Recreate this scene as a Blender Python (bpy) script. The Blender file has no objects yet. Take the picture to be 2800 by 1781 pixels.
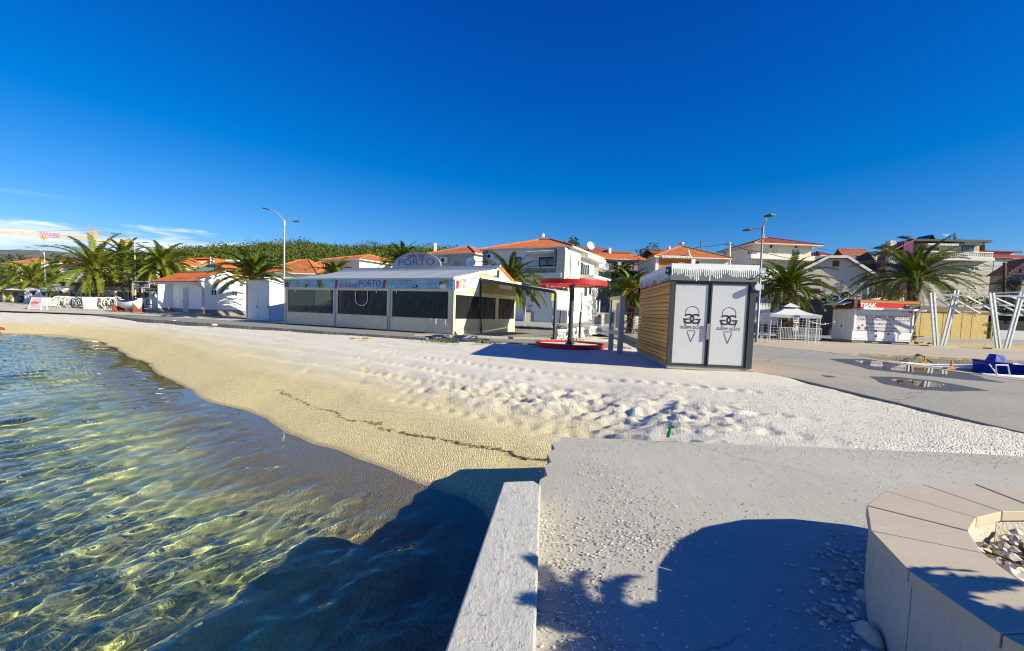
import bpy, math, random
import numpy as np
from mathutils import Vector as V, Matrix, noise as mnoise
SC = bpy.context.scene
COL = SC.collection
R = math.radians
rng = random.Random(7)

# ---------------------------------------------------------------- camera model
CAMH, F = 1.5, 1250.0
W0, H0, PPY = 2800.0, 1781.0, 933.5
TILT, ROLL = math.atan((PPY-853)/F), 0.0345
_f = V((0, math.cos(TILT), -math.sin(TILT)))
_r0 = V((1, 0, 0)); _u0 = V((0, math.sin(TILT), math.cos(TILT)))
_r = math.cos(ROLL)*_r0 + math.sin(ROLL)*_u0
_u = -math.sin(ROLL)*_r0 + math.cos(ROLL)*_u0
CAM = V((0, 0, CAMH))
def ray(px, py):
    return _f + _r*((px-W0/2)/F) + _u*((PPY-py)/F)
def G(px, py, z=0.0):
    "ground point seen at that pixel of the photograph (surveying)"
    d = ray(px, py); return CAM + d*((z-CAMH)/d.z)
def D(px, py, y):
    d = ray(px, py); return CAM + d*(y/d.y)

# ---------------------------------------------------------------- objects
def tag(o, label=None, cat=None, group=None, kind=None):
    if label: o['label'] = label
    if cat: o['category'] = cat
    if group: o['group'] = group
    if kind: o['kind'] = kind
    return o
def thing(name, label, cat, loc=(0, 0, 0), group=None):
    o = bpy.data.objects.new(name, None); COL.objects.link(o)
    o.location = loc; o.empty_display_size = .2
    return tag(o, label, cat, group)
def worigin(o):
    p = V((0, 0, 0))
    while o is not None:
        p += V(o.location); o = o.parent
    return p
def children(o): return [c for c in COL.objects if c.parent is o]
def copy_tree(o, parent=None):
    c = o.copy(); COL.objects.link(c)
    if parent is not None: c.parent = parent
    for ch in list(o.children): copy_tree(ch, c)
    return c
def dup(root, loc, rz=0.0, label=None, scale=None):
    c = copy_tree(root); c.location = loc; c.rotation_euler = (0, 0, rz)
    if scale: c.scale = scale if hasattr(scale, '__len__') else (scale,)*3
    if label: c['label'] = label
    return c

class MB:
    "collects faces in world coordinates and links them as one mesh object"
    def __init__(s): s.v = []; s.f = []; s.mi = []; s.cur = 0; s.sm = []
    def add(s, vs, fs, smooth=False):
        b = len(s.v); s.v += [tuple(p) for p in vs]
        for f in fs: s.f.append(tuple(i+b for i in f)); s.mi.append(s.cur); s.sm.append(smooth)
        return s
    def quad(s, *p): return s.add(p, [tuple(range(len(p)))])
    def obox(s, o, a, b, c):
        o, a, b, c = V(o), V(a), V(b), V(c)
        vs = [o, o+a, o+a+b, o+b, o+c, o+a+c, o+a+b+c, o+b+c]
        fs = [(0, 3, 2, 1), (4, 5, 6, 7), (0, 1, 5, 4), (1, 2, 6, 5), (2, 3, 7, 6), (3, 0, 4, 7)]
        if a.cross(b).dot(c) < 0: fs = [f[::-1] for f in fs]
        return s.add(vs, fs)
    def box(s, c, sz, rz=0):
        c = V(c); ca, sa = math.cos(rz), math.sin(rz)
        a, b, h = V((ca, sa, 0))*sz[0], V((-sa, ca, 0))*sz[1], V((0, 0, sz[2]))
        return s.obox(c-a/2-b/2-h/2, a, b, h)
    def tube(s, pts, r, n=8, cap=True, smooth=True):
        pts = [V(p) for p in pts]; m = len(pts)
        rs = r if hasattr(r, '__len__') else [r]*m
        vs, fs = [], []; prev = None
        for i, p in enumerate(pts):
            t = (pts[min(i+1, m-1)]-pts[max(i-1, 0)]).normalized()
            if prev is None:
                a = t.cross(V((0, 0, 1)) if abs(t.z) < .9 else V((1, 0, 0))).normalized()
            else:
                a = (prev - t*prev.dot(t)).normalized()
            prev = a; b = t.cross(a)
            for k in range(n):
                an = 2*math.pi*k/n
                vs.append(p + (a*math.cos(an)+b*math.sin(an))*rs[i])
        for i in range(m-1):
            for k in range(n):
                fs.append((i*n+k, i*n+(k+1) % n, (i+1)*n+(k+1) % n, (i+1)*n+k))
        s.add(vs, fs, smooth)
        if cap:
            s.add(vs[:n], [tuple(range(n))[::-1]]); s.add(vs[-n:], [tuple(range(n))])
        return s
    def bar(s, p, q, w, h=None, up=(0, 0, 1)):
        "rectangular bar from p to q"
        h = h or w; p, q = V(p), V(q); t = (q-p)
        a = t.cross(V(up));  a = a.normalized() if a.length > 1e-6 else V((1, 0, 0))
        b = a.cross(t).normalized()
        return s.obox(p-a*w/2-b*h/2, a*w, t, b*h)
    def prism(s, poly, ext):
        "polygon (list of 3D points) pushed along ext"
        ext = V(ext); n = len(poly); P = [V(p) for p in poly]
        nn = V((0, 0, 0))
        for i in range(n):
            nn += P[i].cross(P[(i+1) % n])
        if nn.dot(ext) < 0: P = P[::-1]
        vs = P + [p+ext for p in P]
        fs = [tuple(range(n))[::-1], tuple(range(n, 2*n))]
        fs += [(i, (i+1) % n, (i+1) % n+n, i+n) for i in range(n)]
        return s.add(vs, fs)
    def lathe(s, c, prof, n=20, smooth=True, cap=True):
        c = V(c); vs, fs = [], []
        for (r, z) in prof:
            for k in range(n):
                a = 2*math.pi*k/n; vs.append(c+V((r*math.cos(a), r*math.sin(a), z)))
        for i in range(len(prof)-1):
            for k in range(n):
                fs.append((i*n+k, i*n+(k+1) % n, (i+1)*n+(k+1) % n, (i+1)*n+k))
        s.add(vs, fs, smooth)
        if cap:
            m = len(prof)
            s.add(vs[:n], [tuple(range(n))[::-1]]); s.add(vs[(m-1)*n:], [tuple(range(n))])
        return s
    def build(s, name, mat, parent=None, uv=True, label=None, cat=None, group=None, kind=None):
        org = worigin(parent) if parent is not None else V((0, 0, 0))
        me = bpy.data.meshes.new(name)
        A = np.array(s.v, dtype=np.float64).reshape(-1, 3) - np.array(org)
        me.from_pydata([tuple(p) for p in A], [], s.f)
        mats = mat if isinstance(mat, (list, tuple)) else [mat]
        for m in mats: me.materials.append(m)
        me.polygons.foreach_set('material_index', s.mi)
        me.polygons.foreach_set('use_smooth', s.sm)
        if uv:
            L = me.uv_layers.new(name='UVMap'); data = np.zeros((len(me.loops), 2))
            for p in me.polygons:
                n = p.normal
                if abs(n.z) > .999: a, b = V((1, 0, 0)), V((0, 1, 0))
                else:
                    a = V((-n.y, n.x, 0)).normalized(); b = n.cross(a)
                for li in p.loop_indices:
                    q = s.v[me.loops[li].vertex_index]
                    data[li] = (q[0]*a.x+q[1]*a.y+q[2]*a.z, q[0]*b.x+q[1]*b.y+q[2]*b.z)
            L.data.foreach_set('uv', data.ravel())
        me.update()
        o = bpy.data.objects.new(name, me); COL.objects.link(o)
        if parent is not None: o.parent = parent
        return tag(o, label, cat, group, kind)
def np_mesh(name, verts, faces, mat, smooth=False, parent=None, **k):
    me = bpy.data.meshes.new(name)
    verts = np.asarray(verts, dtype=np.float32); faces = np.asarray(faces, dtype=np.int32)
    if parent is not None: verts = verts - np.array(worigin(parent), dtype=np.float32)
    nf, q = faces.shape
    me.vertices.add(len(verts)); me.vertices.foreach_set('co', verts.ravel())
    me.loops.add(nf*q); me.loops.foreach_set('vertex_index', faces.ravel())
    me.polygons.add(nf); me.polygons.foreach_set('loop_start', np.arange(0, nf*q, q, dtype=np.int32))
    me.polygons.foreach_set('use_smooth', np.full(nf, smooth))
    me.update(calc_edges=True); me.validate()
    me.materials.append(mat)
    o = bpy.data.objects.new(name, me); COL.objects.link(o)
    if parent is not None: o.parent = parent
    return tag(o, **k)
def text_mesh(mb, s, p, ux, uz, size, align='CENTER', ext=.004, sx=1.0, shear=0.0, bold=0.0):
    "adds lettering to mb: p = anchor point on the face, ux = reading direction, uz = up"
    c = bpy.data.curves.new('lettering', 'FONT'); c.body = s; c.size = 1.0
    c.align_x = align; c.align_y = 'CENTER'; c.shear = shear; c.offset = bold; c.resolution_u = 3
    o = bpy.data.objects.new('lettering', c); COL.objects.link(o)
    dg = bpy.context.evaluated_depsgraph_get()
    m = bpy.data.meshes.new_from_object(o.evaluated_get(dg))
    ux, uz = V(ux).normalized(), V(uz).normalized(); n = ux.cross(uz)
    vs = [V(p)+ux*(q.co.x*size*sx)+uz*(q.co.y*size)+n*ext for q in m.vertices]
    mb.add(vs, [tuple(f.vertices) for f in m.polygons])
    bpy.data.objects.remove(o); bpy.data.curves.remove(c); bpy.data.meshes.remove(m)
    return mb

class Fac:
    "a vertical facade: o = left base corner, ux along it, uv inward; reads pixel positions on its own plane"
    def __init__(s, xL, xR, yb, yt, Y=None, z0=None, yaw=0.0, o=None, w=None, h=None):
        s.o = o if o is not None else (D(xL, yb, Y) if Y is not None else G(xL, yb, z0))
        a = R(yaw); s.ux = V((math.cos(a), math.sin(a), 0)); s.uv = V((-math.sin(a), math.cos(a), 0)); s.yaw = yaw
        s.uz = V((0, 0, 1))
        s.w = w if w is not None else s.at(xR, yb)[0]
        s.h = h if h is not None else s.at(xL, yt)[1]
    def at(s, px, py, v=0.0):
        d = ray(px, py); q = s.o+s.uv*v
        t = (q-CAM).dot(s.uv)/d.dot(s.uv); P = CAM+d*t-q
        return P.dot(s.ux), P.z
    def p(s, u, v, z): return s.o+s.ux*u+s.uv*v+s.uz*z
    def box(s, mb, u0, u1, v0, v1, z0, z1):
        return mb.obox(s.p(u0, v0, z0), s.ux*(u1-u0), s.uv*(v1-v0), s.uz*(z1-z0))
    def side(s, right=True, depth=5.0):
        "the return face at the right (or left) end as a Fac of its own"
        if right:
            return Fac(0, 0, 0, 0, yaw=s.yaw+90, o=s.p(s.w, 0, 0), w=depth, h=s.h)
        return Fac(0, 0, 0, 0, yaw=s.yaw-90, o=s.p(0, depth, 0), w=depth, h=s.h)

# ---------------------------------------------------------------- materials
class NT:
    def __init__(s, name):
        s.m = bpy.data.materials.new(name); s.m.use_nodes = True
        s.t = s.m.node_tree; s.t.nodes.clear()
        s.out = s.t.nodes.new('ShaderNodeOutputMaterial')
    def n(s, typ, props=None, **ins):
        nd = s.t.nodes.new('ShaderNode'+typ)
        for k, v in (props or {}).items(): setattr(nd, k, v)
        for k, v in ins.items(): s.set(nd, k, v)
        return nd
    def set(s, nd, k, v):
        key = int(k[1:]) if k[0] == '_' and k[1:].isdigit() else k.replace('_', ' ')
        inp = nd.inputs[key]
        if isinstance(v, bpy.types.NodeSocket): s.t.links.new(v, inp)
        elif isinstance(v, bpy.types.Node): s.t.links.new(v.outputs[0], inp)
        else:
            if inp.type == 'RGBA' and len(v) == 3: v = (*v, 1)
            inp.default_value = v
    def math(s, op, a, b=0.0, clamp=False):
        nd = s.n('Math', {'operation': op, 'use_clamp': clamp}, _0=a, _1=b); return nd.outputs[0]
    def mix(s, fac, a, b, blend='MIX'):
        nd = s.n('Mix', {'data_type': 'RGBA', 'blend_type': blend}); s.set(nd, '_0', fac)
        s.set(nd, '_6', a); s.set(nd, '_7', b); return nd.outputs[2]
    def ramp(s, fac, stops):
        nd = s.n('ValToRGB'); s.set(nd, '_0', fac); e = nd.color_ramp.elements
        while len(e) > 1: e.remove(e[0])
        e[0].position = stops[0][0]; e[0].color = c4(stops[0][1])
        for p, c in stops[1:]:
            k = e.new(p); k.color = c4(c)
        return nd.outputs[0]
    def noise(s, vec, scale, detail=4, rough=.55, out=0):
        nd = s.n('TexNoise', Scale=scale, Detail=detail, Roughness=rough)
        if vec is not None: s.set(nd, 'Vector', vec)
        return nd.outputs[out]
    def pos(s): return s.n('NewGeometry').outputs['Position']
    def uv(s): return s.n('UVMap').outputs[0]
    def obj(s): return s.n('TexCoord').outputs['Object']
    def scl(s, vec, sc):
        return s.n('VectorMath', {'operation': 'MULTIPLY'}, _0=vec, _1=sc).outputs[0]
    def bump(s, h, strength=.3, dist=.02, normal=None):
        nd = s.n('Bump', Height=h, Strength=strength, Distance=dist)
        if normal is not None: s.set(nd, 'Normal', normal)
        return nd.outputs[0]
    def pr(s, **k):
        p = s.n('BsdfPrincipled', **k); s.t.links.new(p.outputs[0], s.out.inputs[0]); return p
    def surf(s, sh):
        s.t.links.new(sh.outputs[0] if isinstance(sh, bpy.types.Node) else sh, s.out.inputs[0])
def c4(c):
    if not hasattr(c, '__len__'): c = (c, c, c)
    return (c[0], c[1], c[2], 1)
def sc(c, k): return tuple(min(1, x*k) for x in c)
def pm(name, col, rough=.6, var=.12, scale=2.0, bump=.15, bscale=40.0, bdist=.01, metal=0.0, spec=.4, stain=0.0):
    "plain painted / rendered / metal surface with uneven colour, grain and faint stains"
    t = NT(name); P = t.pos()
    n1 = t.noise(P, scale, 5); c = t.mix(n1, sc(col, 1-var*1.6), sc(col, 1+var))
    if stain:
        st = t.noise(t.scl(P, (1.5, 1.5, .25)), 2.2, 6, .65)
        c = t.mix(t.math('MULTIPLY', t.ramp(st, [(.45, 0), (.72, 1)]), stain), c, sc(col, .45))
    k = dict(Base_Color=c, Roughness=rough, Metallic=metal)
    if bump:
        k['Normal'] = t.bump(t.noise(P, bscale, 3), bump, bdist)
    p = t.pr(**k); p.inputs['Specular IOR Level'].default_value = spec
    return t.m
def roof_tiles(name, c1, c2, row=.34, colw=.24):
    t = NT(name); uv = t.uv(); sp = t.n('SeparateXYZ', _0=uv)
    fu = t.math('FRACT', t.math('DIVIDE', sp.outputs[0], colw)); fv = t.math('FRACT', t.math('DIVIDE', sp.outputs[1], row))
    cu = t.math('FLOOR', t.math('DIVIDE', sp.outputs[0], colw)); cv = t.math('FLOOR', t.math('DIVIDE', sp.outputs[1], row))
    cell = t.n('CombineXYZ', _0=cu, _1=cv)
    wn = t.n('TexWhiteNoise', {'noise_dimensions': '2D'}); t.set(wn, 'Vector', cell.outputs[0])
    big = t.noise(t.pos(), .9, 5, .6)
    c = t.mix(t.math('ADD', t.math('MULTIPLY', wn.outputs[0], .55), t.math('MULTIPLY', big, .5), True), c1, c2)
    edge = t.math('LESS_THAN', fv, .12)
    c = t.mix(t.math('MULTIPLY', edge, .5), c, sc(c1, .35))
    arch = t.math('SINE', t.math('MULTIPLY', fu, math.pi))
    hgt = t.math('ADD', arch, t.math('MULTIPLY', fv, -.6))
    t.pr(Base_Color=c, Roughness=.75, Normal=t.bump(hgt, .8, .06))
    return t.m
def brick(name, c1, c2, mortar, bw, bh, ms=.02, bump=.6, squash=1.0, rough=.85):
    t = NT(name); uv = t.uv(); P = t.pos()
    d = t.n('VectorMath', {'operation': 'ADD'}, _0=uv, _1=t.scl(t.noise(uv, 3.0, 2, out=1), (.06*bw/.3, .05*bw/.3, 0))).outputs[0]
    b = t.n('TexBrick', Vector=d, Color1=c4(c1), Color2=c4(c2), Mortar=c4(mortar), Scale=1.0)
    b.inputs['Brick Width'].default_value = bw; b.inputs['Row Height'].default_value = bh
    b.inputs['Mortar Size'].default_value = ms; b.inputs['Mortar Smooth'].default_value = .2; b.inputs['Bias'].default_value = 0
    c = t.mix(t.noise(P, 5, 4), sc((1, 1, 1), .7), (1, 1, 1)); c = t.mix(1.0, b.outputs[0], c, 'MULTIPLY')
    h = t.math('SUBTRACT', t.noise(P, 14, 4), t.math('MULTIPLY', b.outputs['Fac'], 1.2))
    t.pr(Base_Color=c, Roughness=rough, Normal=t.bump(h, bump, .03))
    return t.m
def leaf(name, c1, c2, tr=.3, scale=.8, rough=.5):
    t = NT(name); P = t.pos()
    f = t.math('ADD', t.math('MULTIPLY', t.noise(P, scale, 3), .7), t.math('MULTIPLY', t.noise(P, scale*9, 2), .4))
    c = t.mix(t.ramp(f, [(.3, 0), (.75, 1)]), c1, c2)
    d = t.n('BsdfPrincipled', Base_Color=c, Roughness=rough); d.inputs['Specular IOR Level'].default_value = .35
    tl = t.n('BsdfTranslucent', Color=t.mix(1.0, c, (1.3, 1.25, .55), 'MULTIPLY'))
    mx = t.n('MixShader', _0=tr); t.t.links.new(d.outputs[0], mx.inputs[1]); t.t.links.new(tl.outputs[0], mx.inputs[2])
    t.surf(mx); return t.m
def wood(name, c1, c2, axis=0, gap=None):
    "planed boards: grain stretched along u, each board its own tone"
    t = NT(name); uv = t.uv(); P = t.pos()
    g = t.noise(t.scl(uv, (2.0, 40.0, 1)) if axis == 0 else t.scl(uv, (40.0, 2.0, 1)), 1.5, 5, .6)
    kn = t.noise(t.scl(uv, (3.2, 9, 1)), 2.4, 2)
    sp = t.n('SeparateXYZ', _0=uv)
    wn = t.n('TexWhiteNoise', {'noise_dimensions': '1D'})
    if gap: t.set(wn, 'W', t.math('FLOOR', t.math('DIVIDE', sp.outputs[1-axis], gap)))
    f = t.math('ADD', t.math('MULTIPLY', g, .75), t.math('MULTIPLY', wn.outputs[0], .35) if gap else 0.0)
    c = t.mix(t.ramp(f, [(.25, 0), (.8, 1)]), c1, c2)
    c = t.mix(t.ramp(kn, [(.68, 0), (.74, .8)]), c, sc(c1, .3))
    t.pr(Base_Color=c, Roughness=.6, Normal=t.bump(g, .3, .004)); return t.m
def glass(name, col=(.02, .03, .04), rough=.06):
    t = NT(name)
    p = t.pr(Base_Color=t.mix(t.noise(t.pos(), .9, 3), sc(col, .5), sc(col, 1.6)), Roughness=rough)
    p.inputs['Specular IOR Level'].default_value = .8; return t.m
def sheer(name, col, tr=.35, rough=.08):
    "tinted clear vinyl / glass one can partly see through"
    t = NT(name)
    a = t.n('BsdfTransparent', Color=c4(sc(col, 4))); b = t.n('BsdfPrincipled', Base_Color=c4(col), Roughness=rough)
    b.inputs['Specular IOR Level'].default_value = .28
    w = t.noise(t.scl(t.pos(), (1, 1, .5)), 2.2, 5, .6); t.set(b, 'Normal', t.bump(w, .8, .10))
    mx = t.n('MixShader', _0=tr); t.t.links.new(b.outputs[0], mx.inputs[1]); t.t.links.new(a.outputs[0], mx.inputs[2])
    t.surf(mx); return t.m

WHITE = pm('white_render', (.80, .80, .79), .8, .05, .6, .2, 60, .004, stain=.12)
WHITE2 = pm('cream_render', (.74, .71, .62), .8, .06, .6, .2, 50, .004, stain=.18)
BEIGE = pm('beige_render', (.62, .57, .46), .85, .06, .5, .2, 50, .005, stain=.15)
GREYW = pm('grey_render', (.46, .46, .46), .85, .08, .6, .2, 40, .005, stain=.2)
WPAINT = pm('white_painted_metal', (.78, .79, .80), .4, .04, 2, .05, 60)
PVC = pm('white_plastic', (.80, .80, .80), .35, .03, 2, .03, 50)
DGREY = pm('anthracite_metal', (.045, .05, .058), .45, .15, 3, .05, 60)
MGREY = pm('grey_metal', (.25, .26, .28), .45, .1, 3, .05, 60, metal=.3)
LGREY = pm('light_grey_metal', (.45, .48, .52), .4, .08, 3, .05, 60, metal=.3)
GALV = pm('galvanised_steel', (.52, .55, .58), .42, .15, 5, .08, 60, metal=.5)
BLACK = pm('black_plastic', (.012, .012, .014), .4, .2, 3, .05, 60)
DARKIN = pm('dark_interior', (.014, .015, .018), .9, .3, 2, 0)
REDP = pm('red_paint', (.55, .012, .015), .4, .12, 2, .05, 50)
GREENP = pm('dark_green_paint', (.012, .05, .045), .5, .15, 2, .05, 50)
CONC = pm('rough_concrete', (.42, .40, .36), .9, .2, 1.2, .5, 25, .02, stain=.4)
GLASS = glass('window_glass')
GLASSB = glass('window_glass_sky', (.05, .10, .17), .05)
BROWNW = pm('brown_timber', (.075, .045, .035), .7, .25, 4, .2, 30)
RED_TILE = roof_tiles('orange_roof_tiles', (.52, .10, .016), (.82, .24, .045))
OLD_TILE = roof_tiles('weathered_roof_tiles', (.27, .075, .022), (.70, .22, .055))
BROWN_TILE = roof_tiles('brown_roof_tiles', (.22, .07, .035), (.38, .14, .07))
DRED_TILE = roof_tiles('dark_red_roof_tiles', (.24, .035, .02), (.40, .07, .035))
STONE = brick('pale_stone_masonry', (.80, .76, .67), (.55, .52, .46), (.42, .40, .36), .42, .2, .02, .9)
STONE_G = brick('grey_stone_masonry', (.40, .39, .37), (.26, .255, .25), (.18, .18, .18), .38, .2, .02, .9)
STONE_Y = brick('yellow_stone_masonry', (.50, .45, .33), (.36, .32, .23), (.2, .18, .15), .55, .26, .02, .8)
STONE_W = brick('white_cladding_slabs', (.72, .68, .58), (.64, .60, .51), (.42, .39, .33), .9, .22, .015, .4)
# ================================================================ camera, sun, sky
cam = bpy.data.cameras.new('camera'); co = bpy.data.objects.new('camera', cam); COL.objects.link(co)
cam.sensor_width = 36; cam.lens = 36*F/W0; cam.clip_start = .05; cam.clip_end = 20000
cam.shift_y = (PPY-H0/2)/W0
co.matrix_world = Matrix((( _r.x, _u.x, -_f.x, 0), (_r.y, _u.y, -_f.y, 0), (_r.z, _u.z, -_f.z, CAMH), (0, 0, 0, 1)))
SC.camera = co
SUN_EL = R(25.0); _az = math.atan2(5.95, -2.86)            # azimuth measured from +Y towards +X
TOSUN = V((math.sin(_az)*math.cos(SUN_EL), math.cos(_az)*math.cos(SUN_EL), math.sin(SUN_EL)))
sl = bpy.data.lights.new('sun', 'SUN'); sl.energy = 5.0; sl.angle = R(.5); sl.color = (1, .915, .68)
so = bpy.data.objects.new('sun', sl); COL.objects.link(so); so.location = (20, -20, 30)
so.rotation_euler = (-TOSUN).to_track_quat('-Z', 'Y').to_euler()
wd = bpy.data.worlds.new('World'); SC.world = wd; wd.use_nodes = True
t = NT.__new__(NT); t.t = wd.node_tree; t.t.nodes.clear()
sky = t.n('TexSky', {'sky_type': 'NISHITA', 'sun_disc': False}); sky.sun_elevation = SUN_EL; sky.sun_rotation = _az
sky.altitude = 0; sky.air_density = 1.0; sky.dust_density = .25; sky.ozone_density = 4.0
hs = t.n('HueSaturation', Hue=.5, Saturation=1.30, Value=1.0, Color=sky)
gr = t.n('SeparateColor', Color=t.mix(1.0, hs, (.34, .78, 1.0), 'MULTIPLY'))
gr_r = t.math('MAXIMUM', t.math('ADD', t.math('MULTIPLY', gr.outputs[0], 1.9), -.32), .004); gr_g = t.math('MAXIMUM', t.math('ADD', t.math('MULTIPLY', gr.outputs[1], .9), -.22), .05); gr_b = t.math('ADD', t.math('MULTIPLY', gr.outputs[2], .75), .64)
skyc = t.n('CombineColor', Red=gr_r, Green=gr_g, Blue=gr_b).outputs[0]
dr = t.n('TexCoord').outputs['Generated']; sp = t.n('SeparateXYZ', _0=dr)
el = sp.outputs[2]
azr = t.math('DIVIDE', sp.outputs[0], t.math('MAXIMUM', sp.outputs[1], .05))
nz = t.noise(t.scl(dr, (5.0, 5.0, 34.0)), 1.6, 7, .6)
nz2 = t.noise(t.scl(dr, (3.0, 3.0, 60.0)), 1.3, 5, .55)
top = t.math('ADD', .112, t.math('MULTIPLY', t.math('SUBTRACT', nz, .5), .075))
band = t.n('MapRange', {'interpolation_type': 'SMOOTHSTEP'}, Value=t.math('SUBTRACT', top, el)); band.inputs[1].default_value = -.004; band.inputs[2].default_value = .012
low = t.n('MapRange', {'interpolation_type': 'SMOOTHSTEP'}, Value=el); low.inputs[1].default_value = .045; low.inputs[2].default_value = .085
leftm = t.n('MapRange', {'interpolation_type': 'SMOOTHSTEP'}, Value=azr); leftm.inputs[1].default_value = -.30; leftm.inputs[2].default_value = -.80
tex = t.ramp(nz2, [(.30, .45), (.55, 1)])
cm = t.math('MULTIPLY', t.math('MULTIPLY', band.outputs[0], low.outputs[0]), t.math('MULTIPLY', leftm.outputs[0], tex))
# a thin wisp higher up
w2 = t.n('MapRange', {'interpolation_type': 'SMOOTHSTEP'}, Value=t.math('ABSOLUTE', t.math('SUBTRACT', el, t.math('ADD', .168, t.math('MULTIPLY', azr, .018)))))
w2.inputs[1].default_value = .006; w2.inputs[2].default_value = .0
wl = t.n('MapRange', {'interpolation_type': 'SMOOTHSTEP'}, Value=azr); wl.inputs[1].default_value = -.85; wl.inputs[2].default_value = -1.25
cm = t.math('MAXIMUM', t.math('MULTIPLY', cm, .8), t.math('MULTIPLY', t.math('MULTIPLY', w2.outputs[0], wl.outputs[0]), t.math('MULTIPLY', nz, .5)))
shade = t.ramp(nz, [(.35, (3.4, 4.4, 6.4)), (.66, (8.6, 8.9, 9.4))])
skyc = t.mix(cm, skyc, shade)
bg = t.n('Background', Color=skyc, Strength=.091)
wo = t.n('OutputWorld'); t.t.links.new(bg.outputs[0], wo.inputs[0])
SC.view_settings.view_transform = 'Standard'; SC.view_settings.look = 'None'
SC.view_settings.gamma = 1; SC.view_settings.exposure = 0.8
SC.cycles.use_denoising = True; SC.cycles.denoising_prefilter = 'ACCURATE'; SC.cycles.filter_width = 1.15
SC.cycles.max_bounces = 8; SC.cycles.transparent_max_bounces = 12; SC.cycles.diffuse_bounces = 3
SC.cycles.sample_clamp_indirect = 6.0
SC.cycles.caustics_refractive = True; SC.cycles.caustics_reflective = False

# ================================================================ terrain
WZ = -.8
SHORE = [(-120, 30), (-60, 28.6), (-30.1, 27.0), (-27.4, 27.0), (-23.1, 25.0), (-17.7, 20.6), (-12.7, 15.8), (-9.3, 12.5), (-7.2, 10.7), (-6.0, 9.85),
         (-5.0, 8.95), (-4.0, 7.9), (-2.8, 7.0), (-2.0, 6.4), (-1.1, 5.8), (-.3, 5.1), (.1, 4.2), (.4, 3.2), (.5, -6), (.6, -40)]
def vnoise(x, y, seed=0):
    xi, yi = np.floor(x).astype(np.int64), np.floor(y).astype(np.int64); xf, yf = x-xi, y-yi
    def h(a, b):
        n = (a*374761393 + b*668265263 + seed*1274126177) & 0xffffffff
        n = ((n ^ (n >> 13))*1274126177) & 0xffffffff
        return ((n ^ (n >> 16)) & 0xffff)/65535.0
    u, v = xf*xf*(3-2*xf), yf*yf*(3-2*yf)
    return (h(xi, yi)*(1-u)+h(xi+1, yi)*u)*(1-v)+(h(xi, yi+1)*(1-u)+h(xi+1, yi+1)*u)*v
def fbm(x, y, sc, oct=4, seed=0, gain=.5):
    s = np.zeros_like(x); a = 1.0; tt = 0
    for k in range(oct):
        s += a*(vnoise(x*sc*2**k, y*sc*2**k, seed+k*17)-.5); tt += a; a *= gain
    return s/tt*2
def shore_dist(x, y):
    best = np.full(x.shape, 1e9); sg = np.ones(x.shape)
    for (ax, ay), (bx, by) in zip(SHORE[:-1], SHORE[1:]):
        dx, dy = bx-ax, by-ay; L = dx*dx+dy*dy
        tt = np.clip(((x-ax)*dx+(y-ay)*dy)/L, 0, 1)
        d = np.hypot(x-ax-tt*dx, y-ay-tt*dy)
        c = dx*(y-ay)-dy*(x-ax)
        m = d < best; best = np.where(m, d, best); sg = np.where(m, np.where(c > 0, 1, -1), sg)
    return best*sg
def sstep(a, b, x):
    q = np.clip((x-a)/(b-a), 0, 1); return q*q*(3-2*q)
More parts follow.
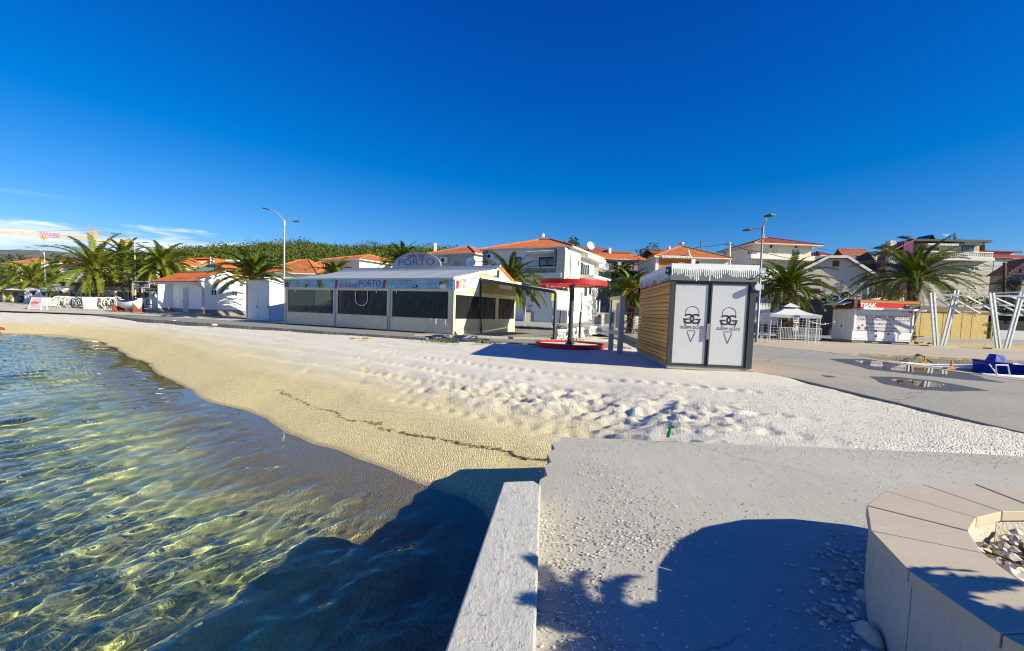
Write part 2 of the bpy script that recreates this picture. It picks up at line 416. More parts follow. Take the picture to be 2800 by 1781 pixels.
def beach_z(x, y):
    s = shore_dist(x, y) + .28*fbm(x, y, .55, 3, 5)
    s = np.where(s > 0, np.maximum(s, np.where(y > 5.0, 3.4*(x-.55), -99)*sstep(4.8, 5.6, y)+np.where(y > 5.0, 0, -99)), s)
    up = .8*(1-np.exp(-np.maximum(s, 0)/3.3))
    z = WZ + np.where(s > 0, up, .10*s-.06*np.maximum(-s-1.0, 0))
    z = np.maximum(z, -3.2)
    dry = sstep(.9, 3.2, s)
    z += dry*(.012*fbm(x, y, 3.2, 3, 2) + .02*fbm(x, y, .5, 3, 3))
    # wheel / footprint churned band below the kiosk, running along the beach
    bx, by = -3.4, 9.6; tx, ty = .80, -.60
    al = (x-bx)*tx+(y-by)*ty; ac = -(x-bx)*ty+(y-by)*tx
    band = np.exp(-((ac-2.1)/1.35)**2)*sstep(-9, 1.5, al)*sstep(8.2, 6.2, al)*(.35+.65*sstep(-1, 4.5, al))
    rut = np.abs(fbm(al*.55, ac*1.3, 1.35, 3, 9)); lump = fbm(x, y, 2.1, 4, 11)
    # tyre tracks: lugs pressed along the beach
    for c0, wd in ((.25, .22), (1.75, .24), (3.1, .22), (4.9, .25)):
        wob = c0+.22*np.sin(al*.28+c0)+.10*fbm(al, al*0+c0, .5, 2, 81)
        tr_ = np.exp(-((ac-wob)/wd)**4)*sstep(-15, -9, al)*sstep(9.5, 7, al)*sstep(1.4, 2.6, s)
        lug = np.sin(al*17.0+np.abs(ac-wob)*9.0)
        z += tr_*(-.022+.024*lug*(.4+.6*vnoise(al*.8, ac*.8, 85)))
    z += band*dry*(.22*(rut-.28) + .10*lump+.075*fbm(x*1.0, y, 5.5, 3, 13))
    ridges = np.sin(ac*5.2+1.6*fbm(x, y, .5, 2, 21))*.022*sstep(1.2, 3, s)*sstep(13, 7, s)*sstep(8, 14, np.hypot(x, y)+4)
    z += ridges
    # berm where the waves stop
    z += .035*np.exp(-((s-1.9-.3*fbm(x, y, .4, 2, 31))/.45)**2)
    # foot dents
    dent = np.clip(fbm(x, y, 2.6, 2, 41)-.42, 0, 1); z -= dent*.10*dry*sstep(9, 3, s)
    # under slab, asphalt and promenade the gravel stays lower
    slab = sstep(5.50, 5.38, y)*sstep(.5, .66, x)
    z = z*(1-slab)+np.minimum(z, -.4)*slab
    edge = 7.55+.28*fbm(x, y, .8, 4, 51)
    asp = sstep(edge-.35, edge+.25, x)*sstep(24, 21, y)*sstep(17, 13.6, y)
    z = z*(1-asp) + (-.10)*asp
    z -= sstep(-.2, 1.2, prom_dist(x, y))*.25
    z -= sstep(13.2, 13.6, y)*sstep(6.6, 7.0, x)*.12
    return z
PROM = [(-140, 104), (-63.2, 56.4), (-26.2, 32.6), (-11.8, 25.8), (-4.2, 22.3), (.5, 21.6), (5.7, 20.9), (12.0, 22.5)]
def prom_dist(x, y):
    "distance inland of the promenade kerb (positive inland)"
    best = np.full(x.shape, 1e9); sg = np.ones(x.shape)
    for (ax, ay), (bx, by) in zip(PROM[:-1], PROM[1:]):
        dx, dy = bx-ax, by-ay; L = dx*dx+dy*dy
        tt = np.clip(((x-ax)*dx+(y-ay)*dy)/L, 0, 1)
        d = np.hypot(x-ax-tt*dx, y-ay-tt*dy); c = dx*(y-ay)-dy*(x-ax)
        m = d < best; best = np.where(m, d, best); sg = np.where(m, np.where(c > 0, 1, -1), sg)
    return best*sg
def fan(y0, y1, ny, nx, xl, xr):
    "rows whose spacing grows with distance; xl/xr give the row ends at y"
    ys = y0*np.exp(np.linspace(0, math.log(y1/y0), ny)); tt = np.linspace(0, 1, nx)
    Y = np.repeat(ys[:, None], nx, 1); XL, XR = xl(ys)[:, None], xr(ys)[:, None]
    X = XL+(XR-XL)*tt[None, :]
    i = np.arange((ny-1)*nx).reshape(ny-1, nx)[:, :-1].ravel()
    F_ = np.stack([i, i+1, i+nx+1, i+nx], 1)
    return X, Y, F_
def gz(y): return np.where(y < 36, 0, np.where(y < 56, .03*(y-36), .6+.14*np.minimum(y-56, 260)))

# beach material: pale dry gravel, golden damp gravel at the waterline, stones, weed and a painted-in water tint below it
t = NT('beach_gravel'); P = t.pos(); zz = t.n('SeparateXYZ', _0=P).outputs[2]
peb = t.n('TexVoronoi', Vector=P, Scale=42.0); peb2 = t.n('TexVoronoi', Vector=P, Scale=95.0)
pc = t.n('SeparateColor', Color=peb.outputs['Color']).outputs[0]
pc2 = t.n('SeparateColor', Color=peb2.outputs['Color']).outputs[1]
tone = t.math('ADD', t.math('MULTIPLY', pc, .55), t.math('MULTIPLY', pc2, .45))
wav = t.math('MULTIPLY', t.math('SUBTRACT', t.noise(P, .8, 4), .5), .16)
zw = t.math('ADD', zz, wav)
grain = t.noise(P, 7.0, 6, .75)
dry = t.mix(t.math('ADD', t.math('MULTIPLY', tone, .6), t.math('MULTIPLY', grain, .4)), (.64, .575, .45), (1.0, .975, .87))
damp = t.mix(tone, (.56, .44, .20), (1.0, .86, .47))
wet = t.mix(tone, (.36, .27, .125), (.64, .50, .26))
c = t.mix(t.ramp(zw, [(.0, 0), (1, 1)]), dry, dry)
k1 = t.n('MapRange', {'interpolation_type': 'SMOOTHSTEP'}, Value=zw); k1.inputs[1].default_value = -.52; k1.inputs[2].default_value = -.14
k2 = t.n('MapRange', {'interpolation_type': 'SMOOTHSTEP'}, Value=t.math('ADD', zz, t.math('MULTIPLY', wav, .15))); k2.inputs[1].default_value = -.80; k2.inputs[2].default_value = -.765
c = t.mix(k1.outputs[0], damp, dry); c = t.mix(k2.outputs[0], wet, c)
dirt = t.ramp(t.noise(P, .45, 6, .65), [(.55, 0), (.8, .25)]); c = t.mix(dirt, c, t.mix(1.0, c, (.72, .66, .55), 'MULTIPLY'))
# dark wrack spots on the flat by the slab
wr = t.n('VectorMath', {'operation': 'DISTANCE'}, _0=t.scl(P, (1, 3.2, 0)), _1=(2.6, 6.6*3.2, 0)).outputs['Value']
c = t.mix(t.math('MULTIPLY', t.ramp(wr, [(.2, 1), (1.1, 0)]), t.ramp(t.noise(P, 5, 5, .7), [(.42, 0), (.6, .75)])), c, (.16, .13, .07))
# seabed: stones and weed; green by depth also imitates light lost in the water
st = t.n('TexVoronoi', Vector=t.n('VectorMath', {'operation': 'ADD'}, _0=P, _1=t.scl(t.noise(P, 2.0, 3, out=1), (.35, .35, 0))), Scale=2.6)
sc_ = t.n('SeparateColor', Color=st.outputs['Color']).outputs[0]
sb = t.mix(t.math('MULTIPLY', t.math('ADD', sc_, t.noise(P, 3.2, 5, .65)), .5), (.22, .27, .07), (.95, .92, .40))
sb = t.mix(t.ramp(t.noise(P, .5, 4), [(.52, 0), (.70, .5)]), sb, (.08, .16, .09))
k3 = t.n('MapRange', {'interpolation_type': 'SMOOTHSTEP'}, Value=t.math('ADD', zz, t.math('MULTIPLY', wav, 1.0))); k3.inputs[1].default_value = -1.05; k3.inputs[2].default_value = -.87
c = t.mix(k3.outputs[0], sb, c)
hb = t.math('ADD', t.math('MULTIPLY', peb.outputs['Distance'], -1.0), t.math('MULTIPLY', peb2.outputs['Distance'], -.4))
hb = t.math('ADD', hb, t.math('MULTIPLY', t.noise(P, 9, 4), .8))
hb = t.math('MULTIPLY', hb, t.math('ADD', t.math('MULTIPLY', k3.outputs[0], .8), .2))
ro = t.mix(k2.outputs[0], (.35,)*3, (.9,)*3)
t.pr(Base_Color=c, Roughness=ro, Normal=t.bump(hb, 1.0, .03))
BEACH = t.m
X, Y, FF = fan(1.0, 60, 640, 900, lambda y: -1.75*y-7.2, lambda y: np.minimum(.65*y+6.5, 8.6)+0*y)
Z = beach_z(X, Y)
beach = np_mesh('beach', np.stack([X, Y, Z], -1).reshape(-1, 3), FF, BEACH, True, kind='structure')

# ---------------------------------------------------------------- sea
SLOPE = .15
def wave_z(x, y):
    s = shore_dist(x, y); d = np.clip(-s, 0, 50)
    q = sstep(-.05, 1.3, d)
    rw = np.random.RandomState(4); z = np.zeros_like(x); n_ = 64
    for k in range(n_):
        lam = math.exp(rw.uniform(math.log(.11), math.log(.95))); th = math.radians(-33+rw.normal()*34); kk_ = 2*math.pi/lam
        amp = SLOPE*math.sqrt(2.0/n_)/kk_*(lam/.35)**.2
        z = z+amp*np.sin(kk_*(x*math.cos(th)+y*math.sin(th))+rw.uniform(0, 6.28)+1.2*fbm(x, y, .35, 1, 90+k % 3))
    swell = z*.5*fbm(x, y, .28, 2, 61)
    rip = .004*np.exp(-((d-1.35-.35*np.sin(x*1.3))/.10)**2)
    rip2 = .0*np.exp(-((d-2.5-.5*np.sin(x*.9+1))/.16)**2)
    return WZ + q*(z+swell) + rip*sstep(.2, .8, d) + rip2*sstep(.4, 1.2, d)
t = NT('sea_water'); P = t.pos()
p = t.pr(Base_Color=(.86, .95, .97), Roughness=0.0, IOR=1.33); p.inputs['Transmission Weight'].default_value = 1.0
WATER = t.m
X, Y, FF = fan(.9, 62, 620, 820, lambda y: -1.75*y-7.0, lambda y: np.interp(y, [.9, 3.5, 5, 6.4, 12, 20, 27, 62], [.12, .15, .35, -.6, -6.5, -14, -18, -18]))
sea = np_mesh('sea_water', np.stack([X, Y, wave_z(X, Y)], -1).reshape(-1, 3), FF, WATER, True, kind='structure')
sl.cycles.is_caustics_light = True
sea.cycles.is_caustics_caster = True; beach.cycles.is_caustics_receiver = True

# ---------------------------------------------------------------- hard ground
t = NT('asphalt'); P = t.pos()
ag = t.n('TexVoronoi', Vector=P, Scale=70.0); n1 = t.noise(P, .35, 6, .6); n2 = t.noise(P, 6, 5, .7)
g = t.n('SeparateColor', Color=ag.outputs['Color']).outputs[0]
c = t.mix(g, (.20, .195, .17), (.40, .385, .335)); c = t.mix(t.ramp(n1, [(.4, 0), (.7, .5)]), c, (.42, .385, .33))
c = t.mix(t.ramp(n2, [(.55, 0), (.75, .45)]), c, (.17, .165, .155))
ck = t.n('TexVoronoi', {'feature': 'DISTANCE_TO_EDGE'}, Vector=t.n('VectorMath', {'operation': 'ADD'}, _0=P, _1=t.scl(t.noise(P, 1.2, 4, out=1), (.9, .9, 0))), Scale=.16)
c = t.mix(t.ramp(ck.outputs['Distance'], [(.0, .7), (.006, 0)]), c, (.10, .095, .085))
t.pr(Base_Color=c, Roughness=.88, Normal=t.bump(t.math('ADD', ag.outputs['Distance'], n2), .5, .01)); ASPH = t.m
t = NT('road_asphalt'); P = t.pos()
c = t.mix(t.noise(P, 1.2, 6, .6), (.26, .26, .26), (.40, .40, .39)); t.pr(Base_Color=c, Roughness=.85, Normal=t.bump(t.noise(P, 40, 3), .3, .01)); ROAD = t.m
t = NT('quay_concrete'); P = t.pos()
c = t.mix(t.noise(P, .5, 6, .65), (.36, .30, .22), (.56, .49, .38)); c = t.mix(t.ramp(t.noise(t.scl(P, (.25, 2, 1)), 1.4, 6, .7), [(.52, 0), (.7, .6)]), c, (.28, .225, .15))
t.pr(Base_Color=c, Roughness=.9, Normal=t.bump(t.noise(P, 14, 5), .5, .02)); QUAY = t.m
t = NT('trowelled_slab'); P = t.pos()
n1 = t.noise(P, .9, 6, .6); n2 = t.noise(t.scl(P, (1, .25, 1)), 9, 4, .6); n3 = t.noise(P, 60, 3)
c = t.mix(n1, (.36, .345, .30), (.52, .505, .445)); c = t.mix(t.ramp(n2, [(.5, 0), (.75, .25)]), c, (.58, .565, .505)); c = t.mix(t.math('MULTIPLY', t.ramp(t.noise(P, 130, 2), [(.45, 0), (.6, 1)]), .25), c, (.30, .27, .21))
c = t.mix(t.ramp(t.noise(P, 1.7, 6, .7), [(.55, 0), (.72, .4)]), c, (.40, .35, .27))
ck = t.n('TexVoronoi', {'feature': 'DISTANCE_TO_EDGE'}, Vector=t.n('VectorMath', {'operation': 'ADD'}, _0=P, _1=t.scl(t.noise(P, 1.6, 5, .6, out=1), (.7, .7, 0))), Scale=.30)
crk = t.math('MULTIPLY', t.ramp(ck.outputs['Distance'], [(.0, 1), (.0045, 0)]), t.ramp(t.noise(P, .6, 3), [(.46, 0), (.56, .75)]))
c = t.mix(crk, c, (.13, .115, .09)); c = t.mix(t.ramp(t.noise(P, .33, 5, .6), [(.5, 0), (.68, .35)]), c, (.33, .30, .235))
t.pr(Base_Color=c, Roughness=.9, Normal=t.bump(t.math('ADD', n3, t.math('MULTIPLY', n2, 1.4)), .45, .008)); SLAB = t.m
t = NT('kerb_concrete'); P = t.pos()
n1 = t.noise(t.scl(P, (3, 1.1, 1)), 4.0, 6, .75); n2 = t.noise(P, 30, 6, .8); n3 = t.noise(P, 16, 4, .75)
gr = t.ramp(n3, [(.60, 0), (.66, 1)])
c = t.mix(n1, (.46, .45, .41), (.68, .67, .62)); c = t.mix(t.math('MULTIPLY', gr, .18), c, (.33, .31, .28))
t.pr(Base_Color=c, Roughness=.95, Normal=t.bump(t.math('SUBTRACT', t.math('ADD', t.math('MULTIPLY', n2, .8), n1), t.math('MULTIPLY', gr, .35)), .95, .02)); KERB = t.m
t = NT('paving_blocks'); P = t.pos()
b = t.n('TexBrick', Vector=P, Color1=c4((.33, .32, .30)), Color2=c4((.24, .235, .22)), Mortar=c4((.13, .125, .115)), Scale=1.0)
b.inputs['Brick Width'].default_value = .4; b.inputs['Row Height'].default_value = .2; b.inputs['Mortar Size'].default_value = .012
c = t.mix(1.0, b.outputs[0], t.mix(t.noise(P, .8, 5), (.75, .74, .72), (1.15, 1.12, 1.06)), 'MULTIPLY')
t.pr(Base_Color=c, Roughness=.9, Normal=t.bump(b.outputs['Fac'], -.3, .01)); PAVE = t.m
t = NT('pale_ground'); P = t.pos()
c = t.mix(t.noise(P, .6, 6, .65), (.40, .37, .30), (.62, .58, .50)); c = t.mix(t.ramp(t.noise(P, .25, 4), [(.55, 0), (.68, .8)]), c, (.12, .15, .045))
t.pr(Base_Color=c, Roughness=.95, Normal=t.bump(t.noise(P, 12, 5), .5, .03)); PALE = t.m

def flat(name, pts, z, mat, thick=.3, jag=0, kind='structure', cell=None):
    P_ = []
    n = len(pts)
    for i, (x, y) in enumerate(pts):
        x2, y2 = pts[(i+1) % n]
        P_.append((x, y))
        if jag:
            L = math.hypot(x2-x, y2-y); k = int(L/.25)
            if k < 60:
                for j in range(1, k):
                    w = j/k; P_.append((x+(x2-x)*w+rng.uniform(-jag, jag), y+(y2-y)*w+rng.uniform(-jag, jag)))
    m = MB().prism([(x, y, z-thick) for x, y in P_], (0, 0, thick))
    return m.build(name, mat, kind=kind)
flat('asphalt', [(7.55, -9), (15.05, -9), (15.05, 13), (15.1, 18.6), (16.2, 23.5), (14.2, 29.5), (12.8, 39), (9.2, 39), (7.7, 24), (7.0, 18.8), (7.0, 13.6), (7.55, 12)], -.005, ASPH, 2.8)
flat('quay_edge', [(15.055, -9), (15.45, -9), (15.42, 13.4), (15.45, 18.6), (16.55, 23.25), (16.25, 23.4), (15.105, 18.6), (15.055, 13)], .004, QUAY, 2.9, .01)
flat('quay', [(16.56, 23.3), (24.6, 21.9), (70, 12), (120, 12), (120, 39), (12.805, 39), (14.205, 29.5), (16.205, 23.51)], .0, QUAY, 2.9, .015)
flat('slab', [(-.3, -7), (-.1, 1.7), (.24, 3.7), (.30, 4.05), (.37, 4.15), (.36, 4.4), (.44, 4.55), (.42, 4.8), (.52, 5.0), (.5, 5.2), (.60, 5.3), (.64, 5.5), (2.4, 5.46), (5.4, 5.40), (7.54, 5.2), (7.54, -7)], -.003, SLAB, 2.2, .006)
k = MB()
kl = [(-.72, -7), (-.24, 1.6), (-.03, 3.57)]; kr = [(-.02, -7), (.125, 1.6), (.265, 3.52), (.21, 3.62)]
k.prism([(x, y, -2.2) for x, y in kl+kr[::-1]], (0, 0, 2.345))
kerb = k.build('kerb', KERB, kind='structure')
bv = kerb.modifiers.new('edge', 'BEVEL'); bv.width = .012; bv.segments = 2
# promenade strip and raised pavement by the bar
def offs(line, d):
    out = []
    for i, (x, y) in enumerate(line):
        a = line[max(i-1, 0)]; b = line[min(i+1, len(line)-1)]
        q = V((b[0]-a[0], b[1]-a[1])).normalized(); out.append((x-q.y*d, y+q.x*d))
    return out
L_ = PROM[:5]
def dens(line, st=1.2):
    o = []
    for (ax, ay), (bx, by) in zip(line[:-1], line[1:]):
        n_ = max(1, int(math.hypot(bx-ax, by-ay)/st)); o += [(ax+(bx-ax)*i/n_, ay+(by-ay)*i/n_) for i in range(n_)]
    return o+[line[-1]]
Lf = [(x+rng.uniform(-.05, .05), y+rng.uniform(-.05, .05)) for x, y in dens(L_)]
k = MB(); Lb = offs(dens(L_), 4.2)
for i in range(len(Lf)-1):
    k.prism([(*Lf[i], -.25), (*Lf[i+1], -.25), (*Lb[i+1], -.25), (*Lb[i], -.25)], (0, 0, .33))
k.build('promenade', PAVE, kind='structure')
flat('pavement', [(-4.3, 22.35), (.5, 21.65), (5.5, 21.0), (5.2, 24.8), (2.6, 25.3), (-1, 24.6), (-4.6, 23.6)], .03, PAVE, .3, .02)
k = MB(); fr_ = [(-5.2, 24.2), (-1.2, 25.0), (2.55, 25.75)]
k.prism([(x, y, -.2) for x, y in fr_+[(3.3, 37.5), (-1.5, 37.5), (-4, 33)]], (0, 0, .325))
k.build('raised_pavement', PAVE, kind='structure')
k = MB()
for (a, b) in zip(fr_[:-1], fr_[1:]):
    n_ = int((V(b)-V(a)).length/1.0); q = (V(b)-V(a))/n_
    for i in range(n_):
        p0 = V(a)+q*i; nn = V((q.y, -q.x)).normalized()*.16
        k.prism([(p0.x, p0.y, -.2), (p0.x+q.x*.985, p0.y+q.y*.985, -.2), (p0.x+q.x*.985+nn.x, p0.y+q.y*.985+nn.y, -.2), (p0.x+nn.x, p0.y+nn.y, -.2)], (0, 0, .335+rng.uniform(-.006, .006)))
k.build('pavement_kerb', CONC, kind='structure')
# inland ground, rising gently behind the road; one sheet to the horizon
ys = np.concatenate([np.linspace(20, 60, 81), np.linspace(61, 200, 70), np.geomspace(210, 9000, 22)])
xs = np.concatenate([-np.geomspace(9000, 160, 20), np.linspace(-150, 150, 151), np.geomspace(160, 9000, 20)])
X, Y = np.meshgrid(xs, ys); Z = np.asarray(gz(Y))-.02+.06*np.where(Y < 39, 1, 0)
Z = np.where(Y > 316, .6+.14*260-.01*(Y-316), Z); Z = np.where(X < -30, np.minimum(Z, .5+.03*np.maximum(0, Y-60)), Z)
pd = prom_dist(X, Y)
nx = len(xs); i = np.arange((len(ys)-1)*nx).reshape(len(ys)-1, nx)[:, :-1].ravel()
FF = np.stack([i, i+1, i+nx+1, i+nx], 1)
Xf, Yf, pf = X.ravel(), Y.ravel(), pd.ravel()
cx, cy = Xf[FF].mean(1), Yf[FF].mean(1); cp = pf[FF].min(1)
keep = ((cp > 2.6) & (cx < -4)) | (cy > 38.6) 
np_mesh('ground', np.stack([X, Y, Z], -1).reshape(-1, 3), FF[keep], PALE, True, kind='structure')
k = MB()
for i in range(60):
    x0 = -28+i*3; x1 = x0+3
    ya, yb = 40, 51
    k.quad((x0, ya, .14), (x1, ya, .14), (x1, yb, .47), (x0, yb, .47))
k.build('road', ROAD, kind='structure')
# street climbing between the houses
k = MB(); 
for i in range(14):
    y0 = 51+i*3; y1 = y0+3; z0, z1 = float(gz(np.array(y0)))+.02, float(gz(np.array(y1)))+.02
    x0, x1 = 8.2+i*.75, 8.2+(i+1)*.75
    k.quad((x0-1.2, y0, z0), (x0+2.8, y0, z0), (x1+2.8, y1, z1), (x1-1.2, y1, z1))
k.build('side_street', ROAD, kind='structure')
# marina water
t = NT('harbour_water'); P = t.pos()
p = t.pr(Base_Color=(.012, .03, .035), Roughness=.04, Normal=t.bump(t.noise(P, 3.5, 3), .25, .05)); HARB = t.m
MB().quad((14, -9, WZ), (90, -9, WZ), (90, 30, WZ), (14, 30, WZ)).build('harbour_water', HARB, kind='structure')
# puddles lying on the asphalt
t = NT('puddle_water'); P = t.pos(); p = t.pr(Base_Color=(.02, .02, .02), Roughness=.015, Normal=t.bump(t.noise(P, 6, 2), .03, .01)); p.inputs['Specular IOR Level'].default_value = .6; PUD = t.m
t = NT('damp_asphalt'); P = t.pos(); t.pr(Base_Color=t.mix(t.noise(P, 40, 3), (.05, .05, .048), (.13, .125, .115)), Roughness=.45, Normal=t.bump(t.noise(P, 60, 3), .4, .01)); DAMP = t.m
def blob(name, pix, z, mat, grow=0.0, seed=0):
    P_ = [G(x, y, z) for x, y in pix]; c = sum(P_, V((0, 0, 0)))/len(P_); pts = []
    n_ = len(P_)
    for i in range(n_):
        for j in range(4):
            q = P_[i].lerp(P_[(i+1) % n_], j/4); d = (q-c)
            w = 1+grow/max(d.length, .1)+.07*mnoise.noise(V((q.x*1.6, q.y*1.6, seed)))
            pts.append(c+d*w)
    return MB().prism([(p.x, p.y, z-.006) for p in pts], (0, 0, .006)).build(name, mat, kind='structure')
pa = [(2338, 986), (2400, 988), (2470, 997), (2540, 1006), (2600, 1016), (2590, 1024), (2520, 1020), (2440, 1012), (2380, 1001)]
pb = [(2425, 1036), (2470, 1038), (2540, 1043), (2590, 1052), (2575, 1060), (2520, 1058), (2460, 1050)]
blob('damp_patch', [(2270, 982), (2360, 982), (2480, 994), (2620, 1015), (2740, 1046), (2640, 1038), (2500, 1024), (2380, 1010)], .0, DAMP, .02, 1)
blob('puddle', pa, .004, PUD, 0, 2)
blob('damp_patch', [(2380, 1030), (2450, 1031), (2560, 1042), (2700, 1068), (2600, 1070), (2500, 1064), (2420, 1050)], .0, DAMP, .02, 3)
blob('puddle', pb, .004, PUD, 0, 4)
blob('damp_patch', [(2245, 1026), (2275, 1028), (2290, 1032), (2262, 1032)], .0, DAMP, 0, 5)

# ---------------------------------------------------------------- far terrain
crest = [(250, 715), (330, 703), (450, 692), (560, 683), (620, 679), (740, 674), (900, 675), (1000, 681), (1080, 679), (1180, 690), (1320, 702), (1500, 716)]
def crest_y(px):
    return float(np.interp(px, [c[0] for c in crest], [c[1] for c in crest]))
t = NT('forest_floor'); t.pr(Base_Color=t.mix(t.noise(t.pos(), .05, 4), (.025, .04, .012), (.05, .065, .02)), Roughness=.95); FFL = t.m
vs, fs = [], []; NXH, NYH = 70, 14
def hill_pt(i, j):
    px = 200+1350*i/(NXH-1); w = j/(NYH-1)
    a = D(px, 812, 170); b = D(px, crest_y(px)+7, 360)
    q = a.lerp(b, w); q.z = a.z+(b.z-a.z)*(w**.85)+2.5*mnoise.noise(V((q.x*.02, q.y*.02, 3)))*math.sin(w*math.pi)
    return q
for j in range(NYH):
    for i in range(NXH): vs.append(hill_pt(i, j))
for i in range(NXH): 
    q = hill_pt(i, NYH-1); vs.append(V((q.x*1.5, q.y*1.5, -5)))
for j in range(NYH):
    for i in range(NXH-1): fs.append((j*NXH+i, j*NXH+i+1, (j+1)*NXH+i+1, (j+1)*NXH+i))
np_mesh('hill', vs, fs, FFL, True, kind='structure')
t = NT('mountain_slope'); P = t.pos()
c = t.mix(t.ramp(t.noise(t.scl(P, (1, 1, 2)), .006, 7, .65), [(.35, 0), (.7, 1)]), (.10, .085, .085), (.19, .16, .15)); c = t.mix(t.ramp(t.noise(P, .013, 6, .7), [(.66, 0), (.72, .8)]), c, (.45, .42, .40))
t.pr(Base_Color=c, Roughness=.95); MTN = t.m
mt = [(-400, 690), (-150, 684), (0, 683), (60, 683), (120, 685), (200, 691), (300, 698), (420, 703), (600, 712), (900, 726)]
vs, fs = [], []; nM = 90
for i in range(nM):
    px = -400+1300*i/(nM-1); y_ = float(np.interp(px, [m[0] for m in mt], [m[1] for m in mt]))+1.2*mnoise.noise(V((px*.03, 0, 0)))
    top = D(px, y_, 2600); base = D(px, 815, 1500)
    for j in range(6):
        q = base.lerp(top, j/5); q.z += 12*mnoise.noise(V((q.x*.006, q.y*.006, 1)))*(0 if j == 5 else 1); vs.append(q)
    vs.append(V((top.x*1.4, top.y*1.4, -20)))
for i in range(nM-1):
    for j in range(6): fs.append((i*7+j, (i+1)*7+j, (i+1)*7+j+1, i*7+j+1))
np_mesh('mountain', vs, fs, MTN, True, kind='structure')
# ================================================================ gelato kiosk
def strip2(mb, f, pts, w, v=-.004, closed=False, taper=None):
    "flat painted stroke on a facade: pts are (u,z)"
    P_ = [V((a, b)) for a, b in pts]; n = len(P_); L = []; Rr = []
    for i in range(n):
        a = P_[(i-1) % n] if closed or i else P_[0]; b = P_[(i+1) % n] if closed or i < n-1 else P_[-1]
        d = (b-a).normalized(); nn = V((-d.y, d.x))*w/2*(taper[i] if taper else 1)
        L.append(P_[i]+nn); Rr.append(P_[i]-nn)
    vs = [f.p(q.x, v, q.y) for q in L]+[f.p(q.x, v, q.y) for q in Rr]
    m = n if closed else n-1
    mb.add(vs, [(i, i+n, (i+1) % n+n, (i+1) % n) for i in range(m)])
def poly2(mb, f, pts, v=-.004):
    a = sum(pts[i][0]*pts[(i+1) % len(pts)][1]-pts[(i+1) % len(pts)][0]*pts[i][1] for i in range(len(pts)))
    if a < 0: pts = pts[::-1]
    mb.add([f.p(a_, v, b_) for a_, b_ in pts], [tuple(range(len(pts)))])
def disc2(mb, f, u, z, r, v=-.004, n=16, ry=None):
    poly2(mb, f, [(u+r*math.cos(2*math.pi*i/n), z+(ry or r)*math.sin(2*math.pi*i/n)) for i in range(n)], v)
def arc(cx, cy, rx, ry, a0, a1, n=22):
    return [(cx+rx*math.cos(R(a0+(a1-a0)*i/(n-1))), cy+ry*math.sin(R(a0+(a1-a0)*i/(n-1)))) for i in range(n)]

FASC = pm('grey_fascia', (.15, .153, .158), .5, .04, 1, .04, 60, stain=.15)
FILM = pm('white_window_film', (.54, .55, .575), .14, .05, .7, .0, spec=.6)
PRINT = pm('dark_print', (.035, .018, .035), .5, .1, 5, 0)
CLAD = wood('larch_cladding', (.50, .18, .022), (.97, .47, .09), 0, .117)
kf = Fac(1822, 2055, 1008, 720, z0=0.0, yaw=-6)
KD = 5.3; kz = kf.h
kiosk = thing('gelato_kiosk', 'timber clad gelato kiosk with white glass doors and dripping icing fascia, beside red shade', 'kiosk', kf.o)
fz = kf.at(1828, 766)[1]                                  # underside of fascia
m = MB(); kf.box(m, .02, kf.w-.02, .05, KD, .0, .10); m.build('plinth', CONC, kiosk)
m = MB(); kf.box(m, .10, kf.w-.08, .16, KD-.08, .1, kz-.08); m.build('wall', DGREY, kiosk)
m = MB()
nb = 20
for i in range(nb):
    z0 = .10+(fz-.12)*i/nb; hgt = (fz-.12)/nb
    m.obox(kf.p(.0, .10, z0+.008), kf.ux*.10, kf.uv*(KD-.1), V((0, 0, hgt-.014)))
m.build('cladding', CLAD, kiosk)
m = MB()
for i in range(nb):
    z0 = .10+(fz-.12)*i/nb; hgt = (fz-.12)/nb
    m.obox(kf.p(kf.w-.078, .20, z0+.008), kf.ux*.07, kf.uv*(KD-.3), V((0, 0, hgt-.014)))
m.build('cladding', CLAD, kiosk)
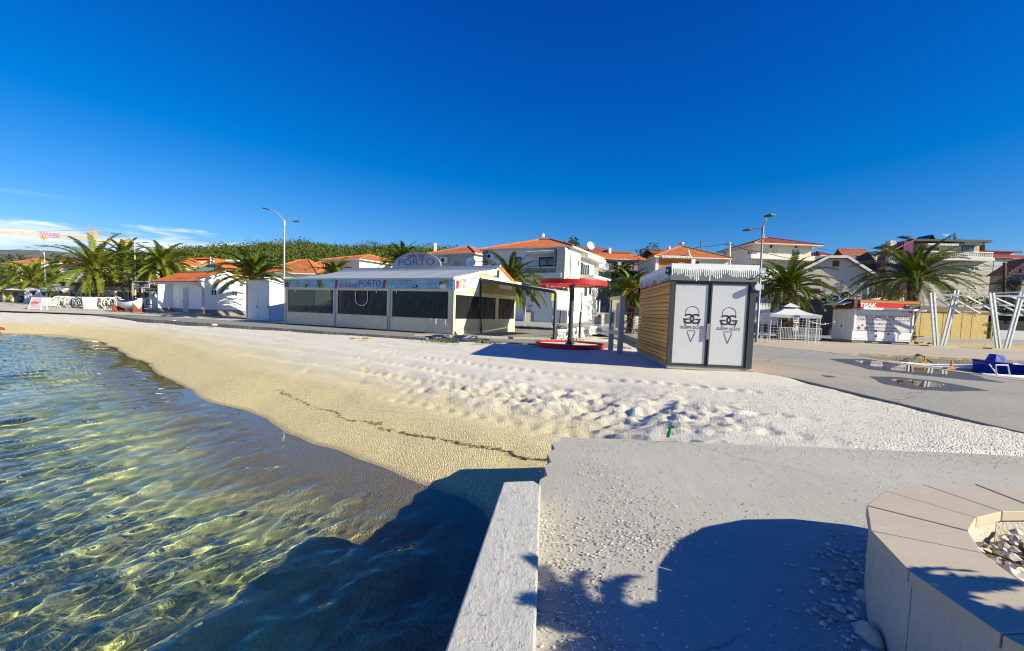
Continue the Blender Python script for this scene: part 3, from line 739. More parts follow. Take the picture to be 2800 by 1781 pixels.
# dark frame: corner posts, sill, head, middle stile
m = MB(); g = .02
uD = [kf.at(1844.5, 880)[0], kf.at(1933.8, 880)[0], kf.at(1944.8, 880)[0], kf.at(2040, 880)[0]]
zb, zt = kf.at(1845, 993)[1], kf.at(1848, 776)[1]
kf.box(m, .0, .14, .0, .16, .1, fz); kf.box(m, kf.w-.17, kf.w, .0, .16, .1, fz)
kf.box(m, .14, kf.w-.17, .02, .16, .1, zb-.05); kf.box(m, .14, kf.w-.17, .02, .16, zt+.045, fz)
m.build('door_frame', DGREY, kiosk)
for i in (0, 1):
    u0, u1 = uD[2*i], uD[2*i+1]; v = .05-.03*i
    m = MB()
    for a in ((u0-.045, u0-.004, zb-.045, zt+.04), (u1+.004, u1+.045, zb-.045, zt+.04)): kf.box(m, a[0], a[1], v, v+.05, a[2], a[3])
    kf.box(m, u0-.004, u1+.004, v, v+.05, zb-.045, zb); kf.box(m, u0-.004, u1+.004, v, v+.05, zt, zt+.04)
    d = m.build('door', DGREY, kiosk)
    m = MB(); kf.box(m, u0-.002, u1+.002, v+.018, v+.03, zb+.001, zt-.001); m.build('glass_panel', FILM, d)
    # printed emblem: interlaced letters as an ice cream cone
    m = MB(); s_ = 13.2/1250/10.945*1.0
    cu, cz = kf.at(1894 if i == 0 else 1994, 872.3 if i == 0 else 876)
    def T(pts): return [(cu+a*s_, cz+b*s_) for a, b in pts]
    vv = v+.014
    for sg in (-1, 1):
        strip2(m, kf, T([(sg*a, b) for a, b in arc(100, 0, 148, 128, 42, 322, 34)]), 50*s_, vv)
        strip2(m, kf, T([(sg*92, -16), (sg*256, -16)]), 44*s_, vv-.0006)
        poly2(m, kf, T([(sg*256, 4), (sg*195, -30), (sg*165, -112), (sg*212, -112)]), vv-.001)
        strip2(m, kf, T([(sg*235, -60), (sg*172, -215)]), 20*s_, vv-.0014)
        strip2(m, kf, T([(sg*118, -392), (sg*0, -695)]), 17*s_, vv-.0018)
    strip2(m, kf, T(arc(2, 190, 192, 185, -22, 202, 36)), 15*s_, vv-.002)
    text_mesh(m, 'GIUSEPPE GELATO', kf.p(cu-4*s_, vv, cz-268*s_), kf.ux, V((0, 0, 1)), 118*s_, sx=.70, ext=.0, bold=.004)
    text_mesh(m, 'HOME MADE', kf.p(cu-6*s_, vv, cz-358*s_), kf.ux, V((0, 0, 1)), 62*s_, sx=.72, ext=.0)
    m.build('emblem', PRINT, d)
m = MB(); kf.box(m, uD[2]-.11, uD[2]-.03, .0, .015, .9, 1.35); m.build('handle', MGREY, kiosk)
m = MB(); kf.box(m, -.02, kf.w+.02, -.03, KD, fz, kz); m.build('fascia', FASC, kiosk)
# icing: white band with drips, front and left side
def icing(f, u0, u1, v, n, amp, seed):
    r = random.Random(seed); m = MB(); H = f.h-fz if f is kf else kz-fz
    zt_ = kz-.004; base = kz-.36*H
    st = (u1-u0)/n; u = u0; top = [(u0, zt_)]; pts = [(u1, zt_), (u0, zt_)]
    for i in range(n):
        env = .5+.5*math.sin(i*.37+seed)*math.sin(i*.11+1.3)
        Ld = H*(.13+amp*(.25*r.random()+.5*max(0, env)*r.random()))
        w = st*(.52+.12*r.random()); c = u+st/2; b = base+H*.04*math.sin(i*.5)+H*.05*(r.random()-.5)
        gap = (st-w)/2
        pts += [(c-w/2-gap, b+gap*1.6), (c-w/2-gap*.3, b+gap*.5), (c-w/2*.8, b-Ld*.5), (c-w/2, b-Ld+w*.4), (c-w*.35, b-Ld-w*.05), (c, b-Ld-w*.22), (c+w*.35, b-Ld-w*.05), (c+w/2, b-Ld+w*.4), (c+w/2*.8, b-Ld*.5), (c+w/2+gap*.3, b+gap*.5)]
        u += st
    pts += [(u1, base)]
    P_ = [f.p(a, v, b) for a, b in pts]
    m.prism(P_, f.uv*.004)
    return m
icing(kf, -.018, kf.w+.018, -.036, 46, .95, 3).build('icing', WPAINT, kiosk)
ks = Fac(0, 0, 0, 0, yaw=kf.yaw-90, o=kf.p(-.02, KD, 0), w=KD+.03, h=kz)
icing(ks, .0, KD+.02, -.006, 60, 1.2, 8).build('icing', WPAINT, kiosk)
def floodlight(mb, p, fwd, s=.17):
    fwd = V(fwd).normalized(); a = fwd.cross(V((0, 0, 1))).normalized(); b = a.cross(fwd)
    mb.obox(V(p)-a*s/2-b*s*.6, a*s, fwd*.06, b*s*1.2); mb.bar(V(p)-b*s*.6, V(p)-b*s*.95-fwd*.05, .03)
    return mb
for (p, fw, mt_) in ((ks.p(KD-.10, -.03, fz+.28), -kf.ux-kf.uv*.6, BLACK), (ks.p(.10, -.03, fz-.05), -kf.ux-kf.uv*.3, BLACK), (kf.p(kf.w+.10, .02, fz+.30), -kf.uv, LGREY)):
    m = floodlight(MB(), p, fw); fl = m.build('floodlight', mt_, kiosk)
    q = V(fw).normalized(); a = q.cross(V((0, 0, 1))).normalized(); b = a.cross(q)
    MB().obox(V(p)+q*.062-a*.035-b*.03, a*.07, q*.004, b*.06).build('lens', WPAINT, fl)
m = MB(); m.tube([kf.p(kf.w-.02, .05, fz-.14), kf.p(kf.w+.16, -.04, fz-.14)], .075, 12); m.tube([kf.p(kf.w-.04, .02, fz-.14), kf.p(kf.w-.02, -.14, fz-.14)], [.09, .1], 12); m.build('loudspeaker', LGREY, kiosk)
m = MB(); m.tube([kf.p(kf.w-.27, -.04, fz+.09), kf.p(kf.w-.12, -.045, fz+.095), kf.p(kf.w-.02, -.05, fz+.17), kf.p(kf.w+.08, -.03, fz+.28)], .011, 6); m.build('cable', BLACK, kiosk)

# ================================================================ red round shade and its planter ring
rc = G(1558, 948.5); RR = 1.55
shade = thing('beach_sunshade', 'red round shade hoop on dark pole standing in a gravel ring, left of gelato kiosk', 'sunshade', rc)
m = MB(); n = 56
def ringband(m, c, r0, r1, z0, z1, n=56):
    pr_ = [(r1, z0), (r1, z1), (r0, z1), (r0, z0)]
    vs, fs = [], []
    for k in range(n):
        a = 2*math.pi*k/n
        for r_, z in pr_: vs.append((c.x+r_*math.cos(a), c.y+r_*math.sin(a), z))
    for k in range(n):
        for j in range(4):
            a, b = k*4+j, k*4+(j+1) % 4; c_, d_ = ((k+1) % n)*4+(j+1) % 4, ((k+1) % n)*4+j
            fs.append((a, d_, c_, b))
    m.add(vs, fs); return m
ringband(MB(), rc, RR-.03, RR, 2.77, 2.97).build('hoop', REDP, shade)
m = MB()
for k in range(6):
    a = R(60*k+18); b = R(60*k+56)
    p1 = rc+V((math.cos(a)*(RR-.04), math.sin(a)*(RR-.04), 2.86)); p2 = rc+V((math.cos(b)*(RR-.04), math.sin(b)*(RR-.04), 2.79)); p0 = rc+V((math.cos((a+b)/2)*.16, math.sin((a+b)/2)*.16, 2.80))
    m.prism([p0, p1, p2], (0, 0, .012))
m.build('sail_panel', REDP, shade)
m = MB()
for k in range(6):
    a = R(60*k+8); m.bar(rc+V((0, 0, 2.82)), rc+V((math.cos(a)*(RR-.03), math.sin(a)*(RR-.03), 2.84)), .04, .06)
m.build('spoke', REDP, shade)
m = MB(); m.tube([rc+V((0, 0, 0)), rc+V((0, 0, 2.75))], .108, 10)
m.tube([rc+V((0, 0, 2.68)), rc+V((0, 0, 2.86))], .13, 8)
for k in range(4):
    a = R(90*k+20); d = V((math.cos(a), math.sin(a), 0)); q = V((-d.y, d.x, 0))*.01
    m.prism([rc+d*.10+V((0, 0, .10))-q, rc+d*.26+V((0, 0, .10))-q, rc+d*.10+V((0, 0, .36))-q], q*2)
m.build('pole', DGREY, shade)
pr2 = thing('planter_ring', 'red steel ring edging a gravel bed round foot of red shade', 'ring', rc)
ringband(MB(), rc, RR-.02, RR+.005, -.1, .19).build('rim', REDP, pr2)
m = MB(); vs = [rc+V((0, 0, .12))]; 
for j in range(1, 9):
    for k in range(40):
        a = 2*math.pi*k/40; r_ = (RR-.02)*j/8; vs.append(rc+V((r_*math.cos(a), r_*math.sin(a), .10+.03*mnoise.noise(V((r_*math.cos(a)*3, r_*math.sin(a)*3, 1))))))
fs = [(0, 1+k, 1+(k+1) % 40) for k in range(40)]
for j in range(1, 8):
    for k in range(40): fs.append((1+(j-1)*40+k, 1+j*40+k, 1+j*40+(k+1) % 40, 1+(j-1)*40+(k+1) % 40))
m.add(vs, fs, True); m.build('gravel_fill', BEACH, pr2)

# ================================================================ notice case on two legs
c0, c1 = G(1689, 966), G(1664, 957.5); dv = (c1-c0).normalized(); nv = V((-dv.y, dv.x, 0))     # nv points left (the glazed face)
if nv.x > 0: nv = -nv
case = thing('notice_case', 'tall grey glazed notice case on two legs, left of gelato kiosk', 'notice board', c0)
CH = 2.28; L = (c1-c0).length
for q in (0, L):
    MB().obox(c0+dv*q-nv*.0, -nv*.20, dv*.14, V((0, 0, CH))).build('leg', LGREY, case)
m = MB(); m.obox(c0+dv*.142+V((0, 0, .72)), -nv*.19, dv*(L-.145), V((0, 0, .16))); m.obox(c0+dv*.142+V((0, 0, CH-.14)), -nv*.19, dv*(L-.145), V((0, 0, .14)))
m.obox(c0+dv*.142-nv*.15+V((0, 0, .882)), -nv*.04, dv*(L-.145), V((0, 0, CH-1.024))); cab = m.build('cabinet', LGREY, case)
m = MB(); m.obox(c0+dv*.16-nv*.03+V((0, 0, .885)), -nv*.012, dv*(L-.18), V((0, 0, CH-1.03))); m.build('glass_panel', GLASSB, cab)
m = MB(); m.obox(c0+dv*.22-nv*.022+V((0, 0, 1.0)), -nv*.004, dv*.4, V((0, 0, 1.0))); m.build('notice_sheet', pm('paper', (.55, .56, .50), .7, .15, 4, 0), cab)

# ================================================================ white plastic barriers
def barrier(name='plastic_barrier'):
    t_ = thing(name, 'white slotted plastic barrier nearest red shade pole, with flared foot', 'barrier', (0, 0, 0), 'white plastic barriers')
    pf = [(.66, .46, 0), (.66, .46, .07), (.50, .34, .28), (.46, .32, .44), (.47, .33, .47), (.56, .42, .49), (.56, .42, .64), (.52, .38, .66)]
    vs = []; fs = []
    for a, b, z in pf: vs += [(-a/2, -b/2, z), (a/2, -b/2, z), (a/2, b/2, z), (-a/2, b/2, z)]
    for i in range(len(pf)-1):
        for k in range(4): fs.append((i*4+k, i*4+(k+1) % 4, (i+1)*4+(k+1) % 4, (i+1)*4+k))
    fs.append((len(vs)-4, len(vs)-3, len(vs)-2, len(vs)-1))
    MB().add(vs, fs).build('shell', PVC, t_)
    m = MB()
    for i in range(6):
        u = -.21+.084*i
        m.add([(u-.014, -.245, .05), (u+.014, -.245, .05), (u+.010, -.178, .43), (u-.010, -.178, .43), (u-.014, -.20, .05), (u+.014, -.20, .05), (u+.010, -.15, .43), (u-.010, -.15, .43)],
              [(0, 1, 2, 3), (0, 4, 5, 1), (1, 5, 6, 2), (2, 6, 7, 3), (3, 7, 4, 0)])
    m.build('rib', PVC, t_)
    m = MB()
    for i in range(5):
        u = -.168+.084*i
        m.add([(u-.02, -.234, .08), (u+.02, -.234, .08), (u+.018, -.170, .40), (u-.018, -.170, .40)], [(0, 1, 2, 3)])
    m.build('slot', MGREY, t_)
    m = MB(); m.box((.30, 0, .40), (.08, .06, .06)); m.build('coupling', BLACK, t_)
    return t_
b0 = barrier(); bl = [(1533, 931, .25), (1560, 926, .1), (1583, 922, .3), (1605, 916, -.4), (1621, 914, .2), (1637, 910, .1)]
blab = ['white slotted plastic barrier furthest left of the row, nearest the awning post', 'white plastic barrier mostly hidden behind dark pole of red shade', 'white plastic barrier just right of the red shade pole',
        'white plastic barrier turned askew in the middle of the row, in shade', 'narrowest looking white plastic barrier, second from the right end', 'white plastic barrier at right end of row, nearest notice case']
for i, (px, py, rz) in enumerate(bl):
    p = G(px, py); o = b0 if i == 0 else dup(b0, p, rz)
    o.location = p; o.rotation_euler = (0, 0, rz); o['label'] = blab[i]
    k_ = .95 if i < 5 else 1.0; o.scale = (k_, k_, k_)

# ================================================================ the bar
CLOTH = NT('awning_cloth'); t = CLOTH; P = t.pos(); uv = t.uv()
fold = t.noise(t.scl(uv, (5.5, .7, 1)), 1.6, 4, .55); big = t.noise(P, 1.2, 4)
t.pr(Base_Color=t.mix(big, (.72, .60, .38), (.92, .80, .56)), Roughness=.75, Normal=t.bump(t.math('ADD', fold, t.math('MULTIPLY', big, .3)), .9, .09)); CLOTH = t.m
t = NT('yellow_cloth'); P = t.pos(); uv = t.uv()
fold = t.noise(t.scl(uv, (2.5, .8, 1)), 1.5, 4, .55)
t.pr(Base_Color=t.mix(t.noise(P, 1.0, 4), (.62, .53, .30), (.74, .66, .42)), Roughness=.75, Normal=t.bump(fold, .7, .06)); YCLOTH = t.m
ROOFC = pm('grey_awning_fabric', (.36, .39, .42), .6, .06, .7, .3, 3, .04, stain=.15)
VINYLC = sheer('clear_vinyl', (.022, .03, .038), .38, .08)
VINYL = sheer('dark_clear_vinyl', (.016, .02, .028), .16, .10)
t = NT('beach_banner'); P = t.pos(); uv = t.uv()
t.pr(Base_Color=t.mix(t.ramp(t.noise(t.scl(uv, (.6, 3.5, 1)), 1.6, 5, .6), [(.3, 0), (.7, 1)]), (.09, .30, .48), (.38, .62, .74)), Roughness=.5); BANNER = t.m
t = NT('pale_beach_banner'); P = t.pos(); uv = t.uv()
t.pr(Base_Color=t.mix(t.noise(t.scl(uv, (.6, 2.5, 1)), 1.6, 5, .6), (.46, .66, .72), (.68, .78, .76)), Roughness=.5); BANNER2 = t.m
INKR = pm('red_print', (.45, .02, .05), .5, 0, 1, 0); INKP = pm('purple_print', (.10, .03, .28), .5, 0, 1, 0)
INKO = pm('orange_print', (.62, .25, .03), .5, .2, 9, 0); INKG = pm('green_print', (.16, .42, .04), .5, .2, 9, 0); INKY = pm('yellow_print', (.75, .60, .06), .5, .1, 9, 0)
INKW = pm('white_print', (.8, .8, .8), .5, 0, 1, 0); INKB = pm('brown_print', (.22, .10, .04), .5, .2, 9, 0)
A_, B_ = G(781, 886, .1), G(1240, 916, .1); byaw = math.degrees(math.atan2(B_.y-A_.y, B_.x-A_.x))
bf = Fac(781, 1240, 886, 763, z0=.1, yaw=byaw); BD = 8.2
bh = bf.h
bar = thing('cocktail_bar', 'closed grey beach bar with clear vinyl walls, blue banner and rounded sign on roof', 'bar', bf.o)
bs = Fac(0, 0, 0, 0, yaw=byaw+90, o=bf.p(bf.w, 0, 0), w=BD, h=bh)
def wallwith(f, name, mat, parent, u0, u1, z0, z1, holes, v0=0.0, th=.06):
    "wall slab with rectangular openings (u0,u1,z0,z1), made of strips"
    m = MB(); hs_ = sorted(holes); u = u0
    for (a, b, c, d) in hs_:
        if a > u+.002: f.box(m, u, a, v0, v0+th, z0, z1)
        f.box(m, a, b, v0, v0+th, z0, c); f.box(m, a, b, v0, v0+th, d, z1); u = b
    if u1 > u+.002: f.box(m, u, u1, v0, v0+th, z0, z1)
    return m.build(name, mat, parent)
fb0, ft0 = bf.at(781, 787)[1], bf.at(781, 766.5)[1]
hol = []
for (x0, x1, yt, yb) in ((787.8, 911, 793.4, 855), (923.4, 1058.4, 796.2, 861), (1072.9, 1226, 799.5, 869)):
    u0, u1 = bf.at(x0, yt)[0], bf.at(x1, yt)[0]; hol.append((u0, u1, bf.at((x0+x1)/2, yb)[1], fb0-.13))
wallwith(bf, 'cloth_wall', CLOTH, bar, .03, bf.w-.03, .06, fb0, hol)
for h_ in hol:
    m = MB(); m.quad(bf.p(h_[0], .025, h_[2]), bf.p(h_[1], .025, h_[2]), bf.p(h_[1], .025, h_[3]), bf.p(h_[0], .025, h_[3])); m.build('vinyl_window', VINYLC if h_ is hol[0] else VINYL, bar)
for (a, b) in ((bf.at(916.5, 850)[0]-.05, bf.at(916.5, 850)[0]+.05), (bf.at(1066, 850)[0]-.05, bf.at(1066, 850)[0]+.05), (-.02, .10), (bf.w-.09, bf.w+.03)):
    m = MB(); bf.box(m, a, b, -.09, -.062, .0, fb0); m.build('zip_post', LGREY, bar)
# loose lower cloth hanging in folds
for h_ in hol:
    m = MB(); r = random.Random(int(h_[0]*7)); n1, n2 = 110, 8; vs = []; fs = []; a0, a1 = h_[0]-.10, h_[1]+.10
    for i in range(n1+1):
        u = a0+(a1-a0)*i/n1
        for j in range(n2+1):
            w = j/n2; z = .05+(h_[2]-.02-.05)*w
            f_ = .5+.5*math.sin(math.pi*w); q = mnoise.noise(V((u*5.5+.5*w*math.sin(u*2), w*.9, h_[0])))+.5*mnoise.noise(V((u*13, w*.7, 3)))
            vs.append(bf.p(u, -.045-.05*q*f_, z))
    fs = [(i*(n2+1)+j, (i+1)*(n2+1)+j, (i+1)*(n2+1)+j+1, i*(n2+1)+j+1) for i in range(n1) for j in range(n2)]
    m.add(vs, fs, True); m.build('lower_cloth', CLOTH, bar)
for px in (808, 901, 1030, 1085): 
    u = bf.at(px, 793)[0]; m = MB(); bf.box(m, u-.03, u+.03, -.035, -.005, fb0-.28, fb0-.02); m.build('strap', WHITE2, bar)
m = MB(); u0, u1 = bf.at(973, 800)[0], bf.at(1006, 800)[0]; zt_ = fb0-.14; uc = (u0+u1)/2; rr = (u1-u0)/2
m.tube([bf.p(u0, -.02, zt_)]+[bf.p(u0, -.02, zt_-.5)]+[bf.p(uc-rr*math.cos(R(a)), -.02, zt_-.55-rr*.75*math.sin(R(a))) for a in range(0, 181, 20)]+[bf.p(u1, -.02, zt_)], .025, 6)
m.build('white_loop', PVC, bar)
# fascia banner
m = MB(); bf.box(m, -.03, bf.w+.02, -.10, -.06, fb0, ft0); ban = m.build('banner', BANNER, bar)
vb = -.104
def bu(px): return bf.at(px, 777)[0]
hB = ft0-fb0; zc = (fb0+ft0)/2
for px in (922, 1053): 
    m = MB(); u = bu(px); poly2(m, bf, [(u-.12, fb0+.02), (u+.10, fb0+.02), (u+.18, ft0-.02), (u-.04, ft0-.02)], vb); m.build('red_bar', INKR, ban)
m = MB()
text_mesh(m, 'coctails bar', bf.p(bu(955), vb, zc-.05), bf.ux, V((0, 0, 1)), .46, sx=.82, ext=0, shear=.12, bold=.014)
m.build('lettering', INKR, ban)
m = MB(); text_mesh(m, 'PORTO', bf.p(bu(1014), vb, zc+.02), bf.ux, V((0, 0, 1)), .60, sx=.93, ext=0, shear=.08); m.build('lettering', INKP, ban)
m = MB(); r = random.Random(4)
for (a, b) in ((1065, 1096), (1100, 1124), (1128, 1168), (1173, 1200)):
    pts = []; u = bu(a)
    while u < bu(b): pts.append((u, zc+.02+r.uniform(-.05, .06))); u += .055
    strip2(m, bf, pts, .022, vb)
    strip2(m, bf, [(bu(b)+.12, zc-.12), (bu(b)+.12, zc+.16)], .025, vb)
m.build('faded_lettering', pm('faded_print', (.14, .18, .42), .5, 0, 1, 0), ban)
def star(m, f, u, z, r_, v, rot=0): 
    poly2(m, f, [(u+(r_ if i % 2 == 0 else r_*.38)*math.cos(R(90+36*i+rot)), z+(r_ if i % 2 == 0 else r_*.38)*math.sin(R(90+36*i+rot))) for i in range(10)], v)
m = MB(); star(m, bf, bu(818), zc, .26, vb, 8); star(m, bf, bu(849), zc-.02, .22, vb, -12); m.build('starfish_picture', INKO, ban)
m = MB(); bf_ = bf
poly2(m, bf, [(bu(783), zc-.24), (bu(794), zc-.24), (bu(795), zc+.12), (bu(783), zc+.18)], vb); m.build('cup_picture', INKR, ban)
m = MB(); disc2(m, bf, bu(795), zc+.14, .16, vb-.0006); disc2(m, bf, bu(885), zc-.1, .15, vb, ry=.2); disc2(m, bf, bu(868), zc-.16, .10, vb); disc2(m, bf, bu(1222), zc+.14, .22, vb-.001, ry=.1); m.build('leaf_picture', INKG, ban)
m = MB(); poly2(m, bf, [(bu(869), zc+.24), (bu(883), zc+.24), (bu(881), zc-.24), (bu(873), zc-.24)], vb-.0004); disc2(m, bf, bu(1209), zc+.04, .15, vb-.0005); m.build('coconut_picture', INKB, ban)
m = MB(); poly2(m, bf, [(bu(1207), zc-.26), (bu(1222), zc-.26), (bu(1224), zc+.08), (bu(1206), zc+.08)], vb); m.build('drink_picture', INKY, ban)
m = MB(); disc2(m, bf, bu(1210), zc-.12, .12, vb-.001); disc2(m, bf, bu(1217), zc-.13, .12, vb-.0014); m.build('flower_picture', INKW, ban)
m = MB()
for px in (842, 1143): m.tube([bf.p(bu(px), -.10, fb0+.16), bf.p(bu(px)-.08, -.34, fb0+.10)], .07, 8)
m.build('spotlight', BLACK, bar)
m = MB(); bf.box(m, -.12, bf.w+.04, -.20, -.02, ft0+.002, ft0+.10); m.build('gutter', LGREY, bar)
# awning roof
vR = 4.7; zR = bf.at(1357, 737, vR)[1]; uL = bf.at(938, 737, vR)[0]; uR_ = bf.at(1357, 737, vR)[0]
m = MB(); z0 = ft0+.105
a, b, c, d = bf.p(-.10, -.16, z0), bf.p(bf.w+.03, -.16, z0), bf.p(bf.w, vR, zR), bf.p(0, vR, zR)
vs, fs = [], []; N1, N2 = 40, 10
for i in range(N1+1):
    for j in range(N2+1):
        q = (a.lerp(b, i/N1)).lerp(d.lerp(c, i/N1), j/N2); sag = .03*math.sin(i*.9)*math.sin(math.pi*j/N2)-.07*math.sin(math.pi*j/N2); vs.append(q+V((0, 0, sag)))
for i in range(N1):
    for j in range(N2): fs.append((i*(N2+1)+j, (i+1)*(N2+1)+j, (i+1)*(N2+1)+j+1, i*(N2+1)+j+1))
m.add(vs, fs, True); m.build('awning_roof', ROOFC, bar)
m = MB(); bf.box(m, .0, bf.w+.02, vR-.02, vR+.22, zR-.02, zR+.10); m.build('awning_cassette', WPAINT, bar)
zP = bf.at(1357, 726, vR+.3)[1]
wE = bs.at(1407.5, 880)[0]
m = MB(); bf.box(m, .15, bf.w-.12, vR+.25, wE, 0, zR-.9); bf.box(m, .1, bf.w+.05, vR+.25, vR+.45, zR+.02, zP); m.build('wall', GREYW, bar)
# right-hand gable of the building behind, with tiled verge
bg_ = Fac(0, 0, 0, 0, yaw=byaw+90, o=bf.p(bf.w+.06, vR+.25, 0), w=5, h=zR)
z1 = bg_.at(1361, 733)[1]; u1, z2 = bg_.at(1401, 769)
m = MB(); m.prism([bg_.p(0, 0, 2.9), bg_.p(u1, 0, 2.9), bg_.p(u1, 0, z2), bg_.p(.15, 0, z1), bg_.p(0, 0, z1)], bg_.uv*.08); m.build('gable_wall', WHITE2, bar)
m = MB(); m.bar(bg_.p(.05, .0, z1+.05), bg_.p(u1+.3, .0, z2-.12), .22, .12); m.build('verge_tiles', RED_TILE, bar)
# side wall (right): banner, cream cloth and two vinyl windows
zs0 = bs.at(1250, 787)[1]
hol2 = []
for (x0, x1, yt, yb) in ((1246, 1354, 806, 872.3), (1363.5, 1405, 816, 872.3)):
    u0, u1_ = bs.at(x0, yt)[0], bs.at(x1, yb)[0]; hol2.append((u0, u1_, bs.at(x0, yb)[1], bs.at(x0, yt)[1]))
wE = bs.at(1407.5, 880)[0]; htop = hol2[0][3]+.25
wallwith(bs, 'cloth_wall', YCLOTH, bar, .06, wE, .02, htop, hol2, -.01, .05)
for h_ in hol2:
    m = MB(); m.quad(bs.p(h_[0], .02, h_[2]), bs.p(h_[1], .02, h_[2]), bs.p(h_[1], .02, h_[3]), bs.p(h_[0], .02, h_[3])); m.build('vinyl_window', VINYL, bar)
uM = bs.at(1310, 800)[0]; 
m = MB(); 
def roofz(u): return z0-.05+(zR-z0)*(u/vR)
m.prism([bs.p(.02, -.03, htop), bs.p(uM, -.03, htop), bs.p(uM, -.03, min(roofz(uM), htop+1.4)), bs.p(.02, -.03, roofz(0))], bs.uv*.03); ban2 = m.build('banner', BANNER2, bar)
m = MB(); text_mesh(m, 'coctails', bs.p(bs.at(1265, 775)[0], -.034, htop+.62), bs.ux, V((0, 0, 1)), .34, sx=.62, ext=0, shear=.1, bold=.02); text_mesh(m, 'bar', bs.p(bs.at(1267, 775)[0], -.034, htop+.28), bs.ux, V((0, 0, 1)), .34, sx=.7, bold=.02, ext=0, shear=.1)
m.build('lettering', INKR, ban2); m = MB(); poly2(m, bs, [(.12, htop+.08), (.36, htop+.08), (.40, htop+.55), (.1, htop+.55)], -.034); m.build('cup_picture', INKR, ban2)
m = MB(); text_mesh(m, 'PORTO', bs.p(bs.at(1293, 775)[0], -.034, htop+.64), bs.ux, V((0, 0, 1)), .46, sx=.60, ext=0, shear=.06); m.build('lettering', INKP, ban2)
m = MB(); disc2(m, bs, bs.at(1278, 775)[0], htop+.12, .1, -.034, ry=.2); disc2(m, bs, .5, htop+.5, .12, -.0346); disc2(m, bs, bs.at(1294, 775)[0], htop+.18, .22, -.034, ry=.08); m.build('fruit_picture', INKY, ban2)
m = MB(); m.prism([bs.p(uM, -.012, htop), bs.p(wE, -.012, htop), bs.p(wE, -.012, htop+.85), bs.p(uM, -.012, htop+1.25)], bs.uv*.03); m.build('upper_cloth', pm('shaded_olive_cloth', (.40, .33, .17), .8, .25, 1.5, .2, 20), bar)  # darker olive stands in for the awning's shade on this cloth
m = MB(); m.prism([bs.p(.0, .0, roofz(0)+.02), bs.p(vR, .0, zR), bs.p(vR, .0, htop+1.2), bs.p(uM, .0, htop+1.26)], bs.uv*.03); m.build('gable_cloth', WHITE2, bar)
m = MB(); m.bar(bs.p(-.1, -.02, z0), bs.p(vR, -.02, zR), .08, .08); m.build('roof_rail', WPAINT, bar)
m = MB(); m.tube([bs.p(uM, -.05, htop+.9), bs.p(uM+.05, -.08, htop+.2), bs.p(uM+.12, -.07, 1.3), bs.p(uM+.2, -.1, .5), bs.p(uM+.1, -.16, .05)], [.05, .06, .035, .04, .07], 7); m.build('gathered_edge', BLACK, bar)
m = MB()
for i in range(14):
    u = .1+i*(uM*1.25)/14; u2 = u+(uM*1.25)/14
    d1, d2 = .22+.16*math.sin(i*1.7), .22+.16*math.sin((i+1)*1.7)
    m.quad(bs.p(u, -.012, .28), bs.p(u, -d1, .02), bs.p(u2, -d2, .02), bs.p(u2, -.012, .28))
m.build('cloth_skirt', YCLOTH, bar)
m = MB(); bf.box(m, .1, bf.w-.1, -.03, BD, -.08, .03); m.build('deck', BROWNW, bar)
m = MB(); bf.box(m, .3, bf.w-.3, vR+.1, vR+.2, .05, 2.8); m.build('back_wall', pm('inner_wall', (.20, .21, .22), .9, .3, .8, 0), bar)
# half-round sign on the parapet
sf = Fac(0, 0, 0, 0, yaw=byaw, o=bf.p(0, vR+.1, 0), w=bf.w, h=1)
uA, zA = sf.at(1073, 731); uB = sf.at(1205.5, 729)[0]; zT = sf.at(1138, 689.5)[1]
sign = thing('roof_sign', 'half round grey caffe bar sign on the roof parapet of the beach bar', 'sign', sf.p((uA+uB)/2, 0, zA))
uC, rx_, rz_ = (uA+uB)/2, (uB-uA)/2, zT-zA
m = MB(); m.prism([sf.p(uC+rx_*math.cos(R(a)), 0, zA+rz_*math.sin(R(a))) for a in range(0, 181, 9)], sf.uv*.08); m.build('board', pm('silver_board', (.42, .45, .50), .4, .25, .9, .1, 30, stain=.3), sign)
m = MB(); text_mesh(m, 'caffe bar', sf.p(uC, -.006, zA+rz_*.74), sf.ux, V((0, 0, 1)), rz_*.40, sx=1.15, ext=0, bold=.02); m.build('lettering', INKR, sign)
m = MB(); text_mesh(m, 'PORTO', sf.p(uC, -.006, zA+rz_*.30), sf.ux, V((0, 0, 1)), rz_*.62, sx=1.55, ext=0); m.build('lettering', pm('dark_outline_print', (.10, .11, .20), .5, .1, 2, 0), sign)
# side awning frame on dark posts with a hanging blind
aw = thing('side_awning', 'sloping cream awning on dark grey pipe frame at right side of beach bar', 'awning', G(1515, 929, .12))
pp = G(1515, 929, .12); zt_ = D(1515, 798, pp.y).z
sA = bs.at(1311, 764)[0]; pa_ = bs.p(sA, -.05, bs.at(1311, 764)[1]); 
m = MB(); m.tube([pp, V((pp.x, pp.y, zt_-.12)), V((pp.x-.06, pp.y+.02, zt_-.03)), V((pp.x-.2, pp.y+.08, zt_+.01)), pa_], .085, 8); m.build('frame_pipe', DGREY, aw)
MB().box(pp+V((0, 0, .01)), (.3, .3, .02)).build('base_plate', LGREY, aw)
q1 = D(1590, 806, pp.y+5.0); gq = V((q1.x, q1.y, .0))
m = MB(); m.tube([gq, V((q1.x, q1.y, q1.z+.1))], .075, 8); m.build('post', BROWNW, aw)
pb_ = bs.p(bs.at(1421, 779)[0], -.05, bs.at(1421, 779)[1])
m = MB(); m.bar(pa_+V((0, 0, .06)), pb_+V((0, 0, .06)), .16, .2); m.build('cassette', WPAINT, aw)
m = MB(); tq = V((pp.x, pp.y, zt_+.03)); m.quad(pa_+V((.1, 0, -.02)), tq, q1+V((0, 0, .1)), pb_+V((.1, 0, -.02))); m.build('fabric', YCLOTH, aw)
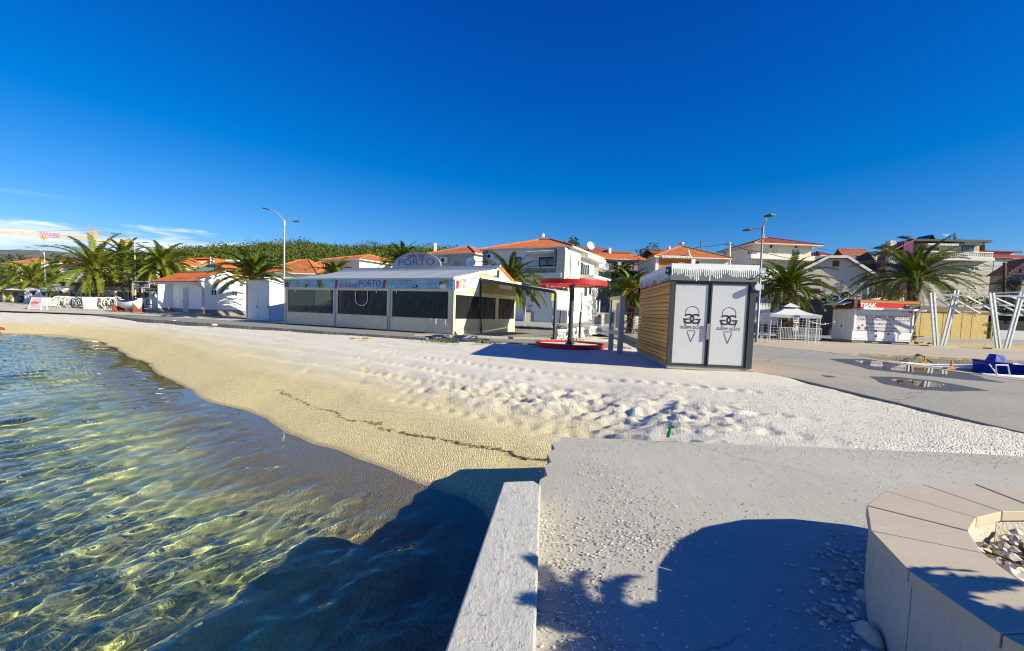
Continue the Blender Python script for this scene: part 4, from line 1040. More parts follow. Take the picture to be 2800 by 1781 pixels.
m = MB(); z1_ = D(1517, 842, pp.y).z; z2_ = D(1591, 848, q1.y).z; vs = []; fs = []
for i in range(13):
    w_ = i/12; base = tq.lerp(q1+V((0, 0, .08)), w_); lo = z1_+(z2_-z1_)*w_; wob = .03*math.sin(i*2.1)
    for j in range(6): vs.append((base.x, base.y+wob*j/5-.06*math.sin(j/5*math.pi), base.z+(lo-base.z)*j/5))
for i in range(12):
    for j in range(5): fs.append((i*6+j, i*6+j+1, (i+1)*6+j+1, (i+1)*6+j))
m.add(vs, fs, True); m.build('hanging_blind', CLOTH, aw)
m = MB(); m.bar(V((pp.x, pp.y-.04, z1_-.05)), V((q1.x, q1.y-.04, z2_-.05)), .1, .12); m.build('blind_rail', LGREY, aw)
# stacked plastic chairs seen through the left vinyl wall
def chair():
    t_ = thing('plastic_chair', 'white plastic chair in the left stack behind the vinyl wall', 'chair', (0, 0, 0), 'stacked white plastic chairs')
    MB().box((0, 0, .43), (.44, .44, .03)).build('seat', PVC, t_)
    m = MB()
    for i in range(5): m.obox((-.21, .20+.012*i, .50+.085*i), (.42, 0, 0), (0, .02, 0), (0, .012, .055))
    m.obox((-.22, .2, .43), (.04, 0, 0), (0, .02, 0), (0, .07, .5)); m.obox((.18, .2, .43), (.04, 0, 0), (0, .02, 0), (0, .07, .5)); m.build('backrest', PVC, t_)
    for sx in (-1, 1):
        for sy in (-1, 1): MB().bar((sx*.2, sy*.2, .42), (sx*.23, sy*.24, 0), .04).build('leg', PVC, t_)
    return t_
ch0 = chair(); first = True
for k, (px, nst) in enumerate(((868, 3), (888, 5), (905, 4))):
    for j in range(nst):
        u = bf.at(px, 840, .8)[0]; p = bf.p(u, .8, .03+j*.13)
        o = ch0 if first else dup(ch0, p); first = False
        o.location = p; o.rotation_euler = (0, 0, R(byaw)+.3*(k-1)+3.14*0)
        o['label'] = 'white plastic chair in the %s stack seen through left vinyl window of the bar' % ('shortest, left', 'tallest, middle', 'right hand')[k]
        o['group'] = 'chairs stacked %s' % ('on the left', 'in the middle', 'on the right')[k]

# ================================================================ shed and little white house
def window(f, x0, y0, x1, y1, parent, fm=None, gm=None, fw=.08, v=-.03, rec=.03, mull=1):
    u0, z1 = f.at(x0, y0); u1, z0 = f.at(x1, y1)
    return window_u(f, u0, u1, z0, z1, parent, fm, gm, fw, v, rec, mull)
def window_u(f, u0, u1, z0, z1, parent, fm=None, gm=None, fw=.08, v=-.03, rec=.03, mull=1, name='window'):
    m = MB(); fm = fm or WPAINT; gm = gm or GLASS
    f.box(m, u0, u0+fw, v, v+.05, z0, z1); f.box(m, u1-fw, u1, v, v+.05, z0, z1)
    f.box(m, u0+fw, u1-fw, v, v+.05, z0, z0+fw); f.box(m, u0+fw, u1-fw, v, v+.05, z1-fw, z1)
    for i in range(1, mull+1):
        u = u0+(u1-u0)*i/(mull+1); f.box(m, u-fw*.4, u+fw*.4, v+.005, v+.045, z0+fw, z1-fw)
    w = m.build(name, fm, parent)
    m = MB(); f.box(m, u0+fw*.9, u1-fw*.9, v+.022, v+.03, z0+fw*.9, z1-fw*.9); m.build('pane', gm, w)
    return w
sfc = Fac(676, 737.5, 874, 770, z0=.1, yaw=byaw); SD = 2.4
shed = thing('storage_shed', 'white metal storage shed with double doors and lean-to roof, left of beach bar', 'shed', sfc.o)
hl = sfc.at(676, 769)[1]; ss = sfc.side(True, SD); hr = ss.at(778, 782)[1]; dR = ss.at(778, 820)[0]; SD = max(dR, 1.5)
m = MB()
P0 = [sfc.p(0, 0, 0), sfc.p(sfc.w, 0, 0), sfc.p(sfc.w, SD, 0), sfc.p(0, SD, 0)]; P1 = [sfc.p(0, 0, hl), sfc.p(sfc.w, 0, hl), sfc.p(sfc.w, SD, hr), sfc.p(0, SD, hr)]
m.add(P0+P1, [(0, 1, 5, 4), (1, 2, 6, 5), (2, 3, 7, 6), (3, 0, 4, 7), (4, 5, 6, 7)]); m.build('wall', WPAINT, shed)
for i in (0, 1):
    u0, u1 = .12+i*(sfc.w/2-.06), sfc.w/2-.01+i*(sfc.w/2-.10)
    m = MB(); sfc.box(m, u0, u1, -.035, -.003, .06, hl-.55 if i == 0 else hl-.12); dd = m.build('door', WPAINT, shed)
    m = MB(); sfc.box(m, u1-.12, u1-.04, -.07, -.036, 1.0, 1.2); m.build('handle', MGREY, dd)
m = MB(); m.prism([sfc.p(-.12, -.18, hl+.03), sfc.p(sfc.w+.12, -.18, hl+.03), sfc.p(sfc.w+.12, SD+.2, hr+.02), sfc.p(-.12, SD+.2, hr+.02)], (0, 0, .06)); m.build('roof', WHITE2, shed)
m = MB()
for q in ((0, 0), (sfc.w, 0)): sfc.box(m, q[0]-.03, q[0]+.03, -.06, -.004, 0, hl)
m.build('corner_post', LGREY, shed)

hf = Fac(431, 551.5, 851, 768, Y=45.0, yaw=-29); HD = 4.4
hs_f = hf.side(True, HD)
HD = hs_f.at(672, 856)[0]; hs_f = hf.side(True, HD); hh = hf.h
uP, zPk = hs_f.at(614, 745); rh = zPk-hh-.05
house = thing('utility_house', 'small white house with orange tiled gable roof and grey plinth, left of shed', 'house', hf.o)
pl = .38
m = MB(); hf.box(m, 0, hf.w, 0, HD, pl, hh); m.prism([hs_f.p(0, 0, hh), hs_f.p(HD, 0, hh), hs_f.p(HD/2, 0, hh+rh)], -hf.ux*hf.w); m.build('wall', WHITE, house)
m = MB(); hf.box(m, -.02, hf.w+.02, -.02, HD+.02, -.6, pl); m.build('plinth', pm('brown_plinth', (.24, .215, .19), .85, .1, 2, .2), house)
def gable_roof_u(f, d, z, rh, ov, mat, root, th=.09, ovu=None):
    "ridge parallel to the facade"
    ovu = ov if ovu is None else ovu; m = MB(); sl_ = rh/(d/2)
    for s_ in (0, 1):
        v0, v1 = (-ov, d/2) if s_ == 0 else (d+ov, d/2)
        zE = z-ov*sl_; P_ = [f.p(-ovu, v0, zE), f.p(f.w+ovu, v0, zE), f.p(f.w+ovu, v1, z+rh), f.p(-ovu, v1, z+rh)]
        m.prism(P_, (0, 0, th))
    r_ = m.build('roof', mat, root)
    MB().tube([f.p(-ovu, d/2, z+rh+th), f.p(f.w+ovu, d/2, z+rh+th)], .11, 6).build('ridge_tiles', mat, r_)
    return r_
gable_roof_u(hf, HD, hh+.02, rh, .42, RED_TILE, house, .1, .22)
m = MB()
for sgn in (-1, 1):
    m.bar(hs_f.p(HD/2, -.24, hh+rh+.06), hs_f.p(HD/2+sgn*(HD/2+.42), -.24, hh-.42*rh/(HD/2)+.06), .05, .2)
m.build('verge', WPAINT, house)
m = MB(); hf.box(m, -.25, hf.w+.22, -.56, -.43, hh-.30, hh-.17); m.tube([hf.p(hf.w+.02, -.48, hh-.25), hf.p(hf.w+.12, -.25, hh-.5), hf.p(hf.w+.07, .12, hh-.62), hf.p(hf.w+.07, .14, .0)], .05, 7); m.build('gutter', LGREY, house)
uF = hf.at(468, 800)[0]
m = MB(); hf.box(m, uF, uF+.22, -1.15, -.002, pl, 2.55); m.build('screen_wall', WHITE, house)
m = MB(); hf.box(m, uF-.02, uF+.24, -1.17, -.022, -.5, pl-.002); m.build('screen_plinth', pm('brown_plinth_b', (.24, .215, .19), .85, .1, 2, .2), house)
for (x0, x1) in ((441, 462), (501, 515)):
    u0, zt2 = hf.at(x0, 788); u1 = hf.at(x1, 788)[0]
    m = MB(); hf.box(m, u0, u1, -.04, -.003, .05, zt2); dd = m.build('door', pm('grey_door', (.42, .45, .50), .5, .05, 1, .05), house)
    m = MB(); hf.box(m, u0+.05, u0+.09, -.08, -.041, 1.0, 1.2); m.build('handle', MGREY, dd)
    m = MB(); 
    for k in range(4): hf.box(m, u0+.18, u1-.14, -.05, -.0405, .25+k*.46, .6+k*.46)
    m.build('door_panel', pm('grey_door_panel', (.36, .39, .44), .5, .05, 1, .05), dd)
for (x0, y0, x1, y1) in ((575, 790, 594, 810), (632.6, 794, 650, 812)):
    window(hs_f, x0, y0, x1, y1, house, WPAINT, GLASS, .09)
# steps in front
st = thing('concrete_steps', 'low concrete steps with pale end block in front of white house', 'steps', G(470, 862, .08))
m = MB(); a, b = G(414, 861, .08), G(525, 866, .08); dd = (b-a).normalized(); nn = V((-dd.y, dd.x, 0))
m.obox(a, dd*(b-a).length, nn*1.6, V((0, 0, .17))); m.obox(a+nn*.5+dd*.4+V((0, 0, .17)), dd*((b-a).length-.4), nn*1.1, V((0, 0, .16))); m.build('tread', CONC, st)
m = MB(); m.obox(b+dd*.05, dd*1.1, nn*.9, V((0, 0, .34))); m.build('end_block', pm('yellow_concrete', (.52, .44, .30), .9, .2, 2, .3, 20), st)

# ================================================================ street lamps
LEDH = pm('lamp_head_dark', (.03, .032, .035), .4, .1, 3, 0)
def street_lamp(base, zt, la, ra, label, rise=.8, rot=0.0):
    "post with a long rising arm and a short level arm"
    t_ = thing('street_lamp', label, 'street lamp', base, 'twin arm street lamps')
    b = V(base); c, s_ = math.cos(rot), math.sin(rot); ax = V((c, s_, 0)); top = V((b.x, b.y, zt))
    MB().tube([b, b+V((0, 0, 1.2)), b+V((0, 0, 1.25)), top], [.10, .10, .075, .055], 10).build('post', GALV, t_)
    MB().tube([top-V((0, 0, .25)), top+V((0, 0, .12))], .08, 8).build('collar', WPAINT, t_)
    for sg, L_, rs in ((-1, la, rise), (1, ra, .03)):
        pts = [top+ax*(sg*L_*q)+V((0, 0, rs*(1-(1-q)**2))) for q in (0, .25, .5, .75, 1)]
        arm = MB().tube(pts, [.045, .042, .04, .036, .034], 7).build('arm', GALV, t_)
        e = pts[-1]; d = (pts[-1]-pts[-2]).normalized(); w = V((-ax.y, ax.x, 0)); u_ = d.cross(w) if d.cross(w).z > 0 else -d.cross(w)
        prof = [(0, .04), (.12, .12), (.45, .15), (.62, .10), (.68, .02)]; vs = []; fs = []
        for q, hw in prof: vs += [e+d*q-w*hw-u_*.02, e+d*q+w*hw-u_*.02, e+d*q+w*hw*.8+u_*.05, e+d*q-w*hw*.8+u_*.05]
        for i in range(4):
            for k in range(4): fs.append((i*4+k, i*4+(k+1) % 4, (i+1)*4+(k+1) % 4, (i+1)*4+k))
        fs += [(3, 2, 1, 0), (16, 17, 18, 19)]
        MB().add(vs, fs).build('lamp_head', LEDH, t_)
    return t_
def lamp_at(px, ytop, Y, la, ra, label, rise=.8, rot=0.0, z=0.05):
    q = D(px, ytop, Y); return street_lamp((q.x, q.y, z), q.z, la, ra, label, rise, rot)
lamp_at(777.5, 607, 38, 1.25, .75, 'tall street lamp with two unequal arms rising behind left end of the bar', .95, -.1)
lamp_at(2084, 625, 31, .45, .0, 'street lamp with curved arm standing behind right edge of gelato kiosk', 0, 0) if False else None
lamp_at(121, 693, 62, 2.0, 1.0, 'pale street lamp far left above the low palms, below the crane jib', .7)
lamp_at(368, 664, 52, 2.0, 1.0, 'street lamp between the crane tower and the second palm', .9)
lamp_at(69, 721, 90, 2.4, 1.2, 'most distant small street lamp at far left edge, before hillside houses', .8)
# lamp right of kiosk, seen nearly along its arms
q = D(2086, 625, 31); lp = V((D(2068, 925, 31).x+.0, 31, .0))
t_ = thing('street_lamp', 'tall street lamp with curved upper arm just right of gelato kiosk', 'street lamp', lp, 'twin arm street lamps')
top = V((q.x, q.y, q.z)); MB().tube([lp, lp+V((.02, 0, 1.2)), lp+V((.025, 0, 1.25)), top], [.11, .11, .085, .06], 10).build('post', MGREY, t_)
MB().tube([top-V((0, 0, .3)), top+V((0, 0, .15))], .085, 8).build('collar', MGREY, t_)
hd = D(2098, 592, 29.5)
MB().tube([top+V((0, 0, .1)), top+V((.05, -.3, .45)), top.lerp(hd, .7)+V((0, 0, .12)), hd], [.045, .042, .04, .035], 7).build('arm', GALV, t_)
m = MB(); m.box(hd+V((.08, -.15, .02)), (.36, .62, .09), .2); m.build('lamp_head', LEDH, t_)
hl_ = top+V((-.25, .9, .1)); MB().tube([top, hl_], .04, 7).build('arm', GALV, t_)
MB().box(hl_+V((-.12, .3, .0)), (.36, .66, .08), .3).build('lamp_head', LEDH, t_)
m = MB(); m.box(top-V((.0, .12, .55)), (.2, .14, .26)); m.build('junction_box', MGREY, t_)
# ================================================================ houses up the slope
ORANGEW = pm('orange_render', (.50, .19, .05), .85, .08, .7, .2, 40, stain=.2)
PURPLE = pm('purple_render', (.17, .05, .16), .85, .08, .7, .2, 40)
SHUT = pm('brown_shutter_wood', (.20, .075, .035), .7, .2, 4, .1, 30)
SLATE = pm('dark_canopy', (.05, .05, .055), .6, .2, 2, .1, 30)
def hip_roof(f, d, z, rh, ov, mat, root, inset=None, th=.12):
    ins = inset if inset is not None else d/2
    r0, r1 = min(ins, f.w/2-.05), f.w-min(ins, f.w/2-.05)
    E_ = [f.p(-ov, -ov, z), f.p(f.w+ov, -ov, z), f.p(f.w+ov, d+ov, z), f.p(-ov, d+ov, z)]
    T_ = [f.p(r0, d/2, z+rh), f.p(r1, d/2, z+rh)]
    m = MB()
    dn = V((0, 0, -th)); B_ = [q+dn for q in E_]
    m.add(E_+T_, [(0, 1, 5, 4), (1, 2, 5), (2, 3, 4, 5), (3, 0, 4)])
    r_ = m.build('roof', mat, root)
    m = MB(); m.add(E_+B_, [(0, 4, 5, 1), (1, 5, 6, 2), (2, 6, 7, 3), (3, 7, 4, 0), (4, 7, 6, 5)]); m.build('eaves', WHITE2, root)
    m = MB()
    for a, b in ((E_[0], T_[0]), (E_[1], T_[1]), (E_[2], T_[1]), (E_[3], T_[0]), (T_[0], T_[1])): m.tube([a, b], .13, 6)
    m.build('ridge_tiles', mat, r_)
    return r_
def gable_roof_v(f, d, z, rh, ov, mat, root, th=.12, clip=0.0):
    "ridge runs away from the facade; the gable faces the viewer"
    m = MB(); sl_ = rh/(f.w/2)
    for s_ in (0, 1):
        u0, u1 = (-ov, f.w/2) if s_ == 0 else (f.w+ov, f.w/2)
        m.prism([f.p(u0, -ov, z-ov*sl_), f.p(u0, d+ov, z-ov*sl_), f.p(u1, d+ov, z+rh), f.p(u1, -ov+clip, z+rh)], (0, 0, th))
    return m.build('roof', mat, root)
def rail(f, u0, u1, v, z0, z1, mat, parent, n=None, th=.03, name='railing'):
    m = MB(); n = n or max(2, int((u1-u0)/.16))
    f.box(m, u0, u1, v, v+th*1.4, z1-th*1.4, z1); f.box(m, u0, u1, v, v+th*1.4, z0+.05, z0+.05+th)
    for i in range(n+1):
        u = u0+(u1-u0-th)*i/n; f.box(m, u, u+th, v+.002, v+th, z0+.05+th, z1-th*1.4)
    return m.build(name, mat, parent)
def dish(p, fwd, r, parent=None, label=None):
    fwd = V(fwd).normalized(); a = fwd.cross(V((0, 0, 1))).normalized(); b = a.cross(fwd); p = V(p)
    o = parent or thing('satellite_dish', label, 'dish', p-V((0, 0, r*1.5)))
    vs, fs = [p-fwd*r*.25], []
    for j in range(1, 4):
        for k in range(14):
            an = 2*math.pi*k/14; q = j/3; vs.append(p+(a*math.cos(an)+b*math.sin(an))*r*q+fwd*(r*.25*(q*q-1)))
    fs = [(0, 1+k, 1+(k+1) % 14) for k in range(14)]
    for j in range(2):
        for k in range(14): fs.append((1+j*14+k, 1+(j+1)*14+k, 1+(j+1)*14+(k+1) % 14, 1+j*14+(k+1) % 14))
    MB().add(vs, fs, True).build('dish_bowl' if parent else 'bowl', WPAINT, o)
    m = MB(); m.tube([p-fwd*r*.2, p-fwd*r*.4-V((0, 0, r*1.3))], .05, 5); m.tube([p-b*r*.9, p+fwd*r*.9-b*r*.3], .025, 5); m.build('dish_arm' if parent else 'arm', MGREY, o)
    return o
def aircon(f, px, py, parent, w=.9, h=.65):
    u, z = f.at(px, py); m = MB(); f.box(m, u-w/2, u+w/2, -.34, -.004, z-h/2, z+h/2); a = m.build('air_conditioner', WPAINT, parent)
    m = MB(); m.tube([f.p(u-w*.12, -.345, z), f.p(u-w*.12, -.36, z)], h*.36, 14); m.build('fan_grille', BLACK, a); return a
def awning(f, x0, y0, x1, y1, parent, out=1.0, mat=None):
    u0, z1 = f.at(x0, y0); u1, z0 = f.at(x1, y1); m = MB()
    m.prism([f.p(u0, -.02, z1), f.p(u1, -.02, z1), f.p(u1, -out, z0+.15), f.p(u0, -out, z0+.15)], (0, 0, .04))
    n = int((u1-u0)/.3)
    for i in range(n): 
        a = u0+(u1-u0)*i/n; b = u0+(u1-u0)*(i+.8)/n; m.obox(f.p(a, -out-.005, z0-.1), f.ux*(b-a), -f.uv*.015, V((0, 0, .26)))
    return m.build('awning', mat or WHITE2, parent)
def body(f, d, mat, root, zb=-4, name='wall'):
    m = MB(); f.box(m, 0, f.w, 0, d, zb, f.h); return m.build(name, mat, root)
def hse(name, label, cat, f):
    return thing(name, label, cat, f.o, 'houses on the hillside')

# H1 big white house with orange hip roof ----------------------------------
f = Fac(1322, 1553, 812, 684, Y=55.3, yaw=-28); d = 10.5
h1 = hse('town_house', 'large white house with orange hip roof, stone balcony and green shutters, above red shade', 'house', f)
body(f, d, WHITE, h1); s = f.side(True, d)
rr_ = D(1480, 647, 55).z-f.p(0, 0, f.h).z
hip_roof(f, d, f.h+.02, rr_, .55, RED_TILE, h1, 4.6)
window(f, 1474, 704, 1518, 728, h1, GREENP, GLASSB, .16, -.05)
u0, z0 = f.at(1448, 750); u1, z1 = f.at(1535, 727); 
m = MB(); f.box(m, u0, u1, -1.3, -.002, z0, z1-.35); m.build('balcony', STONE_G, h1)
m = MB(); f.box(m, u0, u1, -1.36, -1.1, z1-.345, z1-.25); m.build('balcony_coping', WHITE2, h1)
m = MB(); f.box(m, f.w-.02, f.w+.03, -1.4, -.1, f.at(1540, 762)[1], f.h-.5); f.box(m, u1+.003, f.w-.03, -1.4, -.003, f.at(1540, 790)[1], f.h-.25); m.build('corner_pier', STONE_W, h1)
m = MB(); f.box(m, f.at(1528, 700)[0], f.at(1533, 700)[0], -1.41, -1.0, z1-.2, f.h-.25); f.box(m, 0, .45, -.5, -.003, z1-.6, f.h-.2); m.build('stone_pier', STONE_G, h1)
awning(f, 1450, 687, 1534, 694, h1, 1.2)
aircon(f, 1343, 702, h1); aircon(f, 1531, 696, h1, .6, .8)
window(f, 1400, 704, 1425, 726, h1, GREENP, GLASSB, .12, -.05)
m = MB(); f.box(m, u0-4, u1+.6, -1.5, -.01, z0-.5, z0-.003); m.build('balcony_slab', WHITE2, h1)
a, b = f.at(1438, 793), f.at(1530, 781); rail(f, a[0], b[0], -1.6, a[1], b[1], DGREY, h1)
m = MB(); f.box(m, f.at(1498, 786)[0], f.at(1510, 786)[0], -1.64, -1.605, f.at(1500, 791)[1], f.at(1500, 784)[1]); m.build('blue_cloth', pm('blue_cloth', (.02, .04, .3), .8), h1)
window(f, 1460, 760, 1478, 780, h1, DGREY, GLASS, .1); window(f, 1500, 760, 1520, 781, h1, DGREY, GLASS, .1)
window(s, 1581, 714, 1583.6, 727, h1, GREENP, GREENP, .05, -.03, mull=0)
uu0, zz1 = s.at(1591, 718); uu1, zz0 = s.at(1606, 757)
window_u(s, uu0+.3, uu1-.3, zz0, zz1, h1, WPAINT, GLASS, .12, -.04, name='balcony_door')
for (a, b) in ((uu0-.35, uu0+.25), (uu1-.25, uu1+.35)):
    m = MB(); s.box(m, a, b, -.08, -.004, zz0, zz1); m.build('shutter', GREENP, h1)
m = MB(); s.box(m, uu0-.6, d-.1, -1.7, -.004, zz0-.35, zz0); m.build('balcony', WHITE2, h1)
rail(s, uu0-.55, d-.15, -1.68, zz0, zz0+1.0, GREENP, h1, 40)
m = MB(); s.box(m, uu0-.5, d, -.9, -.004, s.h-.75, s.h-.3); m.build('awning', WHITE2, h1)
m = MB(); m.tube([s.p(.25, -.06, -2), s.p(.25, -.06, s.h-.3)], .07, 6); m.build('downpipe', MGREY, h1)
window(s, 1598, 786, 1604, 810, h1, GREENP, GREENP, .1, -.04, mull=0); window(s, 1611, 786, 1616, 806, h1, DGREY, GLASS, .1, -.04, mull=0)
q = s.p(d+.3, -.5, s.at(1617, 722)[1]); dish(q, (-.2, -1, .3), .75, h1)
MB().tube([D(1483, 649, 58), D(1484, 640, 58)], .28, 6).build('chimney_cowl', WHITE2, h1)
# H2 left neighbour -------------------------------------------------------
f = Fac(1168, 1293, 780, 697, Y=66, yaw=-28); d = 9
h2 = hse('town_house', 'white house with weathered orange pyramid roof and wall air conditioner behind the bar sign', 'house', f)
body(f, d, GREYW, h2); hip_roof(f, d, f.h, D(1267, 668, 66).z-f.p(0, 0, f.h).z, .6, OLD_TILE, h2, 4.5); s = f.side(True, d)
m = MB(); s.box(m, 0.1, d, -.05, -.003, -2, s.h-.2); m.build('side_wall', WHITE, h2)
aircon(f, 1217, 712, h2, 1.1, .8); window(f, 1240, 715, 1258, 728, h2, GREYW, GLASSB, .1)
MB().box(D(1190, 680, 69), (.35, .35, 1.6)).build('chimney', WHITE2, h2)
dish(D(1287, 717, 56), (.1, -1, .25), .62, None, 'white satellite dish standing above the right end of the bar roof')
# H3 -----------------------------------------------------------------------
f = Fac(888, 981, 780, 712, Y=70, yaw=-28); d = 11
h3 = hse('town_house', 'house with old brown orange hip roof behind left part of the bar roof', 'house', f)
body(f, d, GREYW, h3); hip_roof(f, d, f.h, D(988, 690, 70).z-f.p(0, 0, f.h).z, .6, OLD_TILE, h3, 4.0)
s = f.side(True, d); m = MB(); s.box(m, 0, d, -.04, -.003, -2, s.h-.1); m.build('side_wall', WHITE2, h3)
window(s, 1010, 722, 1020, 735, h3, WPAINT, GLASSB, .1)
# H4 ------------------------------------------------------------------------
f = Fac(722, 862, 800, 744, Y=62, yaw=3); d = 10
h4 = hse('town_house', 'cream house with broad plain orange roof behind tall street lamp', 'house', f)
body(f, d, WHITE2, h4); hip_roof(f, d, f.h, D(750, 706, 66).z-f.p(0, 0, f.h).z, .5, OLD_TILE, h4, 2.8)
window(f, 757, 757, 765, 770, h4, WHITE2, WHITE2, .1); window(f, 742, 760, 745, 767, h4, DGREY, GLASS, .05, mull=0)
# H5 with flag -----------------------------------------------------------------
f = Fac(545, 624, 790, 735, Y=84, yaw=-6); d = 9
h5 = hse('town_house', 'orange house with timber gable, glass balcony and flag above white house roof', 'house', f)
body(f, d, ORANGEW, h5); gable_roof_v(f, d, f.h, D(580, 712, 84).z-f.p(0, 0, f.h).z, .7, RED_TILE, h5)
m = MB(); m.prism([f.p(0, .01, f.h), f.p(f.w, .01, f.h), f.p(f.w/2, .01, D(580, 714, 84).z-f.o.z)], f.uv*.2); m.build('gable_wall', ORANGEW, h5)
m = MB(); m.bar(D(546, 731, 82.5), D(577, 719, 82.5), .35, .3); m.bar(D(577, 719, 82.5), D(593, 722, 82.5), .3, .3); m.build('barge_board', pm('pale_timber', (.62, .42, .16), .7, .1, 2), h5)
window(f, 575, 723, 592, 737, h5, WPAINT, GLASS, .15, -.06)
a, b = f.at(550, 743), f.at(600, 734); m = MB(); f.box(m, a[0], b[0], -1.4, -1.35, a[1], b[1]); m.build('glass_balustrade', glass('teal_glass', (.10, .28, .26), .1), h5)
m = MB(); f.box(m, a[0]-.2, b[0]+.2, -1.5, -.003, a[1]-.35, a[1]-.003); m.build('balcony', WHITE2, h5)
fl = thing('flag', 'red white and blue flag on a pole at orange house gable', 'flag', D(577, 722, 82))
for i, c in enumerate(((.6, .02, .02), (.75, .75, .75), (.03, .05, .35))):
    m = MB(); p0 = D(576, 704.5, 82)
    for k in range(5):
        x = k*.13; y = .12*math.sin(k*1.2+i*.4); x2 = x+.13; y2 = .12*math.sin((k+1)*1.2+i*.4)
        m.quad(p0+V((x, y, -.30*i-.05*k)), p0+V((x2, y2, -.30*i-.05*(k+1))), p0+V((x2, y2, -.30*(i+1)-.05*(k+1))), p0+V((x, y, -.30*(i+1)-.05*k)))
    m.build('stripe', pm('flag_stripe_'+'abc'[i], c, .8, 0, 1, 0), fl)
MB().tube([D(576, 722, 82), D(576, 703, 82)], .05, 5).build('pole', WPAINT, fl)
f = Fac(519, 575, 780, 711, Y=100, yaw=0)
hx = hse('town_house', 'plain white house end wall left of the orange house', 'house', f); body(f, 8, WHITE2, hx)
m = MB(); m.prism([f.p(-.4, -.4, f.h), f.p(f.w+.4, -.4, f.h+.4), f.p(f.w+.4, 8, f.h+.4), f.p(-.4, 8, f.h)], (0, 0, .25)); m.build('roof', RED_TILE, hx)
f = Fac(622, 652, 760, 714, Y=104, yaw=0); hx = hse('town_house', 'small white flat roofed house behind the palm by the shed', 'house', f); body(f, 8, WHITE, hx)
m = MB(); f.box(m, -.3, f.w+.3, -.3, 8.2, f.h, f.h+.3); m.build('roof', WHITE2, hx); window(f, 627, 722, 634, 732, hx, WPAINT, GLASSB, .1)
f = Fac(438, 500, 770, 724, Y=95, yaw=-10); hx = hse('town_house', 'low white house with orange roof glimpsed behind second palm', 'house', f); body(f, 8, WHITE2, hx); hip_roof(f, 8, f.h, 1.8, .4, RED_TILE, hx, 3)
f = Fac(822, 886, 770, 735, Y=92, yaw=-5); hx = hse('town_house', 'distant house with dormer and small red roof right of broad orange roof', 'house', f); body(f, 8, WHITE2, hx); hip_roof(f, 8, f.h, 2.0, .4, RED_TILE, hx, 3); window(f, 832, 738, 842, 746, hx)
# H6 -----------------------------------------------------------------------
f = Fac(1566, 1657, 790, 690, Y=92, yaw=0); d = 9
h6 = hse('town_house', 'grey house with plain brown red roof behind white house balcony, dish on ridge', 'house', f)
body(f, d, GREYW, h6); gable_roof_u(f, d, f.h, D(1610, 678, 96).z-f.p(0, 0, f.h).z, .5, BROWN_TILE, h6, .15, .3)
window(f, 1613, 696, 1636, 707.5, h6, WPAINT, GLASSB, .12, mull=2); window(f, 1618, 722, 1634, 735, h6, WPAINT, GLASSB, .12)
a, b = f.at(1608, 715), f.at(1637, 708.5); m = MB(); f.box(m, a[0], b[0], -1.4, -.003, a[1], b[1]); m.build('balcony', WPAINT, h6)
m = MB(); f.box(m, a[0]-2, b[0], -1.3, -.003, f.at(1610, 742)[1], f.at(1610, 735)[1]); m.build('lower_balcony', WPAINT, h6)
m = MB(); f.box(m, f.w+.2, f.w+.7, 0, 7, f.h-1.2, f.h+1.1); m.build('fire_wall', WHITE, h6)
dish(D(1616, 672, 93), (.5, -1, .35), .85, None, 'white satellite dish on the ridge of the brown red roof')
f = Fac(1668, 1722, 790, 692, Y=125, yaw=0); hx = hse('town_house', 'far white house with brown band roof behind the arched house', 'house', f); body(f, 9, WHITE, hx)
m = MB(); f.box(m, -.4, f.w+.2, -.6, 9, f.h, f.h+.5); f.box(m, .3, f.w-1.2, -.5, -.003, f.h-.5, f.h-.05); m.build('roof', BROWN_TILE, hx)
window(f, 1676, 693, 1690, 702, hx, ORANGEW, GLASS, .2); window(f, 1693, 693, 1710, 702, hx, ORANGEW, GLASS, .2)
# H7 arches -----------------------------------------------------------------
f = Fac(1638, 1755, 800, 708, Y=72, yaw=0); d = 8
h7 = hse('arched_house', 'grey house with two arched loggias and bright orange lean-to roof left of kiosk', 'house', f)
zA = f.at(1638, 737)[1]
m = MB(); f.box(m, 0, f.w, 1.6, d, -4, f.h); f.box(m, 0, f.w, 0, 1.6, -4, zA); m.build('wall', STONE_G, h7)
m = MB(); ac = [(1666, 23.5), (1721.5, 24)]; cuts = []
for cx_, hw in ac:
    u = f.at(cx_, 737)[0]; ru = f.at(cx_+hw, 737)[0]-u; cuts.append((u-ru, u+ru, u, ru))
zt = f.at(1638, 712)[1]; zs_ = f.at(1638, 718)[1]; N_ = 12
edges = [0]+[c for q in cuts for c in q[:2]]+[f.w]
for i in range(0, len(edges), 2): f.box(m, edges[i], edges[i+1], 0, .3, zA, f.h)
for (a, b, u, ru) in cuts:
    for k in range(N_):
        a0, a1 = math.pi*k/N_, math.pi*(k+1)/N_
        ua, ub = u-ru*math.cos(a0), u-ru*math.cos(a1); za, zb = zs_+(zt-zs_)*math.sin(a0), zs_+(zt-zs_)*math.sin(a1)
        m.add([f.p(ua, 0, za), f.p(ub, 0, zb), f.p(ub, 0, f.h), f.p(ua, 0, f.h), f.p(ua, .3, za), f.p(ub, .3, zb)], [(0, 1, 2, 3), (0, 4, 5, 1)])
m.build('arcade', GREYW, h7)
m = MB(); m.prism([f.p(-.3, -.4, f.h), f.p(f.w+.3, -.4, f.h), f.p(f.w+.3, d*.7, D(1690, 696, 77).z-f.o.z), f.p(-.3, d*.7, D(1690, 696, 77).z-f.o.z)], (0, 0, .15)); m.build('roof', RED_TILE, h7)
ff = Fac(0, 0, 0, 0, yaw=0, o=f.p(0, 1.6, 0), w=f.w, h=f.h)
